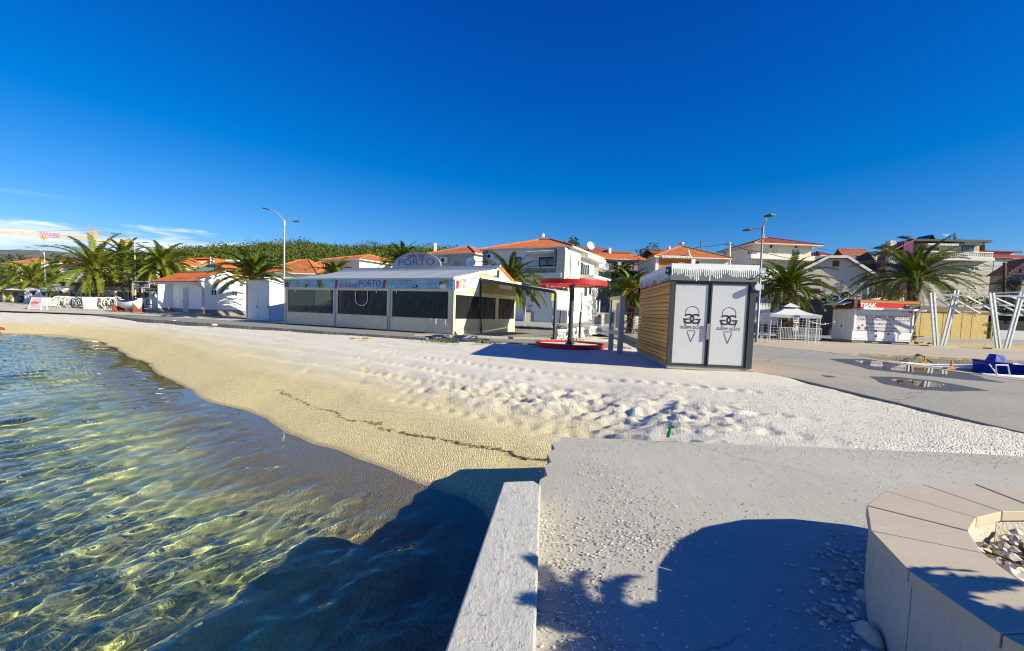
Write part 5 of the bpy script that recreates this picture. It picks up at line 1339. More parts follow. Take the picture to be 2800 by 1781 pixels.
for x0, x1 in ((1663, 1677), (1709, 1728)):
    window(ff, x0, 720, x1, 736.5, h7, WPAINT, GLASSB, .13, -.04)
    for sx in (x0-6.5, x1+.5):
        u0, z0 = ff.at(sx, 736); u1, z1 = ff.at(sx+6, 720); m = MB(); ff.box(m, u0, u1, -.06, -.004, z0, z1); m.build('shutter', pm('maroon_shutter', (.12, .02, .02), .7), h7)
for (a, b, u, ru) in cuts: rail(f, a, b, .1, zA, zA+.85, LGREY, h7, 8)
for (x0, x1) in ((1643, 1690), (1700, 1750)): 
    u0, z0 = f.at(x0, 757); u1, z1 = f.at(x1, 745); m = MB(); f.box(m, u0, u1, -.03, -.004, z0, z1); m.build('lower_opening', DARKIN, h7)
# H8 --------------------------------------------------------------------------
f = Fac(1789, 1986, 810, 702, Y=62, yaw=-2); d = 10
h8 = hse('town_house', 'house with wide rusty hip roof, half orange and half beige, rising behind kiosk', 'house', f)
body(f, d, BEIGE, h8); hip_roof(f, d, f.h, D(1891, 672, 66).z-f.p(0, 0, f.h).z, .5, OLD_TILE, h8, 4.9)
u1 = f.at(1888, 720)[0]; m = MB(); f.box(m, .3, u1, -.05, -.003, -3, f.h-.3); m.build('orange_wall', ORANGEW, h8)
m = MB(); f.box(m, u1+.003, u1+.5, -.4, -.003, -3, f.h-.1); f.box(m, -.1, .29, -.2, -.003, -3, f.h-.1); m.build('pilaster', WHITE, h8)
awning(f, 1806, 704, 1887, 707, h8, .8); window(f, 1898, 715, 1911, 724, h8, DGREY, GLASS, .1)
MB().tube([D(1882, 686, 62), D(1886, 701, 61.5)], .14, 6).build('vent_pipe', WPAINT, h8)
MB().tube([D(1863, 683, 70), D(1863, 670, 70)], .2, 6).build('chimney_cowl', LGREY, h8); MB().tube([D(1863, 669, 70), D(1863, 664, 70)], .45, 8).build('cowl_cap', LGREY, h8)
MB().tube([D(1916, 676, 66), D(1916, 659, 66)], .06, 5).build('mast', DGREY, h8)
f = Fac(1786, 1852, 740, 694, Y=80, yaw=0); hx = hse('town_house', 'red brown roofed house peeping out left behind rusty hip roof', 'house', f); body(f, 8, ORANGEW, hx); gable_roof_u(f, 8, f.h, 1.2, .3, BROWN_TILE, hx)
m = MB(); m.tube([D(1831, 684, 79), D(1829, 674, 79)], .18, 6); m.build('chimney', WHITE, hx)
# H9 -----------------------------------------------------------------------------
f = Fac(2062, 2210, 800, 667, Y=82, yaw=2); d = 11
h9 = hse('town_house', 'white two storey house with dark red hip roof and long balcony, right of lamp', 'house', f)
body(f, d, WHITE2, h9); hip_roof(f, d, f.h, D(2123, 646, 86).z-f.p(0, 0, f.h).z, 1.4, DRED_TILE, h9, 5.4)
window(f, 2163, 679, 2187, 703, h9, WPAINT, GLASSB, .18); window(f, 2084, 679, 2099, 703, h9, BEIGE, BEIGE, .1, mull=0); window(f, 2113, 679, 2123, 703, h9, BEIGE, BEIGE, .1, mull=0)
a, b = f.at(2040, 709.5), f.at(2212, 704); m = MB(); f.box(m, a[0], b[0], -1.6, -.003, a[1], b[1]); m.build('balcony', WHITE2, h9)
rail(f, a[0], b[0], -1.58, b[1], b[1]+.95, MGREY, h9, 40, .025)
for x in (2108, 2176): 
    u, z = f.at(x, 674); m = MB(); f.box(m, u-.15, u+.15, -.2, -.004, z-.25, z+.2); m.build('wall_lamp', BLACK, h9)
s = f.side(False, d)
for (x0, x1) in ((2046, 2049), (2053, 2056)): window(s, x0, 688, x1, 697, h9, DGREY, GLASS, .1, mull=0)
f = Fac(2032, 2063, 800, 676, Y=92, yaw=2); hx = hse('town_house', 'narrow lilac grey house gable left behind white two storey house', 'house', f); body(f, 9, GREYW, hx)
m = MB(); m.prism([f.p(-.5, -.3, f.h-1.8), f.p(f.w, -.3, f.h+.4), f.p(f.w, 9, f.h+.4), f.p(-.5, 9, f.h-1.8)], (0, 0, .2)); m.build('roof', SLATE, hx)
# H10 -------------------------------------------------------------------------------
f = Fac(2172, 2377, 820, 749, Y=58, yaw=-14); d = 5
h10 = hse('gable_house', 'plain beige house with half hipped gable and brown shutters right of gazebo palm', 'house', f)
body(f, d, BEIGE, h10)
zc_, ua, ub = f.at(2290, 707)[1], f.at(2261, 707)[0], f.at(2313, 708)[0]; zp = D(2278, 694, 57).z-f.o.z; up = (ua+ub)/2
m = MB(); m.prism([f.p(0, 0, f.h), f.p(f.w, 0, f.h), f.p(ub, 0, zc_), f.p(ua, 0, zc_)], f.uv*d); m.build('gable_wall', BEIGE, h10)
m = MB(); sR, sL = (zc_-f.h)/(f.w-ub), (zc_-f.h)/ua
eR, eL = f.p(f.w+.55, -.5, f.h-.55*sR+.1), f.p(-.55, -.5, f.h-.55*sL+.1); cR, cL, ap = f.p(ub, -.5, zc_+.1), f.p(ua, -.5, zc_+.1), f.p(up, 2.2, zp)
dd_ = f.uv*(d+1); apb = f.p(up, d+.5, zp)
def slab(P_, th=.12): m.prism(P_, (0, 0, th))
slab([cL, cR, ap]); m.prism([eR, eR+dd_, apb, ap, cR], (0, 0, .12)); m.prism([cL, ap, apb, eL+dd_, eL], (0, 0, .12)); m.build('roof', DRED_TILE, h10)
m = MB()
for a, b in ((eR, cR), (cR, cL), (cL, eL)): m.bar(a+V((0, -.03, .05)), b+V((0, -.03, .05)), .06, .3)
m.build('verge', WHITE, h10)
for (x0, y0, x1, y1) in ((2277, 713.5, 2293.5, 729.5), (2227, 763, 2244, 775), (2222, 789, 2242, 802)): window(f, x0, y0, x1, y1, h10, SHUT, SHUT, .07, -.06)
MB().tube([f.p(f.w-.1, -.1, f.h-.5), f.p(f.w-.1, -.1, -2)], .06, 6).build('downpipe', MGREY, h10)
m = MB(); f.box(m, f.at(2290, 766)[0], f.at(2304, 766)[0], -.03, -.003, f.at(2300, 768)[1], f.at(2300, 767)[1]); f.box(m, f.at(2303, 766)[0], f.at(2304, 766)[0], -.03, -.003, f.at(2300, 787)[1], f.at(2300, 768.1)[1]); m.build('wall_pipe', MGREY, h10)
# H11 stone house -------------------------------------------------------------------
f = Fac(2493, 2704, 830, 704, Y=68, yaw=-6); d = 9
h11 = hse('stone_house', 'tall stone clad house with balustraded top terrace and rooftop solar panels behind big palm', 'house', f)
body(f, d, STONE, h11)
a, b = f.at(2498, 704)[0], f.at(2694, 704)[0]; zt_ = f.at(2500, 689)[1]
m = MB(); f.box(m, a, b+.2, -1.3, 0-.002, f.h-.45, f.h); m.build('terrace_slab', WHITE2, h11)
bal = MB(); f.box(bal, a, b, -1.28, -1.05, zt_-.16, zt_); f.box(bal, a, b, -1.28, -1.05, f.h+.002, f.h+.12); bo = bal.build('balustrade', WHITE, h11)
m = MB(); n = 34
for i in range(n):
    u = a+.12+(b-a-.24)*i/(n-1); m.lathe(f.p(u, -1.165, f.h+.12), [(.07, 0), (.05, .1), (.105, (zt_-f.h-.28)*.35), (.05, (zt_-f.h-.28)*.75), (.07, zt_-f.h-.28)], 8)
m.build('balusters', WHITE, bo, uv=False)
ft = Fac(0, 0, 0, 0, yaw=-6, o=f.p(0, 2.2, 0), w=f.w, h=f.h)
tu0, tz1 = ft.at(2521, 664); tu1 = ft.at(2680, 664)[0]
m = MB(); ft.box(m, tu0, tu1, 0, 7, f.h, tz1); m.build('top_storey', STONE, h11)
m = MB(); ft.box(m, tu0-2.2, tu1+.4, -1.5, 7.2, tz1, tz1+.32); m.build('flat_roof', SLATE, h11)
for (x0, y0, x1, y1) in ((2523, 678, 2539, 690), (2544, 678, 2566, 690), (2630, 672, 2662, 689)): window(ft, x0, y0, x1, y1, h11, DGREY, GLASSB, .12, -.05)
awning(ft, 2520, 669, 2602, 674, h11, 1.3); awning(ft, 2622, 663, 2668, 669, h11, 1.1)
for (x0, y0, x1, y1) in ((2651, 727, 2677, 743), (2648, 785, 2672, 795)): window(f, x0, y0, x1, y1, h11, WHITE2, GLASSB, .15, -.04)
for k, (x0, y0, x1, y1) in enumerate(((2502, 645, 2537, 661), (2533, 641, 2575, 661))):
    p0, p1 = ft.p(ft.at(x0+8*k, y1)[0], 1, tz1+.4), ft.p(ft.at(x1, y1)[0], 1, tz1+.4); z_ = ft.at(x0, y0)[1]
    if k == 0: P_ = [p0+V((1.0, 0, 0)), p1, p1+V((-1.0, 1.5, z_-tz1-.4)), p0+V((-.4, 1.5, z_-tz1-.4))]
    else: P_ = [p0, p0+V((0, 2.5, 0)), p0+V((1.2, 2.5, z_-tz1-.3)), p0+V((1.2, 0, z_-tz1-.3))]
    m = MB(); m.prism(P_, (0, 0, .1)); 
    if k: m.prism([p0+V((1.25, 0, z_-tz1-.3)), p0+V((1.25, 2.5, z_-tz1-.3)), p1+V((0, 2.5, 0)), p1], (0, 0, .1))
    m.build('solar_panel', glass('solar_glass', (.02, .03, .06), .1), h11)
    m = MB(); m.bar(P_[2], V((P_[2].x, P_[2].y, tz1+f.o.z+.3)), .08); m.build('panel_strut', LGREY, h11)
m = MB(); cq = f.p(-.5, 1.0, 0); m.add([cq+V((-1.5, 0, -3)), cq+V((.8, 0, -3)), cq+V((.8, 1.2, -3)), cq+V((-1.5, 1.2, -3))]+[V((D(2467, 652, 67).x, cq.y, D(2470, 652, 67).z))+V((a, b, 0)) for a, b in ((0, 0), (.85, 0), (.85, 1), (0, 1))], [(0, 1, 5, 4), (1, 2, 6, 5), (2, 3, 7, 6), (3, 0, 4, 7), (4, 5, 6, 7)]); chm = m.build('chimney', STONE, h11)
MB().box(D(2474, 648, 67.5), (1.3, 1.2, .12)).build('chimney_cap', SLATE, chm)
fp = Fac(2411, 2464, 825, 700, Y=70, yaw=-8)
m = MB(); fp.box(m, 0, fp.w, 0, 2, -3, fp.at(2450, 700)[1]); m.build('purple_wing', PURPLE, h11)
m = MB(); fp.box(m, fp.at(2450, 700)[0], fp.w, -1.5, -.003, -3, fp.at(2455, 664)[1]); m.build('purple_pier', PURPLE, h11)
m = MB(); zq = fp.at(2462, 663)[1]; m.prism([fp.p(-.6, -1.6, fp.at(2411, 697)[1]), fp.p(fp.w, -1.6, zq), fp.p(fp.w, 2, zq), fp.p(-.6, 2, fp.at(2411, 697)[1])], (0, 0, .2)); m.build('wing_roof', BROWN_TILE, h11)
m = MB(); m.prism([fp.p(0, -.01, fp.at(2411, 699)[1]), fp.p(fp.at(2450, 700)[0], -.01, fp.at(2411, 699)[1]), fp.p(fp.at(2450, 700)[0], -.01, fp.at(2450, 672)[1])], fp.uv*1.8); m.build('wing_gable', BEIGE, h11)
for (y0, y1) in ((704, 724), (751, 766)):
    a_, zb_ = fp.at(2414, y1); b_, zt2 = fp.at(2448, y0); rail(fp, a_, b_, -1.4, zb_, zb_+1.1, WPAINT, h11, 7, .08, 'wing_railing')
    m = MB(); fp.box(m, a_-.2, b_+.1, -1.5, -.003, zb_-.4, zb_); m.build('wing_balcony', PURPLE, h11)
m = MB(); m.tube([D(2597, 664, 69), D(2597, 639, 69)], .05, 5)
for k in range(4): m.bar(D(2575+4*k, 641+k*2.4, 69), D(2608+3*k, 641.5+k*2.4, 69), .05)
m.build('television_aerial', LGREY, h11)
dish(D(2612, 649, 69), (.9, -.6, .2), .75, h11)
m = MB(); m.prism([f.p(tu1+.5, 2, f.h+2.3), f.p(f.w+.5, 2, f.h+1.0), f.p(f.w+.5, 9, f.h+1.0), f.p(tu1+.5, 9, f.h+2.3)], (0, 0, .15)); m.build('side_roof', OLD_TILE, h11)
# H12, H13 right edge ------------------------------------------------------------------
f = Fac(2707, 2840, 830, 706, Y=76, yaw=0); hx = hse('town_house', 'grey blue house with maroon roof edge right of the stone house', 'house', f)
body(f, 9, pm('blue_grey_render', (.36, .40, .46), .85, .08, .7, .2, 40, stain=.2), hx)
m = MB(); m.prism([f.p(-.4, -.5, f.h), f.p(f.w, -.5, f.h), f.p(f.w, 3, f.h+.95), f.p(-.4, 3, f.h+.95)], (0, 0, .15)); m.build('roof', DRED_TILE, hx)
for (x0, y0, x1, y1) in ((2721, 746, 2742, 767), (2719, 784, 2742, 797), (2708, 745, 2714, 766)): window(f, x0, y0, x1, y1, hx, LGREY, GLASS, .1)
m = MB(); f.box(m, .3, f.w, -1.3, -.003, f.at(2730, 782)[1], f.at(2730, 768)[1]); m.build('balcony', GREYW, hx)
m = MB(); f.box(m, f.at(2746, 690)[0], f.at(2830, 690)[0], 3.2, 8, f.h, f.at(2750, 682)[1]); m.build('top_storey', GREYW, hx)
window(Fac(0, 0, 0, 0, yaw=0, o=f.p(0, 3.2, 0), w=f.w, h=f.h), 2758, 686, 2796, 693, hx, DGREY, GLASS, .1)
m = MB(); f.box(m, f.at(2742, 690)[0], f.at(2830, 690)[0], 2.6, 8, f.at(2750, 681.5)[1], f.at(2750, 679)[1]); m.build('top_roof', DRED_TILE, hx)
f = Fac(2752, 2866, 835, 744, Y=60, yaw=-20); hx = hse('stone_barn', 'yellowish stone gable house at the right edge of photo behind pole', 'house', f); body(f, 4, STONE_Y, hx)
zr = D(2806, 704, 59).z-f.o.z; m = MB(); m.prism([f.p(0, 0, f.h), f.p(f.w, 0, f.h), f.p(f.w/2, 0, zr)], f.uv*4); m.build('gable_wall', STONE_Y, hx); gable_roof_v(f, 4, f.h, zr-f.h, .3, BROWN_TILE, hx)
window(f, 2786, 735, 2793, 747, hx, SHUT, DARKIN, .08, mull=0)
f = Fac(2786, 2850, 850, 766, Y=54, yaw=0); hx = hse('stone_shed', 'small stone outbuilding with dark roof at right edge, below the stone gable', 'shed', f); body(f, 3, STONE_Y, hx)
m = MB(); m.prism([f.p(-.5, -.4, f.h-.3), f.p(f.w, -.4, f.h+.8), f.p(f.w, 3.2, f.h+.8), f.p(-.5, 3.2, f.h-.3)], (0, 0, .15)); m.build('roof', SLATE, hx)
# small ones along the skyline ------------------------------------------------------------
for (x0, x1, yt, yb, Y, rh, rm, wm, lab) in (
    (2242, 2276, 699, 730, 120, 1.6, DRED_TILE, WHITE2, 'small red roofed house on the skyline behind beige gable'),
    (2222, 2238, 696, 725, 135, 1.2, BROWN_TILE, BEIGE, 'tiny house with pinkish roof left of small red roofed one on the skyline'),
    (2306, 2334, 703, 725, 140, 1.2, DRED_TILE, WHITE2, 'low red roofed house on the skyline left of autumn bush'),
    (2394, 2422, 697, 720, 130, .8, BROWN_TILE, BEIGE, 'low brown house on the skyline left of purple wing'),
    (1986, 2034, 716, 745, 95, 1.3, DRED_TILE, GREYW, 'dark red roofed house between kiosk roof and street lamp'),
    (1955, 1990, 703, 740, 105, 1.2, BROWN_TILE, BEIGE, 'small house with brown roof right of rusty hip roof'),
    (1722, 1752, 706, 735, 130, .8, BROWN_TILE, WHITE2, 'small pale house just above right end of arched house')):
    f = Fac(x0, x1, yb, yt, Y=Y, yaw=0); hx = hse('distant_house', lab, 'house', f); body(f, 8, wm, hx, -6); hip_roof(f, 8, f.h, rh, .4, rm, hx, 2.2); window(f, x0+(x1-x0)*.35, yt+3, x0+(x1-x0)*.65, yt+9, hx, WPAINT, GLASS, .15)
f = Fac(2347, 2366, 720, 698, Y=150, yaw=0); hx = hse('distant_house', 'white flat roofed terrace house on the skyline with row of windows', 'house', f); body(f, 8, WHITE, hx, -8); window(f, 2350, 699.5, 2363, 705, hx, WPAINT, GLASS, .2, mull=4)
f = Fac(2340, 2408, 770, 742, Y=72, yaw=-4); hx = hse('town_house', 'low house with brown tiled roof and skylight between beige gable and purple wing', 'house', f); body(f, 9, WHITE2, hx); gable_roof_u(f, 9, f.h, 4.0, .4, BROWN_TILE, hx); m = MB(); m.box(D(2388, 727, 73.6), (.9, .6, .4)); m.build('skylight', WPAINT, hx)
m = MB(); m.box(D(2372, 720, 75), (.7, .6, 1.4)); m.build('chimney', BROWN_TILE, hx)
# far left hillside --------------------------------------------------------------------------
fh = [(20, 46, 718, 730, 260, WHITE, 'white flat house far left on the hillside above the trees', None), (53, 92, 712, 724, 250, WHITE2, 'widest red roofed villa far left under the mountain', RED_TILE), (28, 58, 724, 734, 215, WHITE2, 'red roofed house far left below the white flat house', RED_TILE),
      (-10, 12, 727, 740, 180, WHITE, 'white house cut by the left edge of the photo', None), (2, 24, 720, 730, 230, BEIGE, 'beige house by left edge above the white one', RED_TILE), (140, 157, 712, 722, 240, WHITE, 'tiny white house right of far lamp, below the mountain', RED_TILE), (170, 215, 722, 735, 150, WHITE2, 'orange roofed house glimpsed through the fronds of big palm', RED_TILE),
      (118, 150, 728, 740, 140, GREYW, 'grey roofed house left behind the big palm', SLATE), (335, 420, 712, 730, 130, WHITE2, 'pale house behind the second palm under the wooded hill', RED_TILE)]
for (x0, x1, yt, yb, Y, wm, lab, rm) in fh:
    f = Fac(x0, x1, yb+20, yt+4, Y=Y, yaw=-12); hx = hse('distant_house', lab, 'house', f); body(f, 9, wm, hx, -10)
    if rm: hip_roof(f, 9, f.h, 2.2*Y/230, .5, rm, hx, 3.5)
    else:
        m = MB(); f.box(m, -.3, f.w+.3, -.3, 9.2, f.h, f.h+.5); m.build('roof', WHITE2, hx)
    window(f, x0+(x1-x0)*.25, yt+6, x0+(x1-x0)*.75, yt+10, hx, WPAINT, GLASS, .2, mull=3)

# ================================================================ shop, street furniture by the road
f = Fac(1410, 1508, 882, 801, Y=53, yaw=0); d = 6
shop = thing('corner_shop', 'small white corner shop with barred window, bread poster and orange tiled canopy behind awning', 'shop', f.o)
zb = f.at(1508, 856)[1]
u0 = f.at(1463, 850)[0]
m = MB(); f.box(m, u0, f.w, 0, d, zb, f.h); f.box(m, 0, u0-.002, 1.3, d, -.5, f.h); m.build('wall', WHITE, shop)
m = MB(); uu = f.at(1431, 870)[0]; f.box(m, uu, f.w+.15, -.9, -.003, -.4, zb-.03); f.box(m, u0, f.w, 0, d, -.4, zb-.003); m.build('base_wall', CONC, shop)
m = MB(); m.prism([f.p(u0-.3, -.3, f.h), f.p(f.w+.3, -.3, f.h), f.p(f.w+.3, -.3, f.h+.25), f.p((u0+f.w)/2, -.3, f.h+.75), f.p(u0-.3, -.3, f.h+.25)], f.uv*(d+.4)); m.build('parapet', WHITE, shop)
m = MB(); m.prism([f.p(-.4, -.6, f.at(1411, 803)[1]), f.p(u0+.4, -.6, f.at(1411, 803)[1]), f.p(u0-.5, 2.5, f.h+1.1), f.p(-.4, 2.5, f.h+1.1)], (0, 0, .12)); m.build('canopy_roof', RED_TILE, shop)
w = window(f, 1467, 810, 1506, 845, shop, GREENP, GLASS, .1, -.05)
m = MB()
for k in range(9):
    u = f.at(1468+k*4.6, 830)[0]; f.box(m, u, u+.05, -.14, -.10, f.at(1468, 846)[1], f.at(1468, 809)[1])
for y in (814, 824, 836): f.box(m, f.at(1466, y)[0], f.at(1507, y)[0], -.17, -.145, f.at(1466, y+.8)[1], f.at(1466, y)[1])
m.build('window_grille', GREENP, w)
fi = Fac(0, 0, 0, 0, yaw=0, o=f.p(0, 1.3, 0), w=u0, h=f.h)
POST = pm('lilac_poster', (.55, .52, .70), .4, .08, 1, 0)
for (x0, x1) in ((1412, 1426), (1430, 1442), (1445, 1460)): 
    a, zt_ = fi.at(x0, 816); b, z0 = fi.at(x1, 857); w = window_u(fi, a, b, z0, zt_, shop, DGREY, POST, .1, -.06, mull=0, name='poster_window')
    if x0 < 1440:
        m = MB(); disc2(m, fi, (a+b)/2, z0+.55, (b-a)*.36, -.046, ry=.42); m.build('bread_picture', INKB, w)
        m = MB(); strip2(m, fi, arc((a+b)/2, z0+.8, (b-a)*.36, 1.1, 0, 180, 16), .08, -.048); m.build('basket_handle_picture', pm('wicker_print', (.35, .2, .1), .6), w)
    m = MB(); strip2(m, fi, [(a+.2+.12*i, zt_-.42+.1*((i*7) % 3)) for i in range(int((b-a-.3)/.12))], .05, -.048); m.build('faded_lettering', INKR, w)
m = MB(); fi.box(m, fi.at(1410, 870)[0], fi.at(1428, 870)[0], -.1, -.003, -.1, fi.at(1412, 859)[1]); m.build('green_panel', GREENP, shop)
m = MB(); c = D(1457, 816, 51.5); m.tube([c+V((0, -.1, 0)), c+V((0, .1, 0))], .42, 20); o = m.build('round_sign', REDP, shop); o.scale = (.62, 1, 1); oo = c-worigin(shop); o.location = (oo.x*.38, 0, 0)
m = MB(); m.bar(c+V((-.12, -.12, -.2)), c+V((.16, -.12, .2)), .14, .02); m.build('round_sign_stripe', WPAINT, shop)
rail(f, uu, f.w+.1, -.8, zb-.03, zb+.75, GREENP, shop, 6, .04)
# traffic mirror on its post
p = D(1434, 893, 42); mir = thing('traffic_mirror', 'round traffic mirror on a thin post in front of corner shop', 'mirror', p)
tp = D(1436, 790, 42); MB().tube([p, V((p.x+.05, p.y, tp.z))], .05, 8).build('post', GALV, mir)
c = D(1443, 797, 41.8); MB().tube([c+V((0, .06, 0)), c+V((.02, -.06, 0))], [.42, .46], 18).build('mirror_rim', LGREY, mir); MB().tube([c+V((.02, -.061, 0)), c+V((.02, -.10, 0))], [.40, .25], 18).build('mirror_glass', GLASSB, mir)
# gates and piers of the gardens along the street
def pier(px0, px1, yb, yt, Y, lab, mat=CONC, d=.5, name='gate_pier', cat='pier'):
    f = Fac(px0, px1, yb, yt, Y=Y, yaw=0); m = MB(); f.box(m, 0, f.w, 0, d, -.3, f.h); o = m.build(name, mat); tag(o, lab, cat)
    return o
pier(1511, 1533, 881, 846, 52, 'pale concrete garden wall between corner shop and green gate', CONC, .4, 'garden_wall', 'wall')
pier(1548, 1575, 878, 840, 55, 'pale garden wall right of green gate below the blind', CONC, .4, 'garden_wall', 'wall')
f = Fac(1535, 1547, 880, 846, Y=54, yaw=0); gt = thing('garden_gate', 'dark green metal gate behind the hanging blind', 'gate', f.o); m = MB(); f.box(m, 0, f.w, 0, .05, -.1, f.h); m.build('panel', GREENP, gt); rail(f, 0, f.w, -.06, .2, f.h, GREENP, gt, 5)
pier(1625, 1645, 885, 859, 50, 'low grey wall block at the foot of side street', CONC, 1.2, 'garden_wall', 'wall')
pier(1645.5, 1650, 885, 859, 49.6, 'pale post at right end of low grey wall block', WHITE2, .3, 'gate_post', 'post')
pier(1702, 1710, 908, 861, 42, 'pale timber post right of notice case', pm('pale_post', (.5, .42, .3), .8, .15, 3), .25, 'timber_post', 'post')
pier(1637, 1640, 860, 820, 50, 'thin white sign post by the low grey wall', WPAINT, .08, 'sign_post', 'post')
pier(1600, 1632, 872, 832, 62, 'stone retaining wall with steps below the white house', STONE_G, 1.0, 'retaining_wall', 'wall')
pier(1655, 1700, 884, 858, 52, 'dark garden wall behind the notice case', pm('dark_wall', (.10, .10, .10), .9, .2, 2), .4, 'garden_wall', 'wall')
p = D(1602, 846, 60); bn = thing('wheelie_bin', 'bright green wheelie bin at the foot of the white house', 'bin', p); m = MB(); m.box(p+V((0, 0, .5)), (.55, .6, 1.0)); m.build('body', pm('green_plastic', (.03, .30, .04), .5), bn); m = MB(); m.box(p+V((0, 0, 1.04)), (.6, .65, .07)); m.build('lid', pm('green_plastic_lid', (.02, .22, .03), .5), bn)
p = D(1497, 875, 51); ys_ = thing('yellow_sign', 'small yellow notice fixed to the awning post beside corner shop', 'sign', D(1510, 860, 40)); a = D(1508.5, 800, 40); b = D(1520, 823, 40)
m = MB(); m.box(((a.x+b.x)/2, 40, (a.z+b.z)/2), (b.x-a.x, .04, a.z-b.z)); m.build('plate', INKY, ys_); MB().tube([D(1511, 890, 40.05), D(1511, 800, 40.05)], .04, 6).build('post', LGREY, ys_)
# wires and utility poles
p = D(1996, 742, 75); up_ = thing('utility_pole', 'wooden power pole with cables on the skyline right of kiosk', 'pole', p); tp = D(1995, 663, 75); MB().tube([p, tp], .14, 7).build('post', WHITE2, up_)
MB().bar(tp+V((-.7, 0, -.4)), tp+V((.7, 0, -.4)), .12).build('crossarm', DGREY, up_)
def wire(pts, r=.03):
    P_ = [D(*q) for q in pts]; out = []
    for i in range(len(P_)-1):
        for k in range(8):
            w_ = k/8; s_ = P_[i].lerp(P_[i+1], w_); s_.z -= .02*(P_[i]-P_[i+1]).length*4*w_*(1-w_)*.6; out.append(s_)
    return MB().tube(out+[P_[-1]], r, 4)
wire([(1995, 664, 75), (1916, 676, 70), (1790, 693, 70), (1700, 703, 78)], .045).build('cable', BLACK, up_)
wire([(1996, 668, 75), (2084, 690, 60), (2230, 720, 60)], .045).build('cable', BLACK, up_)
wire([(1995, 670, 75), (1972, 692, 70)], .03).build('cable', BLACK, up_)
p = D(2744, 850, 52); up2 = thing('utility_pole', 'half rusty half yellow utility pole with cables at right, behind the V frames', 'pole', p); m = MB(); m.tube([p, D(2746, 718, 52)], .13, 8); m.build('post', BROWNW, up2)
m = MB(); m.tube([D(2748.5, 850, 51.9), D(2749.5, 719, 51.9)], .06, 6); m.build('yellow_conduit', INKO, up2)
for y0, y1 in ((727, 735), (753, 752), (777, 777)): wire([(2640, y0-2, 60), (2746, y0, 52), (2900, y1, 50)], .03).build('cable', BLACK, up2)
wire([(2212, 672, 80), (2330, 690, 95), (2420, 703, 100)], .035).build('cable', BLACK, up_)
# ================================================================ vegetation
PALMG = leaf('palm_leaflets', (.030, .060, .008), (.15, .19, .022), .22, .7, .42)
PALMG2 = leaf('palm_leaflets_bright', (.055, .095, .008), (.23, .27, .025), .25, .7, .42)
PALMD = leaf('dry_palm_leaf', (.18, .12, .045), (.42, .31, .14), .2, .9, .7)
RACH = pm('frond_midrib', (.30, .32, .07), .5, .2, 3, 0)
STALK = pm('orange_fruit_stalks', (.55, .30, .03), .6, .25, 3, 0)
t = NT('palm_bark'); uv = t.obj(); P = t.pos()
vo = t.n('TexVoronoi', Vector=t.scl(P, (5, 5, 4.2)), Scale=1.0)
c = t.mix(t.ramp(vo.outputs['Distance'], [(.15, 0), (.6, 1)]), (.36, .24, .12), (.05, .03, .02))
t.pr(Base_Color=c, Roughness=.9, Normal=t.bump(vo.outputs['Distance'], -.9, .08)); BARK = t.m
BARK2 = pm('tree_bark', (.12, .085, .055), .9, .3, 4, .6, 20, .03)
def frond_np(c, az, e0, L, droop, r, nl=34, wl=.05, ll=.50, roll=0.0):
    "one feather leaf: returns rachis quads and leaflet quads (verts arrays)"
    n = 16; s = np.linspace(0, 1, n); el = e0-droop*s**1.25
    el = np.maximum(el, -1.45)
    ds = L/(n-1); h = np.concatenate([[0], np.cumsum(np.cos(el[:-1])*ds)]); z = np.concatenate([[0], np.cumsum(np.sin(el[:-1])*ds)])
    bend = r.uniform(-.10, .10)
    hx = h*np.cos(az)-bend*s**2*L*np.sin(az); hy = h*np.sin(az)+bend*s**2*L*np.cos(az)
    Pn = np.stack([c[0]+hx, c[1]+hy, c[2]+z], 1)
    T = np.gradient(Pn, axis=0); T /= np.linalg.norm(T, axis=1)[:, None]
    side = np.array([-math.sin(az), math.cos(az), 0.0])
    side = side*math.cos(roll)+np.array([0, 0, 1.0])*math.sin(roll)
    S = np.tile(side, (n, 1)); S -= T*(S*T).sum(1)[:, None]; S /= np.linalg.norm(S, axis=1)[:, None]
    N = np.cross(T, S); N *= np.sign(N[:, 2:3]+1e-6)
    w = np.interp(s, [0, .15, 1], [.07, .035, .008])[:, None]
    ra = [Pn-S*w, Pn+N*w*.6, Pn+S*w]
    tt = np.linspace(.13, .985, nl); idx = tt*(n-1); i0 = np.minimum(idx.astype(int), n-2); fr = (idx-i0)[:, None]
    def ip(A): return A[i0]*(1-fr)+A[i0+1]*fr
    p, tg, sd, nn = ip(Pn), ip(T), ip(S), ip(N)
    ln = ll*np.interp(tt, [.1, .28, .6, .9, 1], [.45, 1, 1, .62, .35])[:, None]*(L/4.0)**.5
    quads = []
    for sg in (-1, 1):
        jit = np.array([[r.uniform(-.12, .12), r.uniform(-.18, .14), r.uniform(.8, 1.1)] for _ in range(nl)])
        fw = np.interp(tt, [0, 1], [.45, .95])[:, None]+jit[:, :1]
        d = sd*sg*.9+tg*fw+nn*(.42+jit[:, 1:2]); d /= np.linalg.norm(d, axis=1)[:, None]
        le = ln*jit[:, 2:3]
        mid = p+d*le*.5; tip = p+d*le-np.array([0, 0, 1])*le*.20
        wd = tg*wl*.5
        a = np.stack([p-wd*.6, mid-wd, mid+wd, p+wd*.6], 1); b = np.stack([mid-wd, tip-wd*.15, tip+wd*.15, mid+wd], 1)
        quads += [a, b]
    rq = []
    for k in range(n-1):
        rq.append(np.stack([ra[0][k], ra[0][k+1], ra[1][k+1], ra[1][k]])); rq.append(np.stack([ra[1][k], ra[1][k+1], ra[2][k+1], ra[2][k]]))
    return np.stack(rq), np.concatenate(quads, 0)
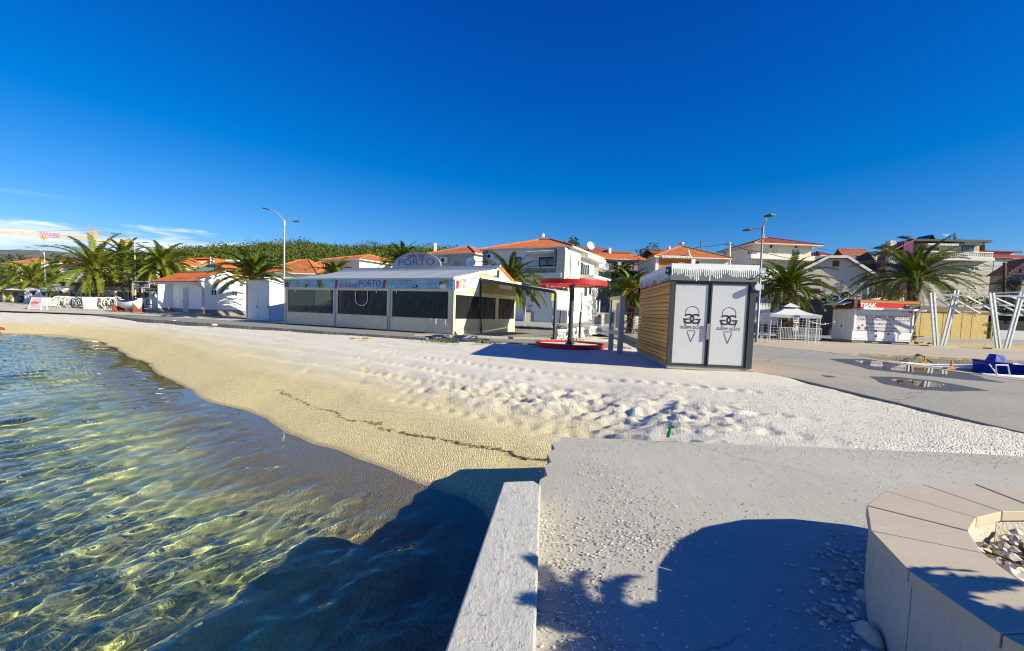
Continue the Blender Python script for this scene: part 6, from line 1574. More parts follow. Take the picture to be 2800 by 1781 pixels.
def qmesh(name, qs, mat, parent, **k):
    A = np.concatenate(qs, 0); vs = A.reshape(-1, 3); fs = np.arange(len(vs)).reshape(-1, 4)
    return np_mesh(name, vs, fs, mat, False, parent, **k)
def palm(px, py, Y, L, label, seed, n=58, zb=.1, tr=.30, mat=None, dead=10, group='date palms along the promenade', stalks=True, lo=-.22, up=1.0, lean=0.0, nl=62, base=None, wl=.078, az0=None):
    r = random.Random(seed); c = D(px, py, Y); root = thing('palm_tree', label, 'palm tree', base or (c.x+lean, c.y, zb), group)
    b = V(root.location); H = c.z-b.z
    prof = [(tr*1.25, 0), (tr*1.0, H*.08), (tr*.85, H*.5), (tr*.95, H*.8), (tr*1.25, H*.95), (tr*.7, H+.15)]
    m = MB(); pts = []; rs = []
    for k in range(12):
        w = k/11; q = b.lerp(c, w); q.z = b.z+(H+.1)*w; pts.append(q); rs.append(float(np.interp(w*H, [p[1] for p in prof], [p[0] for p in prof]))*(1+.10*(k % 2)))
    m.tube(pts, rs, 12); trk = m.build('trunk', BARK, root)
    m = MB()
    for k in range(int(26+H*10)):
        a = k*2.399; zz_ = H*(.25+.75*k/(26+H*10)); rr0 = float(np.interp(zz_, [p[1] for p in prof], [p[0] for p in prof]))
        q = b.lerp(c, zz_/max(H, .1)); q.z = b.z+zz_; d = V((math.cos(a), math.sin(a), .55)).normalized()
        s_ = V((-d.y, d.x, 0))*.07; o = q+V((d.x, d.y, 0))*rr0*.9
        m.add([o-s_, o+s_, o+d*.28+s_*.5, o+d*.28-s_*.5, o-s_*.6-V((0, 0, .14)), o+s_*.6-V((0, 0, .14))], [(0, 1, 2, 3), (4, 5, 1, 0), (4, 0, 3), (5, 2, 1), (4, 3, 2, 5)])
    m.build('leaf_bases', BARK, trk, uv=False)
    R_, Q_ = [], []
    for k in range(n):
        w = (k+.5)/n; e0 = math.asin(min(1, max(-1, up-(up-math.sin(lo))*w**1.15)))
        e0 = min(e0, 1.45)+r.uniform(-.10, .10)
        az = k*2.39996+r.uniform(-.2, .2); Lk = L*(.82+.22*r.random())*(.85 if w < .12 else 1)
        dr = .55+.75*(1-abs(w-.35))+r.uniform(-.15, .30)
        a, q = frond_np((c.x+.1*math.cos(az), c.y+.1*math.sin(az), c.z+.12-.25*w), az, e0, Lk, dr, r, nl, wl, .52, r.uniform(-.25, .25)); R_.append(a); Q_.append(q)
    qmesh('crown', Q_, mat or PALMG, root); qmesh('midribs', R_, RACH, root)
    if dead:
        R_, Q_ = [], []
        for k in range(dead):
            az = r.uniform(0, 6.28); a, q = frond_np((c.x, c.y, c.z-.15), az, r.uniform(-.9, -.35), L*r.uniform(.45, .8), r.uniform(.6, 1.1), r, 26, .05, .34); R_.append(a); Q_.append(q)
        qmesh('dry_fronds', R_+Q_, PALMD, root)
    if stalks:
        m = MB()
        for k in range(34):
            az = r.uniform(0, 6.28); e = r.uniform(.2, 1.0); l = L*r.uniform(.10, .26); p0 = c+V((.2*math.cos(az), .2*math.sin(az), .1))
            p1 = p0+V((math.cos(az)*math.cos(e), math.sin(az)*math.cos(e), math.sin(e)))*l; m.tube([p0, p0.lerp(p1, .6)+V((0, 0, .05)), p1-V((0, 0, .05))], [.02, .018, .03], 4)
        m.build('fruit_stalks', STALK, root, uv=False)
    return root
palm(262, 740, 53, 6.1, 'biggest palm at left with wide arching crown beside the crane tower', 11, 66, .3, dead=18, mat=PALMG2, nl=66)
palm(340, 712, 62, 4.3, 'dark dense palm just right of the biggest left palm, behind the lamp', 12, 56, .3, dead=4)
palm(446, 730, 52, 4.3, 'palm behind left end of the white house roof', 13, 56, .3, dead=12, mat=PALMG2)
palm(392, 738, 66, 3.8, 'shaded palm with dark thick trunk between pergola sign and white house', 14, 50, .3, tr=.55, dead=6)
palm(693, 760, 39, 3.8, 'palm rising right behind the white shed, fronds shading the house gable', 15, 46, .2, dead=0, up=1.0, lo=.10)
palm(915, 752, 47, 2.9, 'low palm with few fronds above left part of the bar roof', 16, 30, .2, dead=2, lo=-.2, mat=PALMG2)
palm(1103, 716, 54, 3.3, 'palm standing behind the half round roof sign', 17, 46, .3, dead=0, lo=-.2)
palm(1397, 772, 41, 4.0, 'palm between the beach bar and the red shade', 18, 52, .2, dead=8, lo=-.4, tr=.34)
palm(1728, 800, 36, 3.0, 'palm half hidden behind the left wall of gelato kiosk', 19, 44, .1, dead=2, lo=-.35, mat=PALMG2)
palm(2155, 790, 38, 4.0, 'palm with thick trunk right behind the small gazebo', 20, 54, .1, tr=.55, dead=6, lo=-.2)
palm(2500, 765, 42, 5.4, 'very wide palm behind the news kiosk, in front of stone house', 21, 64, .1, tr=.42, dead=5, lo=-.15, nl=66)
palm(1700, 742, 66, 2.2, 'small palm in the garden below the arched house', 22, 30, 2.5, dead=0, stalks=False, lo=-.3, tr=.2)
# low feathery palms at the far left
palm(95, 775, 62, 5.6, 'low feathery palm far left with long drooping fronds over the white roofs', 23, 56, .4, dead=4, mat=PALMG2, lo=-.5, tr=.35)
palm(20, 772, 72, 5.2, 'bright green palm cut by the left edge of the photo', 24, 54, .4, dead=2, mat=PALMG2, lo=-.5, tr=.35, stalks=False)
palm(150, 768, 80, 4.0, 'palm behind the biggest one, between it and the far lamp', 25, 46, .4, dead=2, lo=-.4, tr=.3, stalks=False)
# yuccas in white planters
YUC = leaf('yucca_leaf', (.09, .15, .012), (.26, .34, .04), .25, 2.0)
def spiky(c, r, n, Lm, seed, wid=.06):
    rr = random.Random(seed); qs = []
    for k in range(n):
        az = rr.uniform(0, 6.28); e = rr.uniform(-.5, 1.4); L_ = Lm*rr.uniform(.7, 1.1); c0 = np.array([c[0], c[1], c[2]])+np.array([rr.uniform(-r, r), rr.uniform(-r, r), rr.uniform(-r, r)*1.2])
        d = np.array([math.cos(az)*math.cos(e), math.sin(az)*math.cos(e), math.sin(e)]); s_ = np.array([-math.sin(az), math.cos(az), 0])*wid/2
        m_ = c0+d*L_*.55; t_ = c0+d*L_-np.array([0, 0, .2*L_])
        qs.append(np.stack([[c0-s_*.6, m_-s_, m_+s_, c0+s_*.6], [m_-s_, t_-s_*.1, t_+s_*.1, m_+s_]]))
    return qs
def planter(px, py, Y, h, w, label, seed, ph=1.0, zb=.08, big=1.0):
    p = D(px, py, Y); p.z = p.z
    root = thing('white_planter', label+' planter', 'planter', p, 'white planters on the promenade')
    m = MB(); a, b = w*.40, w*.5; vs = [p+V((-a, -a, 0)), p+V((a, -a, 0)), p+V((a, a, 0)), p+V((-a, a, 0))]+[p+V((x, y, h)) for x, y in ((-b, -b), (b, -b), (b, b), (-b, b))]
    m.add(vs, [(3, 2, 1, 0), (0, 1, 5, 4), (1, 2, 6, 5), (2, 3, 7, 6), (3, 0, 4, 7)]); m.build('tub', PVC, root)
    m = MB(); m.box(p+V((0, 0, h-.06)), (2*b-.04, 2*b-.04, .02)); m.build('soil', BARK2, root)
    pl = thing('yucca_plant', label+' yucca', 'plant', p+V((0, 0, h-.05)), 'yuccas in the white planters')
    MB().tube([p+V((0, 0, h-.05)), p+V((.05, 0, h+.5*ph))], [.09, .06], 7).build('stem', BARK2, pl)
    qmesh('foliage', spiky(p+V((.05, 0, h+.75*ph)), .22*big, 90, .75*big, seed), YUC, pl)
planter(137, 844, 50, 1.2, .85, 'white square pot right of the sandwich board,', 1, 1.0, big=1.3)
planter(246, 846, 47, 1.25, .85, 'white square pot in the middle of the white hoop seats,', 2, 1.1, big=1.1)
planter(432, 846, 47, 1.2, .8, 'white square pot at left corner of white house,', 3, .6, big=.8)
# ---- broad leaved trees and shrubs made of leaf clumps
def clumps(cs, dens, size, seed, squash=.8, shell=.55):
    "leaf cards through ellipsoid clumps: cs = [(x,y,z,r)]"
    rg = np.random.RandomState(seed); out = []
    for (x, y, z, r_) in cs:
        n = int(dens*r_**2*12.6/(size*size)*.5); n = max(24, n)
        d = rg.normal(size=(n, 3)); d /= np.linalg.norm(d, axis=1)[:, None]
        rad = r_*(shell+(1-shell)*rg.rand(n)**.6)*(1+.25*np.sin(d[:, 0]*5+d[:, 2]*4+x)*np.cos(d[:, 1]*6+y))
        p = np.array([x, y, z])+d*rad[:, None]*np.array([1, 1, squash])
        a = rg.normal(size=(n, 3))+d*.3; a /= np.linalg.norm(a, axis=1)[:, None]
        b = np.cross(a, rg.normal(size=(n, 3))); b /= np.linalg.norm(b, axis=1)[:, None]
        s_ = size*(.6+.8*rg.rand(n))[:, None]
        out.append(np.stack([p-a*s_*.5, p+b*s_*.32, p+a*s_*.5, p-b*s_*.32], 1))
    return out
TREE_A = leaf('dark_tree_leaf', (.012, .028, .008), (.045, .075, .018), .15, .6)
TREE_B = leaf('green_shrub_leaf', (.025, .05, .008), (.09, .13, .02), .25, .8)
TREE_C = leaf('bright_shrub_leaf', (.05, .09, .008), (.17, .22, .03), .3, .9)
TREE_D = leaf('yellow_autumn_leaf', (.22, .17, .02), (.50, .38, .03), .3, .9)
def tree(name, label, cat, px, py, Y, rx, rz, mat, seed, n=7, size=.35, dens=1.0, zb=None, trunk=True, group=None):
    r = random.Random(seed); c = D(px, py, Y); zb_ = float(gz(np.array(Y))) if zb is None else zb
    root = thing(name, label, cat, (c.x, c.y, min(zb_, c.z-.3)), group)
    cs = [(c.x, c.y, c.z, min(rx, rz)*.8)]
    for k in range(n):
        a = r.uniform(0, 6.28); q = r.uniform(.35, .85); cs.append((c.x+rx*q*math.cos(a), c.y+rx*q*math.sin(a), c.z+rz*r.uniform(-.6, .7), min(rx, rz)*r.uniform(.35, .6)))
    qmesh('crown', clumps(cs, dens, size, seed), mat, root)
    if trunk:
        m = MB(); b = V(root.location); m.tube([b, b.lerp(c, .5)+V((.1, 0, 0)), c], [.05*rx+.06, .04*rx+.05, .03], 7)
        for q in cs[1:5]: m.tube([b.lerp(c, .55), V(q[:3])], [.03*rx+.02, .02], 5)
        m.build('trunk', BARK2, root, uv=False)
    return root
tree('tree', 'dark round tree on the skyline behind the large white house', 'tree', 1560, 670, 110, 2.6, 2.2, TREE_A, 31, 8, .5)
tree('tree', 'green tree between arched house and rusty hip roof', 'tree', 1765, 702, 84, 2.4, 2.4, TREE_B, 32, 8, .4)
tree('shrub', 'yellow autumn shrub below the green tree right of arched house', 'shrub', 1772, 723, 80, 2.2, 1.0, TREE_D, 33, 7, .3)
tree('shrub', 'olive shrub on the terrace under the arched house', 'shrub', 1665, 752, 66, 1.9, .8, TREE_B, 34, 7, .25)
tree('shrub', 'dark shrub mass in the garden behind the red shade', 'shrub', 1672, 790, 58, 2.8, 1.7, TREE_A, 35, 9, .3)
tree('shrub', 'dark hedge shrub right behind left wall of the kiosk', 'shrub', 1725, 812, 55, 2.6, 2.0, TREE_A, 36, 9, .3)
tree('shrub', 'small potted shrub behind red shade pole', 'shrub', 1535, 790, 50, 1.1, .6, TREE_B, 37, 5, .2)
tree('shrub', 'small bush growing by the first white barrier', 'shrub', 1533, 898, 27.5, .38, .35, TREE_B, 38, 5, .10, zb=.1)
tree('tree', 'round dark tree just right of gelato kiosk and lamp', 'tree', 2107, 772, 56, 2.4, 1.7, TREE_A, 39, 8, .3)
tree('shrub', 'black green hedge between kiosk lamp and gazebo palm', 'shrub', 2105, 812, 50, 2.0, 1.3, TREE_A, 40, 7, .3)
tree('shrub', 'leafy shrub on the dark wall in front of beige gable house', 'shrub', 2290, 818, 47, 1.6, .9, TREE_B, 41, 7, .25)
tree('shrub', 'dark shrub behind left roof of the news kiosk', 'shrub', 2232, 828, 46, 1.6, .7, TREE_A, 42, 7, .25)
tree('tree', 'autumn coloured bush on the skyline between two red roofs', 'tree', 2340, 705, 105, 3.0, 1.7, TREE_B, 43, 8, .4)
tree('shrub', 'sunny shrub between beige gable and purple wing', 'shrub', 2400, 765, 55, 2.0, 1.0, TREE_C, 44, 7, .25)
tree('shrub', 'dark shrub below the purple wing, left of wide palm', 'shrub', 2410, 795, 50, 2.6, 1.2, TREE_B, 45, 8, .25)
tree('shrub', 'flowering shrub over the news kiosk roof', 'shrub', 2440, 812, 44, 1.2, .5, TREE_D, 46, 6, .18)
tree('hedge', 'clipped dark green hedge behind the left V frame', 'hedge', 2640, 822, 50, 2.6, 1.0, TREE_B, 47, 8, .25)
tree('hedge', 'very dark hedge between the two V frames', 'hedge', 2715, 835, 50, 2.6, 1.2, TREE_A, 48, 9, .25)
tree('hedge', 'dark hedge under the stone shed at right edge', 'hedge', 2790, 840, 50, 2.6, 1.6, TREE_A, 49, 9, .25)
tree('shrub', 'dark climbing bush at the wall of yellowish stone house', 'shrub', 2772, 775, 55, 1.2, 1.2, TREE_A, 50, 7, .25)
tree('shrub', 'bright green shrub at the foot of tan fence post', 'shrub', 2712, 900, 47, .5, .9, TREE_C, 51, 6, .15)
tree('tree', 'broad tree canopy behind low white roofs far left', 'tree', 60, 755, 85, 5.5, 2.6, TREE_C, 52, 10, .5)
tree('tree', 'leafy tree cut by the left edge above the white roofs', 'tree', -8, 770, 70, 4.5, 3.4, TREE_C, 53, 10, .5)
tree('tree', 'dark pine on the far hillside at the left edge', 'tree', 22, 712, 300, 10, 5, TREE_A, 54, 9, 1.2)
tree('tree', 'dark pine clump left of widest villa far left', 'tree', 60, 709, 320, 8, 3.5, TREE_A, 55, 9, 1.2)
tree('tree', 'dark tree right of the villa under the mountain', 'tree', 115, 714, 260, 6, 3.0, TREE_A, 56, 9, 1.0)
tree('tree', 'greenish tree between far lamp and big palm', 'tree', 190, 718, 200, 8, 3.0, TREE_B, 57, 9, .9)
tree('tree', 'dry brownish palm clump above hillside houses at left', 'tree', 103, 733, 140, 2.8, 2.6, TREE_D, 58, 8, .5)
tree('tree', 'tree filling the gap between big palm and second palm', 'tree', 300, 775, 72, 3.6, 2.6, TREE_A, 59, 9, .4)
tree('tree', 'dark tree behind the pergola sign', 'tree', 395, 790, 64, 3.4, 2.6, TREE_A, 60, 9, .4)
tree('tree', 'green tree behind the white house chimney end', 'tree', 505, 752, 70, 3.0, 2.0, TREE_B, 61, 8, .4)
tree('tree', 'green tree line right of the orange house', 'tree', 640, 738, 100, 3.6, 1.4, TREE_B, 62, 8, .4)
tree('tree', 'dark tree behind the corner shop canopy', 'tree', 1440, 800, 60, 1.6, 1.2, TREE_A, 63, 7, .3)
for k, (px, h) in enumerate(((1987, 706), (2002, 700), (2008, 706), (2016, 705), (2025, 704))):
    c = D(px, h, 150); root = thing('cypress_tree', ['slim cypress left of the power pole', 'tallest pointed cypress right of the power pole', 'short cypress right beside the tallest one', 'middle cypress of the skyline row', 'cypress nearest the lilac grey gable'][k], 'tree', (c.x, c.y, 12), 'cypresses on the skyline')
    qs = clumps([(c.x, c.y, c.z-1.2-1.5*j, .35+.18*j) for j in range(6)], 1.2, .5, 70+k, 1.6, .3); qmesh('crown', qs, TREE_A, root)
    MB().tube([V((c.x, c.y, 12)), c-V((0, 0, 3))], .15, 5).build('trunk', BARK2, root, uv=False)
# the wooded hill: too many trees to count
FOREST = leaf('pine_wood', (.014, .032, .004), (.115, .15, .02), .15, .09, .8)
r = random.Random(5); cs = []
for k in range(3600):
    i = r.uniform(3, NXH-1); j = (NYH-1)*r.random()**.75
    q = hill_pt(i, j); s_ = (1.2+r.random()**2*4.2)*(.75+.6*(mnoise.noise(V((q.x*.03, q.y*.03, 9)))+.4))+q.y*.002
    cs.append((q.x, q.y, q.z+s_*.35, s_))
for k in range(420):
    i = r.uniform(3, NXH-1); q = hill_pt(i, NYH-1); s_ = 1.8+r.random()*2.0; cs.append((q.x, q.y, q.z+s_*(.2+.5*r.random()), s_))
qmesh('forest', clumps(cs, .5, 1.15, 9, .95, .5), FOREST, None, kind='stuff')
# grass tufts on the verges
GRASS = leaf('verge_grass', (.05, .08, .01), (.16, .2, .04), .3, 3.0)
rg = np.random.RandomState(3); qs = []
def tufts(c, rx, ry, n, h=.12):
    for k in range(n):
        x, y = c.x+rg.normal()*rx*.5, c.y+rg.normal()*ry*.5; a = rg.rand()*6.28; d = np.array([math.cos(a), math.sin(a), 0])*.05; l = np.array([rg.normal()*.03, rg.normal()*.03, h*(.5+rg.rand())])
        b = np.array([x, y, c.z]); qs.append(np.stack([b-d*.5, b+d*.5, b+d*.2+l, b-d*.2+l])[None])
for (px, py, z, rx, ry, n) in ((655, 866, .08, 3.0, 1.0, 900), (600, 867, .08, 1.2, .3, 200), (1440, 897, .12, 2.2, .8, 500), (1235, 938, .03, .5, .1, 60), (1200, 936, .0, .8, .1, 60), (1325, 940, .03, .4, .08, 50), (1545, 930, .02, 1.0, .4, 160), (1720, 905, .05, 2.2, 1.2, 700), (1640, 908, .02, 1.5, .5, 200), (385, 852, .08, 2.0, .4, 200)):
    tufts(G(px, py, z), rx, ry, n)
qmesh('verge_grass', qs, GRASS, None, kind='stuff')
# ================================================================ restaurant at the left
rf = Fac(128, 436, 849, 779, Y=54.5, yaw=-15)
rest = thing('restaurant', 'glazed beach restaurant with brown pergola beams under the big left palm', 'restaurant', rf.o)
zb_ = rf.at(300, 783)[1]; rw = rf.w
u0 = rf.at(170, 790)[0]
m = MB(); rf.box(m, u0, rw+.8, -.1, .12, zb_-.10, zb_+.16); m.build('pergola_beam', BROWNW, rest)
m = MB()
for i in range(9):
    u = u0+.2+(rw-u0)*i/8.2; rf.box(m, u, u+.16, -.6, 4.4, zb_+.165, zb_+.33)
m.build('rafters', BROWNW, rest)
for px in (247.5, 384):
    u = rf.at(px, 800)[0]; m = MB(); rf.box(m, u-.11, u+.11, -.09, .11, .0, zb_-.103); m.build('post', BROWNW, rest)
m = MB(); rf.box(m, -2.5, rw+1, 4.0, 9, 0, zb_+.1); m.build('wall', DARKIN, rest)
m = MB(); rf.box(m, -2.6, rw+.5, 1.6, 4, zb_-.25, zb_-.05); m.build('white_canopy', WHITE2, rest)
m = MB(); rf.box(m, u0, rw-.2, 1.3, 1.55, zb_-.55, zb_-.40); m.build('blind_rail', WPAINT, rest)
for i in range(7):
    u = .2+i*rw/7; ut = u+rw/7-.35
    m = MB(); rf.box(m, u, u+.09, 2.2, 2.3, .02, zb_-.26); rf.box(m, ut-.09, ut, 2.2, 2.3, .02, zb_-.26); rf.box(m, u+.09, ut-.09, 2.2, 2.3, .02, .12); rf.box(m, u+.09, ut-.09, 2.2, 2.3, zb_-.4, zb_-.26); w = m.build('window', MGREY if i % 3 else WPAINT, rest)
    m = MB(); rf.box(m, u+.085, ut-.085, 2.24, 2.26, .11, zb_-.39); m.build('pane', GLASS, w)
for px in (289, 387, 400):
    u = rf.at(px, 800)[0]; m = MB(); rf.box(m, u-.12, u+.12, .9, 1.1, 0, zb_-.5); m.build('white_column', WPAINT, rest)
u = rf.at(405, 800)[0]; m = MB(); rf.box(m, rf.at(391, 800)[0], rf.at(394, 800)[0], -.2, -.12, rf.at(391, 800)[1], rf.at(391, 786)[1]); rf.box(m, rf.at(391, 800)[0], rf.at(402, 800)[0], -.2, -.12, rf.at(391, 788.5)[1], rf.at(391, 786)[1]); rf.box(m, rf.at(394.1, 800)[0], rf.at(400, 800)[0], -.2, -.12, rf.at(391, 794.5)[1], rf.at(391, 792.3)[1]); m.build('white_bracket', WPAINT, rest)
# sign above the beam
a, b = rf.at(368, 787), rf.at(414, 770)
sg = thing('restaurant_sign', 'white framed dark sign board above the pergola beam', 'sign', rf.p(a[0], -.2, a[1]))
m = MB(); rf.box(m, a[0], b[0], -.2, -.12, a[1], b[1]); m.build('board', BLACK, sg)
m = MB()
for q in ((a[0], b[0], b[1]-.10, b[1]), (a[0], b[0], a[1], a[1]+.08), (a[0], a[0]+.1, a[1]+.081, b[1]-.101), (b[0]-.1, b[0], a[1]+.081, b[1]-.101)): rf.box(m, q[0], q[1], -.225, -.201, q[2], q[3])
m.build('frame', WPAINT, sg)
m = MB(); text_mesh(m, 'VEGAN', rf.p(a[0]+(b[0]-a[0])*.27, -.206, a[1]+(b[1]-a[1])*.38), rf.ux, V((0, 0, 1)), .42, sx=1.0, ext=0, bold=.03); text_mesh(m, 'FOOD', rf.p(a[0]+(b[0]-a[0])*.79, -.206, a[1]+(b[1]-a[1])*.36), rf.ux, V((0, 0, 1)), .42, sx=.9, ext=0, bold=.03); m.build('lettering', INKW, sg)
# white hoop lounge seats lying on their sides in a row
def hoop():
    t_ = thing('hoop_seat', 'white round framed lounge seat', 'seat', (0, 0, 0), 'white hoop seats in front of the restaurant')
    for y in (-.32, .32):
        MB().tube([(.62*math.cos(R(a)), y, .64+.62*math.sin(R(a))) for a in range(0, 361, 20)], .035, 6, cap=False).build('hoop', PVC, t_)
    m = MB()
    for a in range(150, 330, 20): m.tube([(.61*math.cos(R(a)), -.32, .64+.61*math.sin(R(a))), (.61*math.cos(R(a)), .32, .64+.61*math.sin(R(a)))], .025, 5)
    m.build('slats', PVC, t_)
    m = MB(); m.box((0, 0, .45), (1.0, .62, .05)); m.build('seat_board', pm('brown_wicker', (.16, .11, .07), .8, .3, 6), t_)
    return t_
hp = hoop(); hx_ = [(166, 843, 1.2), (182, 844, .6), (196, 845, 1.0), (210, 845, .5), (223, 846, 1.2), (262, 847, .8), (272, 846, 1.1), (283, 847, .2), (296, 846, .9), (308, 846, .1), (320, 845, .7), (413, 845, .9), (421, 844, 1.2)]
hlab = ['leftmost, beside the white square pot', 'second from the left', 'third from the left', 'fourth from the left, under the glass wall', 'just left of the middle pot', 'just right of the middle pot', 'narrow edge-on one right of the middle pot', 'most face-on one with a full circle', 'between the two full circles', 'second full circle, left of the boat', 'touching the stern of the boat', 'right of the boat', 'by the white house corner pot']
for i, (px, py, rz) in enumerate(hx_):
    p = D(px, py, 48.5+.0*i); o = hp if i == 0 else dup(hp, p, rz)
    o.location = p; o.rotation_euler = (0, 0, rz); o['label'] = 'white round hoop lounge seat, '+hlab[i]
# old rowing boat on a cradle
bp = G(352, 857, .1); byw = -.15
rb = thing('rowing_boat', 'old white and blue wooden rowing boat on a rusty cradle in front of restaurant', 'boat', bp)
def hull(L, W, H, nb=13, fl=.55, rise=.25, keelr=.25):
    rings = []
    for i in range(nb):
        w = i/(nb-1); x = (w-.5)*L; b = W/2*math.sin(math.pi*min(1, .18+w*.83))**.7*(1 if w < .97 else .05) if w < .999 else .01
        b = max(.02, W/2*(1-abs(2*w-.85)**2.6*.8) if w < .92 else W/2*(1-w)/.08*.42); sh = H+rise*(2*w-1)**2; kz_ = keelr*max(0, (2*w-1))**3
        rings.append([V((x, s_*b*q, kz_+(sh-kz_)*hq)) for s_, q, hq in ((-1, 1, 1), (-1, .93, .62), (-1, .66, .28), (0, 0, 0), (1, .66, .28), (1, .93, .62), (1, 1, 1))])
    return rings
def build_hull(root, L, W, H, p, rz, mh, ms, mi, rise=.25, gun=None):
    M_ = Matrix.Translation(p) @ Matrix.Rotation(rz, 4, 'Z'); rg_ = hull(L, W, H, rise=rise); vs = [M_ @ q for r_ in rg_ for q in r_]; n = 7; fs = []
    for i in range(len(rg_)-1):
        for k in range(6): fs.append((i*n+k, (i+1)*n+k, (i+1)*n+k+1, i*n+k+1))
    fs.append(tuple(range(n))); m = MB().add(vs, fs, True); h = m.build('hull', mh, root, uv=False)
    m = MB()
    for s_ in (0, 6): m.tube([M_ @ (r_[s_]+V((0, 0, .01))) for r_ in rg_], .045, 6)
    m.build('gunwale', gun or ms, root, uv=False)
    m = MB()
    for s_ in (0, 6):
        for i in range(len(rg_)-1):
            a, b = rg_[i][s_], rg_[i+1][s_]; a2, b2 = rg_[i][1 if s_ == 0 else 5], rg_[i+1][1 if s_ == 0 else 5]; o = V((0, -.012 if s_ == 0 else .012, 0))
            m.quad(M_ @ (a+o), M_ @ (b+o), M_ @ (b.lerp(b2, .45)+o), M_ @ (a.lerp(a2, .45)+o)) if gun is None else m.quad(M_ @ (a.lerp(a2, .75)+o*3), M_ @ (b.lerp(b2, .75)+o*3), M_ @ (b2+o*3), M_ @ (a2+o*3))
    m.build('stripe', ms, root, uv=False)
    m = MB(); ins = [[r_[1].lerp(V((r_[1].x, 0, r_[1].z)), .06), V((r_[3].x, 0, r_[1].z*.5+.0)), r_[5].lerp(V((r_[5].x, 0, r_[5].z)), .06)] for r_ in rg_]; vs = [M_ @ q for r_ in ins for q in r_]
    m.add(vs, [(i*3+k, (i+1)*3+k, (i+1)*3+k+1, i*3+k+1) for i in range(len(ins)-1) for k in range(2)]); m.build('inside', mi, root, uv=False)
    m = MB()
    for w in (.3, .62): 
        i = int(w*12); a, b = rg_[i][0], rg_[i][6]; m.bar(M_ @ (a*.98+V((0, 0, -.1))), M_ @ (b*.98+V((0, 0, -.1))), .22, .03)
    m.build('thwart', mi, root, uv=False); return h
NAVY = pm('navy_paint', (.01, .02, .14), .4, .1, 3, .05); RUST = pm('rusty_steel', (.20, .06, .025), .8, .3, 6, .3, 30)
build_hull(rb, 2.5, 1.1, .78, bp+V((0, 0, .42)), byw+math.pi, WPAINT, NAVY, WHITE2)
cr = thing('boat_cradle', 'rusty cradle with triangular end plates carrying the old rowing boat', 'cradle', bp)
Mx = Matrix.Translation(bp) @ Matrix.Rotation(byw, 4, 'Z')
for x in (-1.15, 1.05):
    m = MB(); m.prism([Mx @ V((x, -.6, 0)), Mx @ V((x, .6, 0)), Mx @ V((x, .55, 1.0)), Mx @ V((x, .2, .62)), Mx @ V((x, -.2, .62)), Mx @ V((x, -.55, 1.0))], Mx.to_3x3() @ V((.06, 0, 0))); m.build('end_plate', RUST, cr)
m = MB(); m.bar(Mx @ V((-1.1, -.4, .2)), Mx @ V((1.0, -.4, .2)), .07); m.bar(Mx @ V((-1.1, .4, .2)), Mx @ V((1.0, .4, .2)), .07); m.bar(Mx @ V((-.4, -.42, .3)), Mx @ V((-.4, -.42, .0)), .06); m.bar(Mx @ V((.4, -.42, .3)), Mx @ V((.4, -.42, .0)), .06); m.build('rail', pm('red_oxide_paint', (.42, .09, .03), .6), cr)
# sandwich board
p = G(104, 851, .03); sb_ = thing('sandwich_board', 'white framed menu A-board with pink picture on the sand at left', 'A-board', p)
for s_ in (1, -1):
    P4 = [p+V((-.62, -.35*s_, 0)), p+V((.62, -.35*s_, 0)), p+V((.50, -.03*s_, 1.25)), p+V((-.5, -.03*s_, 1.25))]; dn = V((0, -.03*s_, 0))
    m = MB()
    for a, b in ((0, 3), (1, 2), (2, 3)): m.bar(P4[a], P4[b], .09, .05)
    q = P4[0].lerp(P4[3], .18), P4[1].lerp(P4[2], .18); m.bar(q[0], q[1], .07, .05); fr = m.build('frame', WPAINT, sb_)
    if s_ == 1:
        m = MB(); m.quad(q[0]+dn, q[1]+dn, P4[2]+dn, P4[3]+dn); m.build('menu_sheet', pm('pink_menu', (.62, .45, .55), .5, .45, 3.5, 0), sb_)
        ff = Fac(0, 0, 0, 0, yaw=0, o=p+V((0, -.22, 0)), w=1, h=1)
        m = MB(); cx = q[0].lerp(P4[2], .5); m.lathe(cx+V((0, -.06, -.02)), [(.3, -.01), (.3, .0)], 14); 
        m = MB(); m.add([cx+V((.34*math.cos(a*.449), -.045-.25*.26*math.sin(a*.449)*0, .17*math.sin(a*.449))) for a in range(14)], [tuple(range(14))]); m.build('picture', pm('red_food_print', (.55, .15, .12), .5, .4, 9, 0), sb_)
# white roofed bathing bar, posts and picket fence further left
bbx = Fac(-40, 118, 846, 788, Y=60, yaw=-10); wb = thing('beach_pavilion', 'low white beach pavilion with pale roof and timber posts at the left edge', 'pavilion', bbx.o)
m = MB(); bbx.box(m, 0, bbx.w-2.5, 2.5, 8, 0, bbx.h-.2); m.build('wall', WHITE2, wb)
m = MB(); m.prism([bbx.p(-1, -.8, bbx.h-.35), bbx.p(bbx.w+.3, -.8, bbx.h-.35), bbx.p(bbx.w+.3, 7, bbx.h+.75), bbx.p(-1, 7, bbx.h+.75)], (0, 0, .2)); m.build('roof', WHITE, wb)
m = MB(); bbx.box(m, bbx.at(24, 800)[0], bbx.w+.3, -1.0, -.82, bbx.h-.45, bbx.h-.15); m.build('fascia_beam', BROWNW, wb)
for px in (30, 50): 
    u = bbx.at(px, 800)[0]; m = MB(); bbx.box(m, u-.13, u+.13, -.8, -.55, 0, bbx.h-.36); m.build('post', pm('pale_timber_post', (.6, .5, .36), .8, .1, 2), wb)
m = MB(); bbx.box(m, bbx.at(14, 820)[0], bbx.at(66, 820)[0], .5, .6, .1, 1.9); m.build('dark_opening', GLASS, wb)
m = MB(); bbx.box(m, bbx.at(40, 820)[0], bbx.at(49, 820)[0], .42, .498, .1, 1.4); m.build('blue_curtain', pm('blue_curtain', (.02, .05, .32), .8), wb)
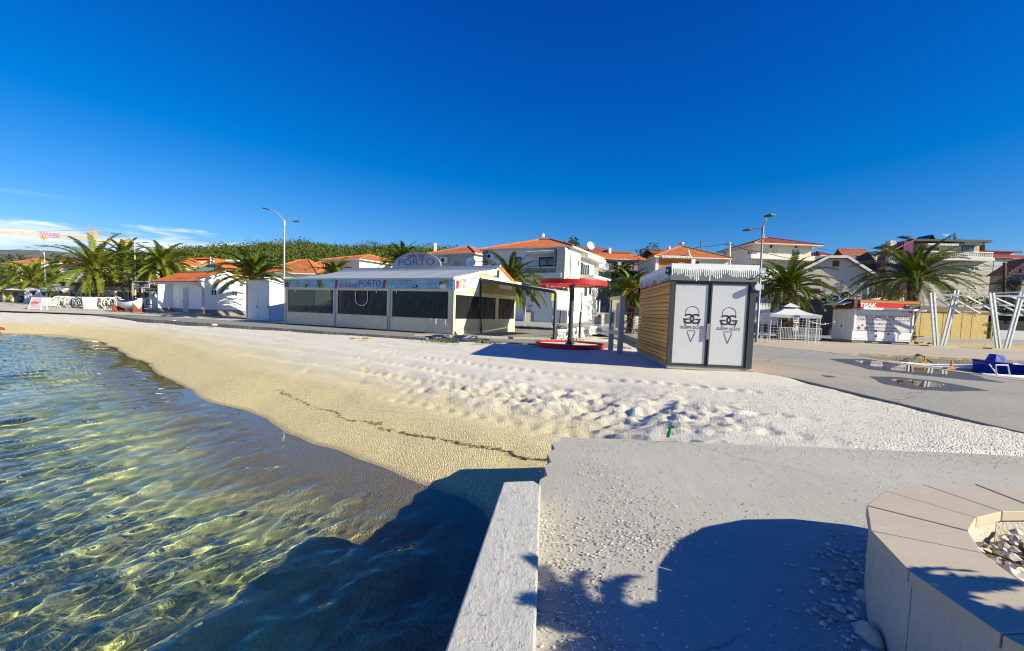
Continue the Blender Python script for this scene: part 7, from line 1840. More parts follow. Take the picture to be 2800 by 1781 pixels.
pk = Fac(68, 132, 846, 790, Y=56, yaw=-12); pf = thing('picket_fence', 'white picket fence of uneven boards between pavilion and restaurant', 'fence', pk.o)
m = MB(); r = random.Random(2)
n = 15
for i in range(n):
    u = pk.w*i/n; h_ = pk.h*(.80+.14*math.sin(i*.9)+.05*r.random()); pk.box(m, u, u+pk.w/n*.62, 0, .05, .1, h_)
m.build('pickets', WPAINT, pf)
m = MB(); pk.box(m, 0, pk.w, .052, .12, .5, .62); pk.box(m, 0, pk.w, .052, .12, 1.4, 1.52); m.build('rail', WPAINT, pf)
m = MB(); pk.box(m, 0, pk.w*.5, -.12, -.003, .05, 1.1); m.build('lower_panel', GREYW, pf)
# leaning yellow dead frond / oar by the boat
p = D(362, 776, 46); o = thing('dead_frond', 'long yellow dried palm frond hanging from the big palm beside the boat', 'frond', D(368, 832, 46)); MB().tube([p, D(363, 800, 46), D(367, 822, 46), D(372, 838, 46)], [.05, .16, .14, .05], 6).build('leaf', PALMD, o)
# ================================================================ tower crane
CY = pm('crane_yellow', (.72, .42, .03), .5, .1, 1, 0); CW_ = pm('crane_pale_lattice', (.62, .42, .12), .5, .1, 1, 0); CR_ = pm('crane_red', (.55, .06, .05), .5, .1, 1, 0)
CYD = 150; crn = thing('tower_crane', 'yellow tower crane with long jib on the skyline at left', 'crane', D(256, 812, CYD))
def lattice(m, p, q, w, n, r=.09):
    p, q = V(p), V(q); t_ = (q-p).normalized(); up = V((0, 0, 1)) if abs(t_.z) < .9 else V((1, 0, 0)); a = t_.cross(up).normalized()*w/2; b = up*w if abs(t_.z) < .9 else t_.cross(a).normalized()*w/2
    ch_ = [a, -a, b] if abs(t_.z) < .9 else [a+b, a-b, -a-b, -a+b]
    for c_ in ch_: m.bar(p+c_, q+c_, r*1.15)
    for i in range(n):
        x, y, z = p.lerp(q, i/n), p.lerp(q, (i+.5)/n), p.lerp(q, (i+1)/n)
        for c1_, c2_ in zip(ch_, ch_[1:]+ch_[:1]): m.bar(x+c1_, y+c2_, r*.9); m.bar(y+c2_, z+c1_, r*.9)
    return m
tb, tt_ = D(256, 812, CYD), D(256, 660, CYD)
lattice(MB(), tb, tt_, 1.6, 14).build('mast', CY, crn, uv=False)
lattice(MB(), D(256, 658, CYD), D(256, 629, CYD), 1.1, 5).build('tower_head', CY, crn, uv=False)
j0, j1 = D(250, 656.5, CYD), D(-60, 636, 128)
lattice(MB(), j0, j0.lerp(j1, .32), 1.3, 12, .07).build('jib', CW_, crn, uv=False); lattice(MB(), j0.lerp(j1, .32), j0.lerp(j1, .50), 1.3, 7, .07).build('jib_section', CR_, crn, uv=False); lattice(MB(), j0.lerp(j1, .50), j1, 1.3, 18, .07).build('jib', CW_, crn, uv=False)
k0, k1 = D(261, 658, CYD), D(358, 661, 158); m = MB(); m.bar(k0, k1, 1.0, .35); m.build('counter_jib', CY, crn, uv=False); 
MB().box(D(337, 669, 157), (2.0, .8, 1.6)).build('counterweight', CW_, crn, uv=False); MB().box(D(352, 659, 158), (2.0, 1, 1.1)).build('winch', CY, crn, uv=False); MB().box(D(252, 668, CYD-1), (1.2, 1.2, 1.6)).build('cab', glass('cab_glass', (.05, .2, .2)), crn, uv=False)
m = MB(); ap = D(256, 628, CYD); m.tube([ap, D(175, 631, 144), D(100, 633, 139)], .07, 4); m.tube([ap, D(310, 651, 154)], .07, 4); m.build('tie', CR_, crn, uv=False)
MB().box(D(121, 651, 139.5), (1.3, 1, .5)).build('trolley', CY, crn, uv=False); m = MB(); m.tube([D(119, 652, 139.5), D(120, 686, 139.5)], .05, 4); m.tube([D(124, 652, 139.5), D(126, 686, 139.5)], .05, 4); m.build('hoist_cable', MGREY, crn, uv=False)

# ================================================================ right: gazebo, news kiosk, V frames
gf = Fac(0, 0, 0, 0, yaw=-17, o=G(2104, 937.5), w=2.9, h=2.0); GD = 2.9
CANV = pm('white_canvas', (.70, .70, .68), .7, .06, 1, .15, 5, .02, stain=.15)
gz_ = thing('gazebo', 'small white canvas gazebo with trellis corner legs on the quay', 'gazebo', gf.o)
zE = gf.at(2105, 858)[1]; zA_ = D(2155, 835, gf.p(1.4, 1.4, 0).y).z
cx_ = gf.p(1.45, 1.45, zA_-.0)
def E4(o, z): return [gf.p(-o, -o, z), gf.p(gf.w+o, -o, z), gf.p(gf.w+o, GD+o, z), gf.p(-o, GD+o, z)]
m = MB(); e = E4(.08, zE); tp_ = [cx_.lerp(q, .22)+V((0, 0, -.06)) for q in E4(.08, zE)]; vs = []; N_ = 6
for k in range(4):
    for i in range(9):
        for j in range(N_+1):
            q = e[k].lerp(e[(k+1) % 4], i/8); tq = tp_[k].lerp(tp_[(k+1) % 4], i/8); w = q.lerp(tq, j/N_); w = w-V((0, 0, .09*math.sin(math.pi*j/N_)+.05*math.sin(math.pi*i/8)*(1-j/N_))); vs.append(w)
fs = [(k*63+i*7+j, k*63+(i+1)*7+j, k*63+(i+1)*7+j+1, k*63+i*7+j+1) for k in range(4) for i in range(8) for j in range(6)]
m.add(vs, fs, True); m.build('canopy', CANV, gz_)
m = MB(); e2 = [cx_.lerp(q, .34)+V((0, 0, .10)) for q in E4(.08, zE)]; m.add(e2+[cx_+V((0, 0, .16))], [(0, 1, 4), (1, 2, 4), (2, 3, 4), (3, 0, 4)]); m.build('vent_cap', CANV, gz_)
m = MB()
for k in range(4):
    for i in range(10):
        a, b = e[k].lerp(e[(k+1) % 4], i/10), e[k].lerp(e[(k+1) % 4], (i+1)/10); c = a.lerp(b, .5); s1 = -V((0, 0, .05*math.sin(math.pi*i/10))); s2 = -V((0, 0, .05*math.sin(math.pi*(i+1)/10)))
        m.add([a+s1, b+s2, b+s2-V((0, 0, .17)), c+s1-V((0, 0, .22)), a+s1-V((0, 0, .17))], [(0, 4, 3, 2, 1)])
m.build('valance', CANV, gz_)
m = MB(); ff = gf; text_mesh(m, 'Bella', gf.p(1.5, -.10, zE-.12), gf.ux, V((0, 0, 1)), .20, ext=0, bold=.03); m.build('lettering', NAVY, gz_)
for (cu, cv, su, sv) in ((0, 0, 1, 1), (gf.w, 0, -1, 1), (gf.w, GD, -1, -1), (0, GD, 1, -1)):
    m = MB(); L_ = .62
    ends = [(cu, cv), (cu+su*L_, cv), (cu, cv+sv*L_)]
    for (a, b) in ends: m.tube([gf.p(a, b, 0), gf.p(a, b, zE)], .019, 6)
    for k in range(1, 3):
        m.tube([gf.p(cu+su*L_*k/3, cv, .12), gf.p(cu+su*L_*k/3, cv, zE)], .007, 4); m.tube([gf.p(cu, cv+sv*L_*k/3, .12), gf.p(cu, cv+sv*L_*k/3, zE)], .007, 4)
    for k in range(11):
        z = .12+k*.185; m.tube([gf.p(cu, cv, z), gf.p(cu+su*L_, cv, z)], .007, 4); m.tube([gf.p(cu, cv, z), gf.p(cu, cv+sv*L_, z)], .007, 4)
    m.build('trellis_leg', WPAINT, gz_, uv=False)
# crowd barrier behind the gazebo and notice
f = Fac(2128, 2245, 931, 894, Y=36.5, yaw=-6); cb = thing('crowd_barrier', 'grey steel crowd barrier standing behind the gazebo', 'barrier', f.o); rail(f, 0, f.w, 0, .12, f.h, GALV, cb, 26, .035)
m = MB(); 
for u in (.1, f.w-.1): f.box(m, u-.03, u+.03, -.3, .3, -.02, .06)
m.build('feet', GALV, cb)
f = Fac(2165, 2182, 902, 868, Y=42, yaw=0); ns = thing('notice_sign', 'white sign with red and black lines seen through the gazebo', 'sign', f.o); m = MB(); f.box(m, 0, f.w, 0, .03, .0, f.h); m.build('plate', WPAINT, ns); m = MB()
for k, z in enumerate((.82, .66, .30, .12)): f.box(m, .08, f.w-.08, -.008, -.003, f.h*z, f.h*(z+.07))
m.build('printed_lines', INKR, ns); m = MB(); f.box(m, .08, f.w-.08, -.008, -.003, f.h*.42, f.h*.54); m.build('printed_lines', BLACK, ns); m = MB(); f.box(m, .05, .09, .01, .05, -.7, 0); f.box(m, f.w-.09, f.w-.05, .01, .05, -.7, 0); m.build('leg', GALV, ns)
# walls behind
f = Fac(2068, 2130, 935, 828, Y=46, yaw=0); gw = thing('garden_wall', 'white garden wall with toothed top behind the gazebo', 'wall', f.o); m = MB(); f.box(m, -.5, f.w, 0, .4, f.at(2068, 886)[1], f.h-.45); m.build('upper_wall', WHITE2, gw); m = MB(); f.box(m, -.5, f.w, .002, .4, -1, f.at(2068, 886)[1]-.003); m.build('lower_wall', SLATE, gw)
m = MB(); 
for i in range(9): u = -.4+i*(f.w+.3)/9; f.box(m, u, u+.18, .02, .36, f.h-.447, f.h)
m.build('teeth', WHITE, gw)
f = Fac(2190, 2300, 915, 812, Y=45, yaw=0); gw = thing('garden_wall', 'tall dark stained retaining wall between gazebo and news kiosk', 'wall', f.o); m = MB(); m.prism([f.p(0, 0, -1), f.p(f.w, 0, -1), f.p(f.w, 0, f.at(2300, 838)[1]), f.p(f.w*.3, 0, f.at(2220, 822)[1]), f.p(0, 0, f.h)], V((0, .5, 0))); m.build('wall', pm('dark_shaded_wall', (.085, .082, .08), .95, .3, .8, .4, 15, .02, stain=.3), gw)  # the wall's shade is put into its dark grey; streaks are random
f = Fac(2380, 2470, 850, 790, Y=48, yaw=0); gw = thing('garden_wall', 'pale sloping garden wall with palm shadows above the news kiosk', 'wall', f.o); m = MB(); m.prism([f.p(0, 0, -2), f.p(f.w, 0, -2), f.p(f.w, 0, f.at(2470, 803)[1]), f.p(0, 0, f.at(2380, 818)[1])], V((0, .3, 0))); m.build('wall', BEIGE, gw)
# yellow floats on a rope
rp = thing('float_rope', 'rope with yellow floats strung between gazebo and news kiosk', 'rope', D(2210, 890, 36)); pts = [D(2208, 878, 34), D(2232, 884, 35), D(2255, 888, 36), D(2278, 882, 37)]
MB().tube(pts, .015, 5).build('rope', WPAINT, rp)
for (px, py, s_) in ((2255, 886, .09), (2280, 880, .08), (2222, 881, .05)):
    m = MB(); m.lathe(D(px, py, 36), [(.01, -s_), (s_*.8, -s_*.6), (s_, 0), (s_*.8, s_*.6), (.01, s_)], 10); m.build('float', INKY, rp)
# ---- news kiosk
tf = Fac(2329, 2502, 937.5, 822, z0=0, yaw=-.5); TD = 2.4
tk = thing('news_kiosk', 'white news kiosk with red sign band and closed printed shutter on the quay', 'kiosk', tf.o)
TW = tf.w; zs1 = tf.at(2340, 841)[1]; zs0 = tf.at(2340, 903)[1]; zfa, zfb = tf.at(2335, 828)[1], tf.at(2335, 842)[1]
m = MB(); tf.box(m, 0, TW-.35, .08, TD, .22, zfb); m.build('wall', WPAINT, tk)
m = MB(); tf.box(m, .1, TW-.4, .1, TD-.05, .03, .217); m.build('base', MGREY, tk)
m = MB(); tf.box(m, -.02, TW-.25, 0, .078, .22, zs0-.05); tf.box(m, -.05, .12, -.04, .078, .20, zs0-.047); m.build('counter_front', WPAINT, tk)
for (x0, x1) in ((2332, 2367), (2374, 2387), (2396, 2423), (2434, 2448), (2456, 2490)):
    u0, u1 = tf.at(x0, 920)[0], tf.at(x1, 920)[0]; m = MB(); tf.box(m, u0, u1, -.02, -.003, .34, zs0-.22); pn = m.build('panel', PVC, tk)
    m = MB(); 
    for q in ((u0, u1, .34, .355), (u0, u1, zs0-.235, zs0-.22), (u0, u0+.015, .356, zs0-.236), (u1-.015, u1, .356, zs0-.236)): tf.box(m, q[0], q[1], -.024, -.021, q[2], q[3])
    m.build('panel_groove', MGREY, pn)
m = MB()
for px, z in ((2393, .9), (2393, .5), (2426, .7)): tf.box(m, tf.at(px, 920)[0], tf.at(px, 920)[0]+.09, -.05, -.004, z, z+.16)
m.build('latch', BLACK, tk)
us0, us1 = tf.at(2339, 870)[0], tf.at(2494, 870)[0]
m = MB(); nsl = 22
for i in range(nsl): 
    z = zs0+(zs1-.18-zs0)*i/nsl; tf.box(m, us0, us1, -.0, .04, z, z+(zs1-.18-zs0)/nsl-.006)
shut = m.build('roller_shutter', pm('pale_printed_shutter', (.60, .61, .66), .5, .05, 1, .05), tk)
m = MB(); tf.box(m, us0-.12, us0, -.05, .07, zs0-.04, zs1-.15); tf.box(m, us1, us1+.12, -.05, .07, zs0-.04, zs1-.15); m.build('shutter_guide', WPAINT, tk)
m = MB(); tf.box(m, tf.at(2350, 840)[0], TW+.28, -.45, -.05, zs1-.14, zs1+.02); m.build('awning_box', WPAINT, tk)
m = MB(); tf.box(m, -.25, TW-.05, -.25, TD+.1, zfb+.02, zfa+.28); m.build('roof', BROWNW, tk)
m = MB(); tf.box(m, .15, TW-.15, -.30, -.253, zfa+.02, zfa+.22); m.build('roof_trim', ORANGEW, tk)
m = MB(); tf.box(m, .18, TW-.12, -.33, -.254, zfb+.06, zfa-.0); sgn = m.build('sign_band', REDP, tk)
m = MB(); tf.box(m, TW*.72, TW-.121, -.334, -.3305, zfb+.061, zfa-.001); m.build('sign_band_end', pm('dark_maroon_print', (.05, .01, .02), .5), sgn)
zc2 = (zfa+zfb+.06)/2
m = MB(); text_mesh(m, 'TISAK', tf.p(.75, -.336, zc2), tf.ux, V((0, 0, 1)), .42, sx=1.1, ext=0, shear=.15, bold=.03); m.build('lettering', INKW, sgn); m = MB(); text_mesh(m, 'CENTAR USLUGA', tf.p(TW-.75, -.338, zc2-.10), tf.ux, V((0, 0, 1)), .13, ext=0); m.build('lettering', INKW, sgn)
for k, mm in enumerate((INKY, INKO, INKR, INKR, INKG, INKG, pm('blue_print', (.03, .2, .5), .5))):
    m = MB(); u = TW-1.2+.14*k; tf.box(m, u, u+.09, -.341, -.337, zc2+.04, zc2+.13); m.build('colour_square', mm, sgn)
m = MB(); sh = pm('maroon_print', (.22, .03, .07), .5); 
def tl(px, py): u, z = tf.at(px, py); return tf.p(u, -.004, z)
def tline(s, x0, x1, y, cap_px, mat, bold=.01):
    "one printed line fitted between two surveyed ends"
    p0, p1 = tl(x0, y), tl(x1, y+(x1-x0)*.033); c = (p0+p1)/2; Wt = (p1-p0).length; h = cap_px*tf.o.y/1250/.72
    mm = MB(); text_mesh(mm, s, (0, 0, 0), (1, 0, 0), (0, 0, 1), h, ext=0, bold=bold); xs_ = [v[0] for v in mm.v]; k = Wt/(max(xs_)-min(xs_))
    mo = MB(); text_mesh(mo, s, c, tf.ux, V((0, 0, 1)), h, sx=k, ext=.003, bold=bold); return mo.build('lettering', mat, shut)
tline('SUDSKI TUMAČI I PREVODITELJI', 2344, 2491, 865, 8, sh, .0); tline('COURT INTERPRETERS AND TRANSLATORS', 2343.5, 2490, 873.5, 5.5, pm('blue_grey_print', (.05, .09, .17), .5), .0)
tline('Mažuranićevo šet.1', 2369, 2463, 884.5, 8, sh, .0); tline('naš prijevod za vaš uspjeh', 2378, 2452, 895.5, 4.5, MGREY); tline('www.lingua-soft.hr', 2378, 2451, 904, 6, sh, .0)
m = MB(); 
for (px, py, r_) in ((2348, 897, .13), (2358, 890, .08), (2368, 898, .13)): u, z = tf.at(px, py); disc2(m, tf, u, z, r_, -.005, 12, r_)
m.build('globe_picture', sh, shut)
m = MB(); u, z = tf.at(2491, 854.5); tf.box(m, u-.18, u+.16, -.02, -.001, z-.05, z+.05); m.build('red_label', REDP, shut)
tsd = tf.side(False, TD)
for k in range(4):
    u = .18+k*(TD-.36)/4; m = MB(); tsd.box(m, u, u+(TD-.36)/4-.1, -.02, -.003, .35, 1.05); tsd.box(m, u, u+(TD-.36)/4-.1, -.02, -.003, 1.2, 2.5); dd = m.build('door' if k == 1 else 'side_panel', PVC, tk)
    if k == 1: m = MB(); tsd.box(m, u+.42, u+.47, -.06, -.021, 1.2, 1.38); m.build('handle', BLACK, dd)
m = MB(); tsd.box(m, .1, TD-.2, -.12, -.003, zfb-.1, zfb+.25); m.build('side_sign', pm('brown_red_print', (.25, .07, .05), .5, .2, 4), tk)
m = MB(); m.prism([tsd.p(.0, -.9, zfb+.2), tsd.p(TD, -.9, zfb+.2), tsd.p(TD, 0, zfb+.5), tsd.p(0, 0, zfb+.5)], (0, 0, .06)); m.build('side_awning', PVC, tk)
m = MB(); m.prism([tsd.p(TD*.35, -1.0, zfb+.26), tsd.p(TD*.75, -1.0, zfb+.26), tsd.p(TD*.75, -.2, zfb+.75), tsd.p(TD*.35, -.2, zfb+.62)], (0, 0, .05)); m.build('roof_panel', WPAINT, tk)
m = MB(); tf.box(m, TW-.35, TW-.30, .08, TD, .22, zfb); m.build('side_wall', WPAINT, tk)
m = MB(); m.bar(tf.p(TW+.1, -.1, zs1-.1), tf.p(TW-.25, -.02, zs0), .09, .06); m.build('stay', WPAINT, tk)
# ---- V frames carrying a sloping lattice
vf = thing('shade_frame', 'galvanised sunshade framework on V shaped twin legs at right of quay', 'frame', D(2650, 950, 35.5))
def leg2(p0, p1, parent, gap=.26):
    "twin flat bars with rungs"
    p0, p1 = V(p0), V(p1)
    for s_ in (-1, 1): pass
    m = MB(); o = V((gap/2, 0, 0))
    m.bar(p0-o, p1-o, .13, .10, (0, 1, 0)); m.bar(p0+o, p1+o, .13, .10, (0, 1, 0))
    for k in range(1, 9): q = p0.lerp(p1, k/9); m.bar(q-o, q+o, .05, .05, (0, 1, 0))
    return m.build('leg', GALV, parent)
VY = (34.2, 33.3)
for (lb, lt, rb_, rt, Y) in (((2560, 942), (2549, 801), (2577, 950), (2616, 794), VY[0]), ((2731, 948), (2711, 801), (2752, 957), (2796, 796), VY[1])):
    a, b = D(*lb, Y), D(*rb_, Y); leg2(V((a.x, Y, .06)), D(*lt, Y), vf); leg2(V((b.x, Y, .06)), D(*rt, Y), vf)
    m = MB(); m.box(((a.x+b.x)/2, Y, .04), (2.2, .7, .08)); m.build('base_plate', QUAY, vf)
m = MB()
m.bar(D(2553, 806, 34.3), D(2850, 812, 33.0), .11); top_ = m.build('top_beam', GALV, vf)
m = MB(); m.bar(D(2590, 831.5, 35.8), D(2850, 838, 34.6), .10); m.build('middle_beam', GALV, vf)
m = MB(); m.bar(D(2622, 857.5, 37.4), D(2797, 863.5, 36.4), .11); m.build('lower_beam', GALV, vf)
m = MB()
for (a, b) in (((2556, 813), (2624, 857)), ((2590, 807), (2680, 858)), ((2637, 807), (2735, 861)), ((2694, 809), (2795, 863)), ((2722, 815), (2830, 862)), ((2756, 808), (2850, 845))): m.bar(D(*a, 34.2), D(*b, 37.3), .10)
m.build('rafters', GALV, vf)
m = MB(); m.bar(D(2705, 803, 33.4), D(2830, 797, 32.6), .08); m.build('upper_beam', GALV, vf)
# tan hoarding, dark terrace, kerb wall
TAN = pm('tan_tarpaulin', (.48, .35, .13), .75, .06, 1, .5, 2.2, .06, stain=.15)
f = Fac(2492, 2702, 922, 838, Y=47, yaw=0); hd_ = thing('tan_hoarding', 'tan tarpaulin clad terrace front behind the left V frame', 'hoarding', f.o)
xs_ = [2492, 2515, 2552, 2576, 2600, 2628, 2655, 2702]; zt_ = f.h
for a, b in zip(xs_[:-1], xs_[1:]):
    m = MB(); u0, u1 = f.at(a, 900)[0]+.03, f.at(b, 900)[0]-.03; f.box(m, u0, u1, 0, .06, -.05, f.at(a, 850)[1]); m.build('panel', TAN, hd_)
m = MB(); m.prism([f.p(-.2, -.15, f.at(2500, 851)[1]), f.p(f.w+.2, -.15, f.at(2500, 851)[1]), f.p(f.w+.2, 2, zt_+.1), f.p(-.2, 2, zt_+.1)], (0, 0, .08)); m.build('roof', pm('brown_tarpaulin', (.17, .13, .07), .8, .15, 1.5, .3, 4), hd_)
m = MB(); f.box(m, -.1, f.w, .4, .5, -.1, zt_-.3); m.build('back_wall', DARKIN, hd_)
m = MB(); m.tube([f.p(f.at(2708, 900)[0], -.1, -.1), f.p(f.at(2708, 900)[0], -.1, zt_)], .06, 6); m.build('post', INKY, hd_)
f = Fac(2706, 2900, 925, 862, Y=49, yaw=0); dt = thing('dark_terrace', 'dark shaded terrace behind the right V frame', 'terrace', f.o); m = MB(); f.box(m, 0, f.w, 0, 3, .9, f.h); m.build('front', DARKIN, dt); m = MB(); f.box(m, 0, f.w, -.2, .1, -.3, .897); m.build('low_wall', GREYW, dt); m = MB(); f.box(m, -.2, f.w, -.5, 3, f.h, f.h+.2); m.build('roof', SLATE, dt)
YW = pm('ochre_low_wall', (.50, .38, .16), .9, .12, .8, .3, 20, .01, stain=.35)
f = Fac(2440, 2720, 951, 936, Y=38.3, yaw=-1.5); lw = MB(); f.box(lw, 0, f.w*1.6, 0, .3, -.1, .62); o = lw.build('low_wall', YW); tag(o, 'long low ochre wall along the road behind the V frames', 'wall')
r = random.Random(8)
for (px, py, lab) in ((2518, 942, 'heap of dark scrap metal at right foot of the news kiosk'), (2506, 926, 'dark chair frame lying behind right end of the news kiosk')):
    p = D(px, py, 35.2 if py > 930 else 39); o = thing('scrap_heap', lab, 'scrap', p); m = MB()
    for k in range(9): q = p+V((r.uniform(-.5, .5), r.uniform(-.2, .2), r.uniform(0, .18))); m.bar(q, q+V((r.uniform(-.5, .5), r.uniform(-.2, .2), r.uniform(-.05, .15))), .05)
    m.build('bars', BLACK, o)
# ---- boats in the harbour
WB = pm('white_gelcoat', (.78, .79, .80), .2, .03, 1, 0, spec=.6); BLUEG = pm('blue_gelcoat', (.008, .035, .38), .18, .1, 1.2, 0, spec=.7); BLC = pm('blue_cover', (.008, .03, .42), .45, .15, 2, .4, 4, .05); GREYD = pm('grey_deck', (.30, .35, .45), .5, .1, 2)
q0, q1 = D(2500, 1008, 19.0), D(2682, 1014, 18.0)
def boat(name, label, p, rz, L, W, H, mh, ms, mi, rise, gun=None): 
    o = thing(name, label, 'boat', p); build_hull(o, L, W, H, V(p)+V((0, 0, 0)), rz, mh, ms, mi, rise, gun); return o
bt = boat('motor_boat', 'low white motor boat with blue waterline moored at the quay edge', V((17.9, 18.9, WZ-.08)), math.pi-.12, 4.2, 1.6, .72, WB, NAVY, GREYD, .12, WB)
m = MB(); M_ = Matrix.Translation((17.9, 18.9, WZ-.08)) @ Matrix.Rotation(math.pi-.12, 4, 'Z')
m.prism([M_ @ V(q) for q in ((.2, -.7, .66), (2.1, -.2, .80), (2.1, .2, .80), (.2, .7, .66))], (0, 0, .03)); m.build('foredeck', WB, bt)
m = MB(); m.box(M_ @ V((-2.2, 0, .62)), (.35, .4, .5)); m.build('outboard_motor', WB, bt)
bb = boat('motor_boat', 'bright blue speedboat with blue cockpit cover at the right edge of photo', V((20.7, 17.3, WZ-.10)), math.pi-.10, 5.8, 1.9, .98, BLUEG, BLUEG, GREYD, .18)
M_ = Matrix.Translation((20.7, 17.3, WZ-.10)) @ Matrix.Rotation(math.pi-.10, 4, 'Z')
m = MB(); P_ = [M_ @ V(q) for q in ((2.38, -.26, .95), (2.38, .26, .95), (1.84, .28, .95), (1.84, -.28, .95), (2.24, -.15, 1.42), (2.24, .15, 1.42), (1.98, .15, 1.40), (1.98, -.15, 1.40))]
m.add(P_, [(0, 1, 5, 4), (1, 2, 6, 5), (2, 3, 7, 6), (3, 0, 4, 7), (4, 5, 6, 7)]); m.build('cockpit_cover', BLC, bb)
m = MB(); m.prism([M_ @ V(q) for q in ((.9, -.8, .83), (2.5, -.15, 1.0), (2.5, .15, 1.0), (.9, .8, .83))], (0, 0, .03)); m.build('foredeck', BLUEG, bb)
sb2 = boat('sail_boat', 'bow of a white boat with stainless pulpit rail at right edge below the blue boat', V((17.75, 14.6, WZ+.10)), math.pi-.06, 5.0, 1.5, .60, WB, NAVY, WB, .10, WB)
M_ = Matrix.Translation((17.75, 14.6, WZ+.10)) @ Matrix.Rotation(math.pi-.06, 4, 'Z')
m = MB(); rq_ = [D(2726, 1031, 14.5), D(2722, 998, 14.5), D(2756, 999, 14.7), D(2763, 1034, 14.7)]
m.tube(rq_[:2], .018, 6); m.tube([rq_[1]+V((.05, .25, 0)), D(2733, 1031, 14.7)], .018, 6); m.tube(rq_[1:3], .02, 6); m.tube(rq_[2:], .018, 6); m.build('pulpit_rail', GALV, sb2, uv=False)
ob = boat('motor_boat', 'orange boat bow glimpsed at the right edge behind the blue boat', V((25.6, 19.8, WZ+.1)), math.pi-.3, 3.6, 1.4, .85, pm('orange_gelcoat', (.6, .16, .06), .3), BLACK, BLACK, .2)
for (px, py, lab) in ((2525, 990, 'yellow mooring bracket further along the quay edge'), (2597, 1005, 'yellow mooring bracket nearest the puddles on the quay edge')):
    p = G(px, py+5); o = thing('mooring_bracket', lab, 'bracket', p, 'yellow mooring brackets'); m = MB(); m.box(p+V((0, 0, .03)), (.30, .12, .05)); m.build('plate', INKO, o); m = MB(); m.box(p+V((.05, 0, .20)), (.05, .05, .22)); m.build('pin', INKO, o)
# mooring lines on the quay wall
for (a, b, lab) in (((2520, 972), (2580, 1000), 'slack mooring rope hanging down the quay wall to the white boat'), ((2505, 974), (2470, 985), 'short frayed rope on the quay wall')):
    p0, p1 = D(*a, 22.6), D(*b, 20.8); m = MB(); m.tube([p0.lerp(p1, k/6)-V((0, 0, .12*math.sin(math.pi*k/6))) for k in range(7)], .025, 5); o = m.build('mooring_rope', BROWNW); tag(o, lab, 'rope')
p = D(2512, 976, 22.75); o = thing('tyre_fender', 'old dark tyre fender hanging on the quay wall above white boat', 'fender', p); m = MB(); m.tube([p+V((.2*math.cos(R(a)), 0, -.15+.24*math.sin(R(a)))) for a in range(0, 361, 24)], .07, 7, cap=False); m.build('tyre', BLACK, o)
# dark stained faces of the quay walls
QW = NT('stained_quay_wall'); t = QW; P = t.pos()
c = t.mix(t.noise(P, 2.2, 6, .7), (.24, .20, .12), (.50, .43, .29)); c = t.mix(t.ramp(t.n('SeparateXYZ', _0=P).outputs[2], [(0, 0), (1, 1)]), c, c)
c = t.mix(t.ramp(t.noise(t.scl(P, (3, 3, .6)), 2.0, 5, .7), [(.52, 0), (.68, .7)]), c, (.09, .075, .05))
t.pr(Base_Color=c, Roughness=.9, Normal=t.bump(t.noise(P, 12, 5), .6, .03)); QW = t.m
m = MB()
for (a, b) in (((16.56, 23.3), (24.6, 21.9)), ((24.6, 21.9), (70, 12))):
    L_ = (V(b)-V(a)).length; n_ = max(1, int(L_/2.6)); q = (V(b)-V(a))/n_; nn = V((q.y, -q.x)).normalized()
    for i in range(n_):
        s_ = V(a)+q*i; m.obox((s_.x, s_.y, -2.5), (q.x*.992, q.y*.992, 0), (nn.x*.05, nn.y*.05, 0), (0, 0, 2.40))
m.build('quay_wall', QW, kind='structure')
m = MB(); m.obox((15.43, 13, -2.5), (.04, 0, 0), (0, 5.5, 0), (0, 0, 2.4)); m.obox((15.48, 18.7, -2.5), (.04, 0, 0), (1.05, 4.5, 0), (0, 0, 2.4)); m.build('quay_wall', QW, kind='structure')
# ================================================================ foreground: round stone planter seat
CAP = NT('limestone_cap'); t = CAP; P = t.pos()
n1 = t.noise(P, 1.6, 6, .6); n2 = t.noise(t.scl(P, (2, 12, 2)), 3, 4, .6)
c = t.mix(n1, (.41, .35, .265), (.56, .485, .375)); c = t.mix(t.ramp(n2, [(.5, 0), (.8, .3)]), c, (.62, .55, .44)); c = t.mix(t.ramp(t.noise(P, 24, 3), [(.66, 0), (.72, .4)]), c, (.25, .20, .14)); c = t.mix(t.ramp(t.noise(P, 3.2, 7, .72), [(.52, 0), (.70, .5)]), c, (.36, .30, .22))
t.pr(Base_Color=c, Roughness=.7, Normal=t.bump(t.noise(P, 90, 3), .12, .003)); CAP = t.m
t = NT('bush_hammered_concrete'); P = t.pos()
vo = t.n('TexVoronoi', Vector=P, Scale=55.0); c = t.mix(t.noise(P, 2.5, 6, .65), (.40, .365, .31), (.58, .54, .47)); c = t.mix(t.ramp(t.noise(P, 45, 4, .7), [(.55, 0), (.7, .5)]), c, (.30, .27, .24))
t.pr(Base_Color=c, Roughness=.92, Normal=t.bump(t.math('ADD', vo.outputs['Distance'], t.noise(P, 120, 3)), .6, .006)); BUSH = t.m
PC, RO, RI, ZC = V((3.03, 1.62, 0)), 1.34, .94, .47
NSEG = 22
pt = thing('round_planter', 'round stone planter bench with limestone cap slabs at bottom right', 'planter', PC)
def pa2(r_, k): a = 2*math.pi*(k+.35)/NSEG; return PC+V((r_*math.cos(a), r_*math.sin(a), 0))
m = MB(); vs = []
for k in range(NSEG): vs += [pa2(RO-.012, k), pa2(RI+.014, k)]
for k in range(NSEG):
    a, b, c_, d = pa2(RO-.012, k), pa2(RO-.012, k+1), pa2(RI+.014, k+1), pa2(RI+.014, k)
    t0 = (b-a).normalized()*.003
    m.prism([a+t0, b-t0, c_-t0, d+t0], (0, 0, ZC-.06))
m.build('wall', BUSH, pt)
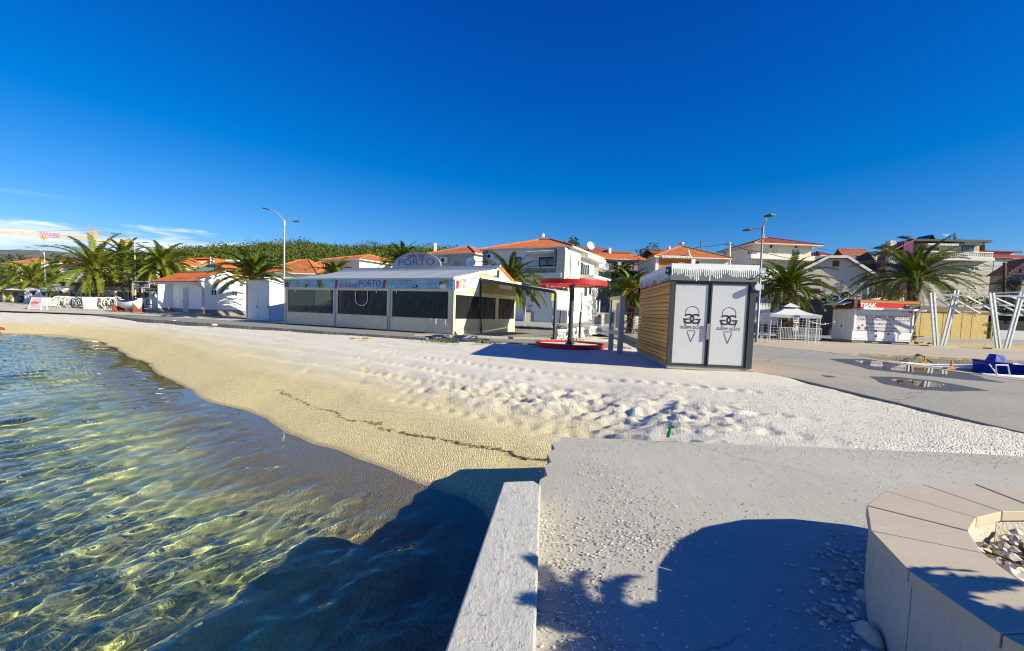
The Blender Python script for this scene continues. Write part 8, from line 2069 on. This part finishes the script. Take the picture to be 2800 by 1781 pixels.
ringband(MB(), PC, RI+.10, RO-.06, -.1, ZC-.010, 48).build('light_stop_ring', BUSH, pt)  # added hidden ring, keeps light from leaking through the joints
for k in range(NSEG):
    m = MB(); a, b, c_, d = pa2(RO+.006, k), pa2(RO+.006, k+1), pa2(RI-.006, k+1), pa2(RI-.006, k); t0 = (b-a).normalized()*.004
    dz = rng.uniform(-.002, .002); up_ = V((0, 0, ZC-.058))
    m.prism([a+t0+up_, b-t0+up_, c_-t0+up_, d+t0+up_], (0, 0, .058+dz)); o = m.build('cap_slab', CAP, pt)
    bv = o.modifiers.new('edge', 'BEVEL'); bv.width = .004; bv.segments = 2
m = MB(); vs = [PC+V((0, 0, .30))]; fs = []
for j in range(1, 6):
    for k in range(32): a = 2*math.pi*k/32; r_ = (RI+.01)*j/5; vs.append(PC+V((r_*math.cos(a), r_*math.sin(a), .29+.04*mnoise.noise(V((r_*math.cos(a)*3, r_*math.sin(a)*3, 4))))))
fs = [(0, 1+k, 1+(k+1) % 32) for k in range(32)]+[(1+(j-1)*32+k, 1+j*32+k, 1+j*32+(k+1) % 32, 1+(j-1)*32+(k+1) % 32) for j in range(1, 5) for k in range(32)]
m.add(vs, fs, True); m.build('soil', pm('dry_soil', (.16, .12, .07), .95, .3, 5, .6, 30, .02), pt)
def stones(name, pts, smin, smax, mats, parent, seed, kind='stuff'):
    rg = np.random.RandomState(seed); base = np.array([(1, 0, 0), (-1, 0, 0), (0, 1, 0), (0, -1, 0), (0, 0, 1), (0, 0, -1), (.62, .62, .5), (-.62, .6, .45), (.6, -.62, .5), (-.6, -.62, .45)], float)
    tri = np.array([(0, 6, 4), (6, 2, 4), (2, 7, 4), (7, 1, 4), (1, 9, 4), (9, 3, 4), (3, 8, 4), (8, 0, 4), (0, 2, 6), (2, 1, 7), (1, 3, 9), (3, 0, 8)])
    n = len(pts); s_ = smin+(smax-smin)*rg.rand(n)**2.2
    V_ = base[None]*(.75+.5*rg.rand(n, 10, 1)); V_ *= (s_[:, None]*np.stack([.7+.6*rg.rand(n), .6+.5*rg.rand(n), .35+.4*rg.rand(n)], 1))[:, None, :]
    a = rg.rand(n)*6.28; ca, sa = np.cos(a), np.sin(a); X = V_[..., 0]*ca[:, None]-V_[..., 1]*sa[:, None]; Yv = V_[..., 0]*sa[:, None]+V_[..., 1]*ca[:, None]
    V_ = np.stack([X, Yv, V_[..., 2]], -1)+np.asarray(pts)[:, None, :]
    F_ = (tri[None]+np.arange(n)[:, None, None]*10).reshape(-1, 3)
    return np_mesh(name, V_.reshape(-1, 3), F_, mats, False, parent, kind=kind)
t = NT('white_pebble'); P = t.pos(); vo = t.n('TexVoronoi', Vector=P, Scale=30); cc = t.n('SeparateColor', Color=vo.outputs['Color']).outputs[0]
t.pr(Base_Color=t.mix(cc, (.34, .29, .22), (.80, .75, .67)), Roughness=.85, Normal=t.bump(t.noise(P, 80, 3), .4, .004)); PEB = t.m
rg = np.random.RandomState(12); a = rg.rand(900)*6.28; q = np.sqrt(rg.rand(900))*.97*RI; keep_ = (q > .45) | (rg.rand(900) < .3)
stones('planter_stones', np.stack([PC.x+q*np.cos(a), PC.y+q*np.sin(a), .31+.05*rg.rand(900)], 1)[keep_], .018, .055, PEB, pt, 5)
# mortar rubble along the planter foot
pts = []
for k in range(1700):
    a = rg.rand()*6.28; r_ = RO+abs(rg.normal())*.16+.01; x, y = PC.x+r_*math.cos(a), PC.y+r_*math.sin(a)
    pts.append((x, y, .002+.02*rg.rand()*max(0, 1-(r_-RO)/.1)))
stones('rubble', np.array(pts), .006, .026, PEB, None, 6)
for (px, py, s_, lab) in ((2365, 1640, .05, 'lump of spilled mortar at the planter foot, upper one'), (2375, 1745, .07, 'lump of spilled mortar at the planter foot, lower one')):
    p = G(px, py); m = MB(); vs = []; rr = random.Random(int(px)); N_ = 9
    prof = [(1, 0), (.95, .35), (.6, .9), (.15, 1.1)]
    for (r_, z) in prof:
        for k in range(N_): a = 2*math.pi*k/N_; w = r_*s_*(1+.3*mnoise.noise(V((a*2, z*3, px)))); vs.append(p+V((w*math.cos(a)*.55, w*math.sin(a)*1.3, z*s_*.9)))
    fs = [(j*N_+k, j*N_+(k+1) % N_, (j+1)*N_+(k+1) % N_, (j+1)*N_+k) for j in range(3) for k in range(N_)]+[tuple(range(3*N_, 4*N_))]
    o = m.add(vs, fs, True).build('mortar_lump', BUSH); tag(o, lab, 'mortar')
# loose pebbles scattered on the slab
pts = []
def drift(n, cx, cy, sx, sy):
    for k in range(n):
        x, y = cx+rg.normal()*sx, cy+rg.normal()*sy
        if y < 5.36 and x > (.14+.065*(y-1.7)) and math.hypot(x-PC.x, y-PC.y) > RO+.03: pts.append((x, y, .003))
drift(1500, .85, 3.0, .28, .16); drift(1500, .40, 2.3, .16, .5); drift(500, 2.6, 4.2, 1.6, .6); drift(900, 1.5, 2.0, .6, .5); drift(700, .95, 4.4, .18, .5); drift(500, 1.0, 3.6, .2, .2); drift(350, .3, 2.9, .08, .6); drift(900, 4.0, 4.8, 2.0, .45)
for k in range(2600): drift(1, rg.uniform(.8, 7.2), 5.36-abs(rg.normal())*.22, .02, .01)
for k in range(900): drift(1, rg.uniform(.2, 7), rg.uniform(1.2, 5.3), .05, .05)
stones('pebbles', np.array(pts), .0025, .0095, PEB, None, 7)
# bigger grains along the beach close by
pts = []
for k in range(9000):
    x, y = rg.uniform(-6, .5), rg.uniform(3.4, 11); pts.append((x, y))
for k in range(7000):
    x, y = rg.uniform(.2, 7.4), rg.uniform(5.5, 10.5); pts.append((x, y))
A = np.array(pts); zb2 = beach_z(A[:, 0], A[:, 1]); kk = zb2 > -.70
stones('gravel', np.stack([A[kk, 0], A[kk, 1], zb2[kk]+.002], 1), .005, .015, PEB, None, 8)
# line of dried seaweed along the high-water mark
WEED = pm('dried_seaweed', (.20, .14, .04), .9, .4, 12, 0)
pl_ = [G(*p, -.25) for p in ((760, 1030), (850, 1065), (960, 1095), (1040, 1112), (1120, 1135), (1200, 1150), (1290, 1168), (1380, 1186), (1450, 1200), (1530, 1210))]
pts = []
for i in range(len(pl_)-1):
    for k in range(30):
        w = rg.rand(); q = pl_[i].lerp(pl_[i+1], w); a_ = rg.normal()*.016*(1+.8*math.sin(i*2+w*5)); b_ = .10*mnoise.noise(V((q.x*1.5, q.y*1.5, 2))); pts.append((q.x+a_*.5+b_, q.y+a_+b_))
A = np.array(pts); zz2 = beach_z(A[:, 0], A[:, 1]); qs = []
for (x, y), z in zip(A, zz2):
    a_ = rg.rand()*6.28; d = np.array([math.cos(a_), math.sin(a_), .1])*(.012+.03*rg.rand()); s_ = np.array([-d[1], d[0], 0])*.25; p = np.array([x, y, z+.008]); qs.append(np.stack([p-d-s_, p+d-s_, p+d+s_+[0, 0, .01], p-d+s_+[0, 0, .01]])[None])
qmesh('seaweed_line', qs, WEED, None, kind='stuff')
# yellow leaves by the promenade
for (px, py, lab) in ((968, 927, 'dead yellow leaf on the gravel before the bar, left one'), (1003, 927, 'dead yellow leaf on the gravel before the bar, right one')):
    p = G(px, py, 0.02); m = MB(); m.add([p+V((-.3, 0, 0)), p+V((0, -.08, .05)), p+V((.3, .05, .02)), p+V((0, .1, .06))], [(0, 1, 2, 3)]); m.prism([p+V((-.2, 0, .0)), p+V((.1, -.1, .0)), p+V((.2, .06, .0))], (0, 0, .05)); o = m.build('dead_leaf', INKO); tag(o, lab, 'leaf', 'dead leaves before the bar')
# rocks on the promenade edge
r = random.Random(6)
for k, (px, py) in enumerate(((476, 880), (586, 890), (500, 882), (410, 876))):
    p = G(px, py, .0); m = MB(); s_ = .2-.03*k; vs = []
    for (r_, z) in ((1, 0), (.9, .25), (.5, .45)):
        for i in range(8): a = i*math.pi/4; w = r_*s_*r.uniform(.75, 1.1); vs.append(p+V((w*math.cos(a)*1.3, w*math.sin(a)*.7, z*s_*1.2)))
    fs = [(j*8+i, j*8+(i+1) % 8, (j+1)*8+(i+1) % 8, (j+1)*8+i) for j in range(2) for i in range(8)]+[tuple(range(16, 24))]
    o = m.add(vs, fs).build('rock', WHITE2); tag(o, ['largest pale rock against the promenade kerb below white house', 'pale rock against the kerb in front of the shed', 'small rock right of the largest kerb rock', 'smallest pale rock far left on the kerb'][k], 'rock', 'rocks on the kerb')
p = G(2, 903, -.6); m = MB(); m.lathe(p, [(.16, 0), (.18, .08), (.1, .16), (.02, .18)], 9); o = m.build('rock', RUST); tag(o, 'brown stone at the waterline by the left edge', 'rock')
# green bottle in the gravel
p = G(1826, 1196, -.03); o = thing('green_bottle', 'small green plastic bottle stuck upright in gravel behind the slab edge', 'bottle', p)
GRN = pm('green_plastic_bottle', (.01, .26, .05), .3, .1, 5, 0); ax = V((.25, 0, 1)).normalized(); m = MB(); m.tube([p, p+ax*.08, p+ax*.10, p+ax*.13], [.022, .022, .012, .012], 10); m.build('body', GRN, o); m = MB(); m.tube([p+ax*.125+V((-.035, 0, 0)), p+ax*.13+V((.04, 0, .015))], .018, 8); m.tube([p+ax*.13, p+ax*.16], .014, 8); m.build('cap', pm('dark_green_cap', (.006, .12, .04), .4), o)
# unseen palm outside the frame, guessed from the leafy shadow on cap and slab
# added in the planter to the right; its low crown shades the slab
pr_ = random.Random(77); pq = V((3.0, .98, .30)); c = V((2.98, .92, 1.12))
fp_ = thing('unseen_palm', 'low palm growing in round stone planter, beyond the right edge', 'palm tree', pq)
m = MB(); m.tube([pq, pq.lerp(c, .5), c], [.10, .06, .09], 10); m.build('trunk', BARK, fp_)
R_, Q_ = [], []
for k in range(24):
    az = k*2.39996; w = (k+.5)/24
    a, q = frond_np((c.x, c.y, c.z), az, 1.35-1.35*w, .52*(.85+.3*pr_.random()), 1.3, pr_, 30, .05, .30); R_.append(a); Q_.append(q)
qmesh('crown', Q_, PALMG, fp_); qmesh('midribs', R_, RACH, fp_)
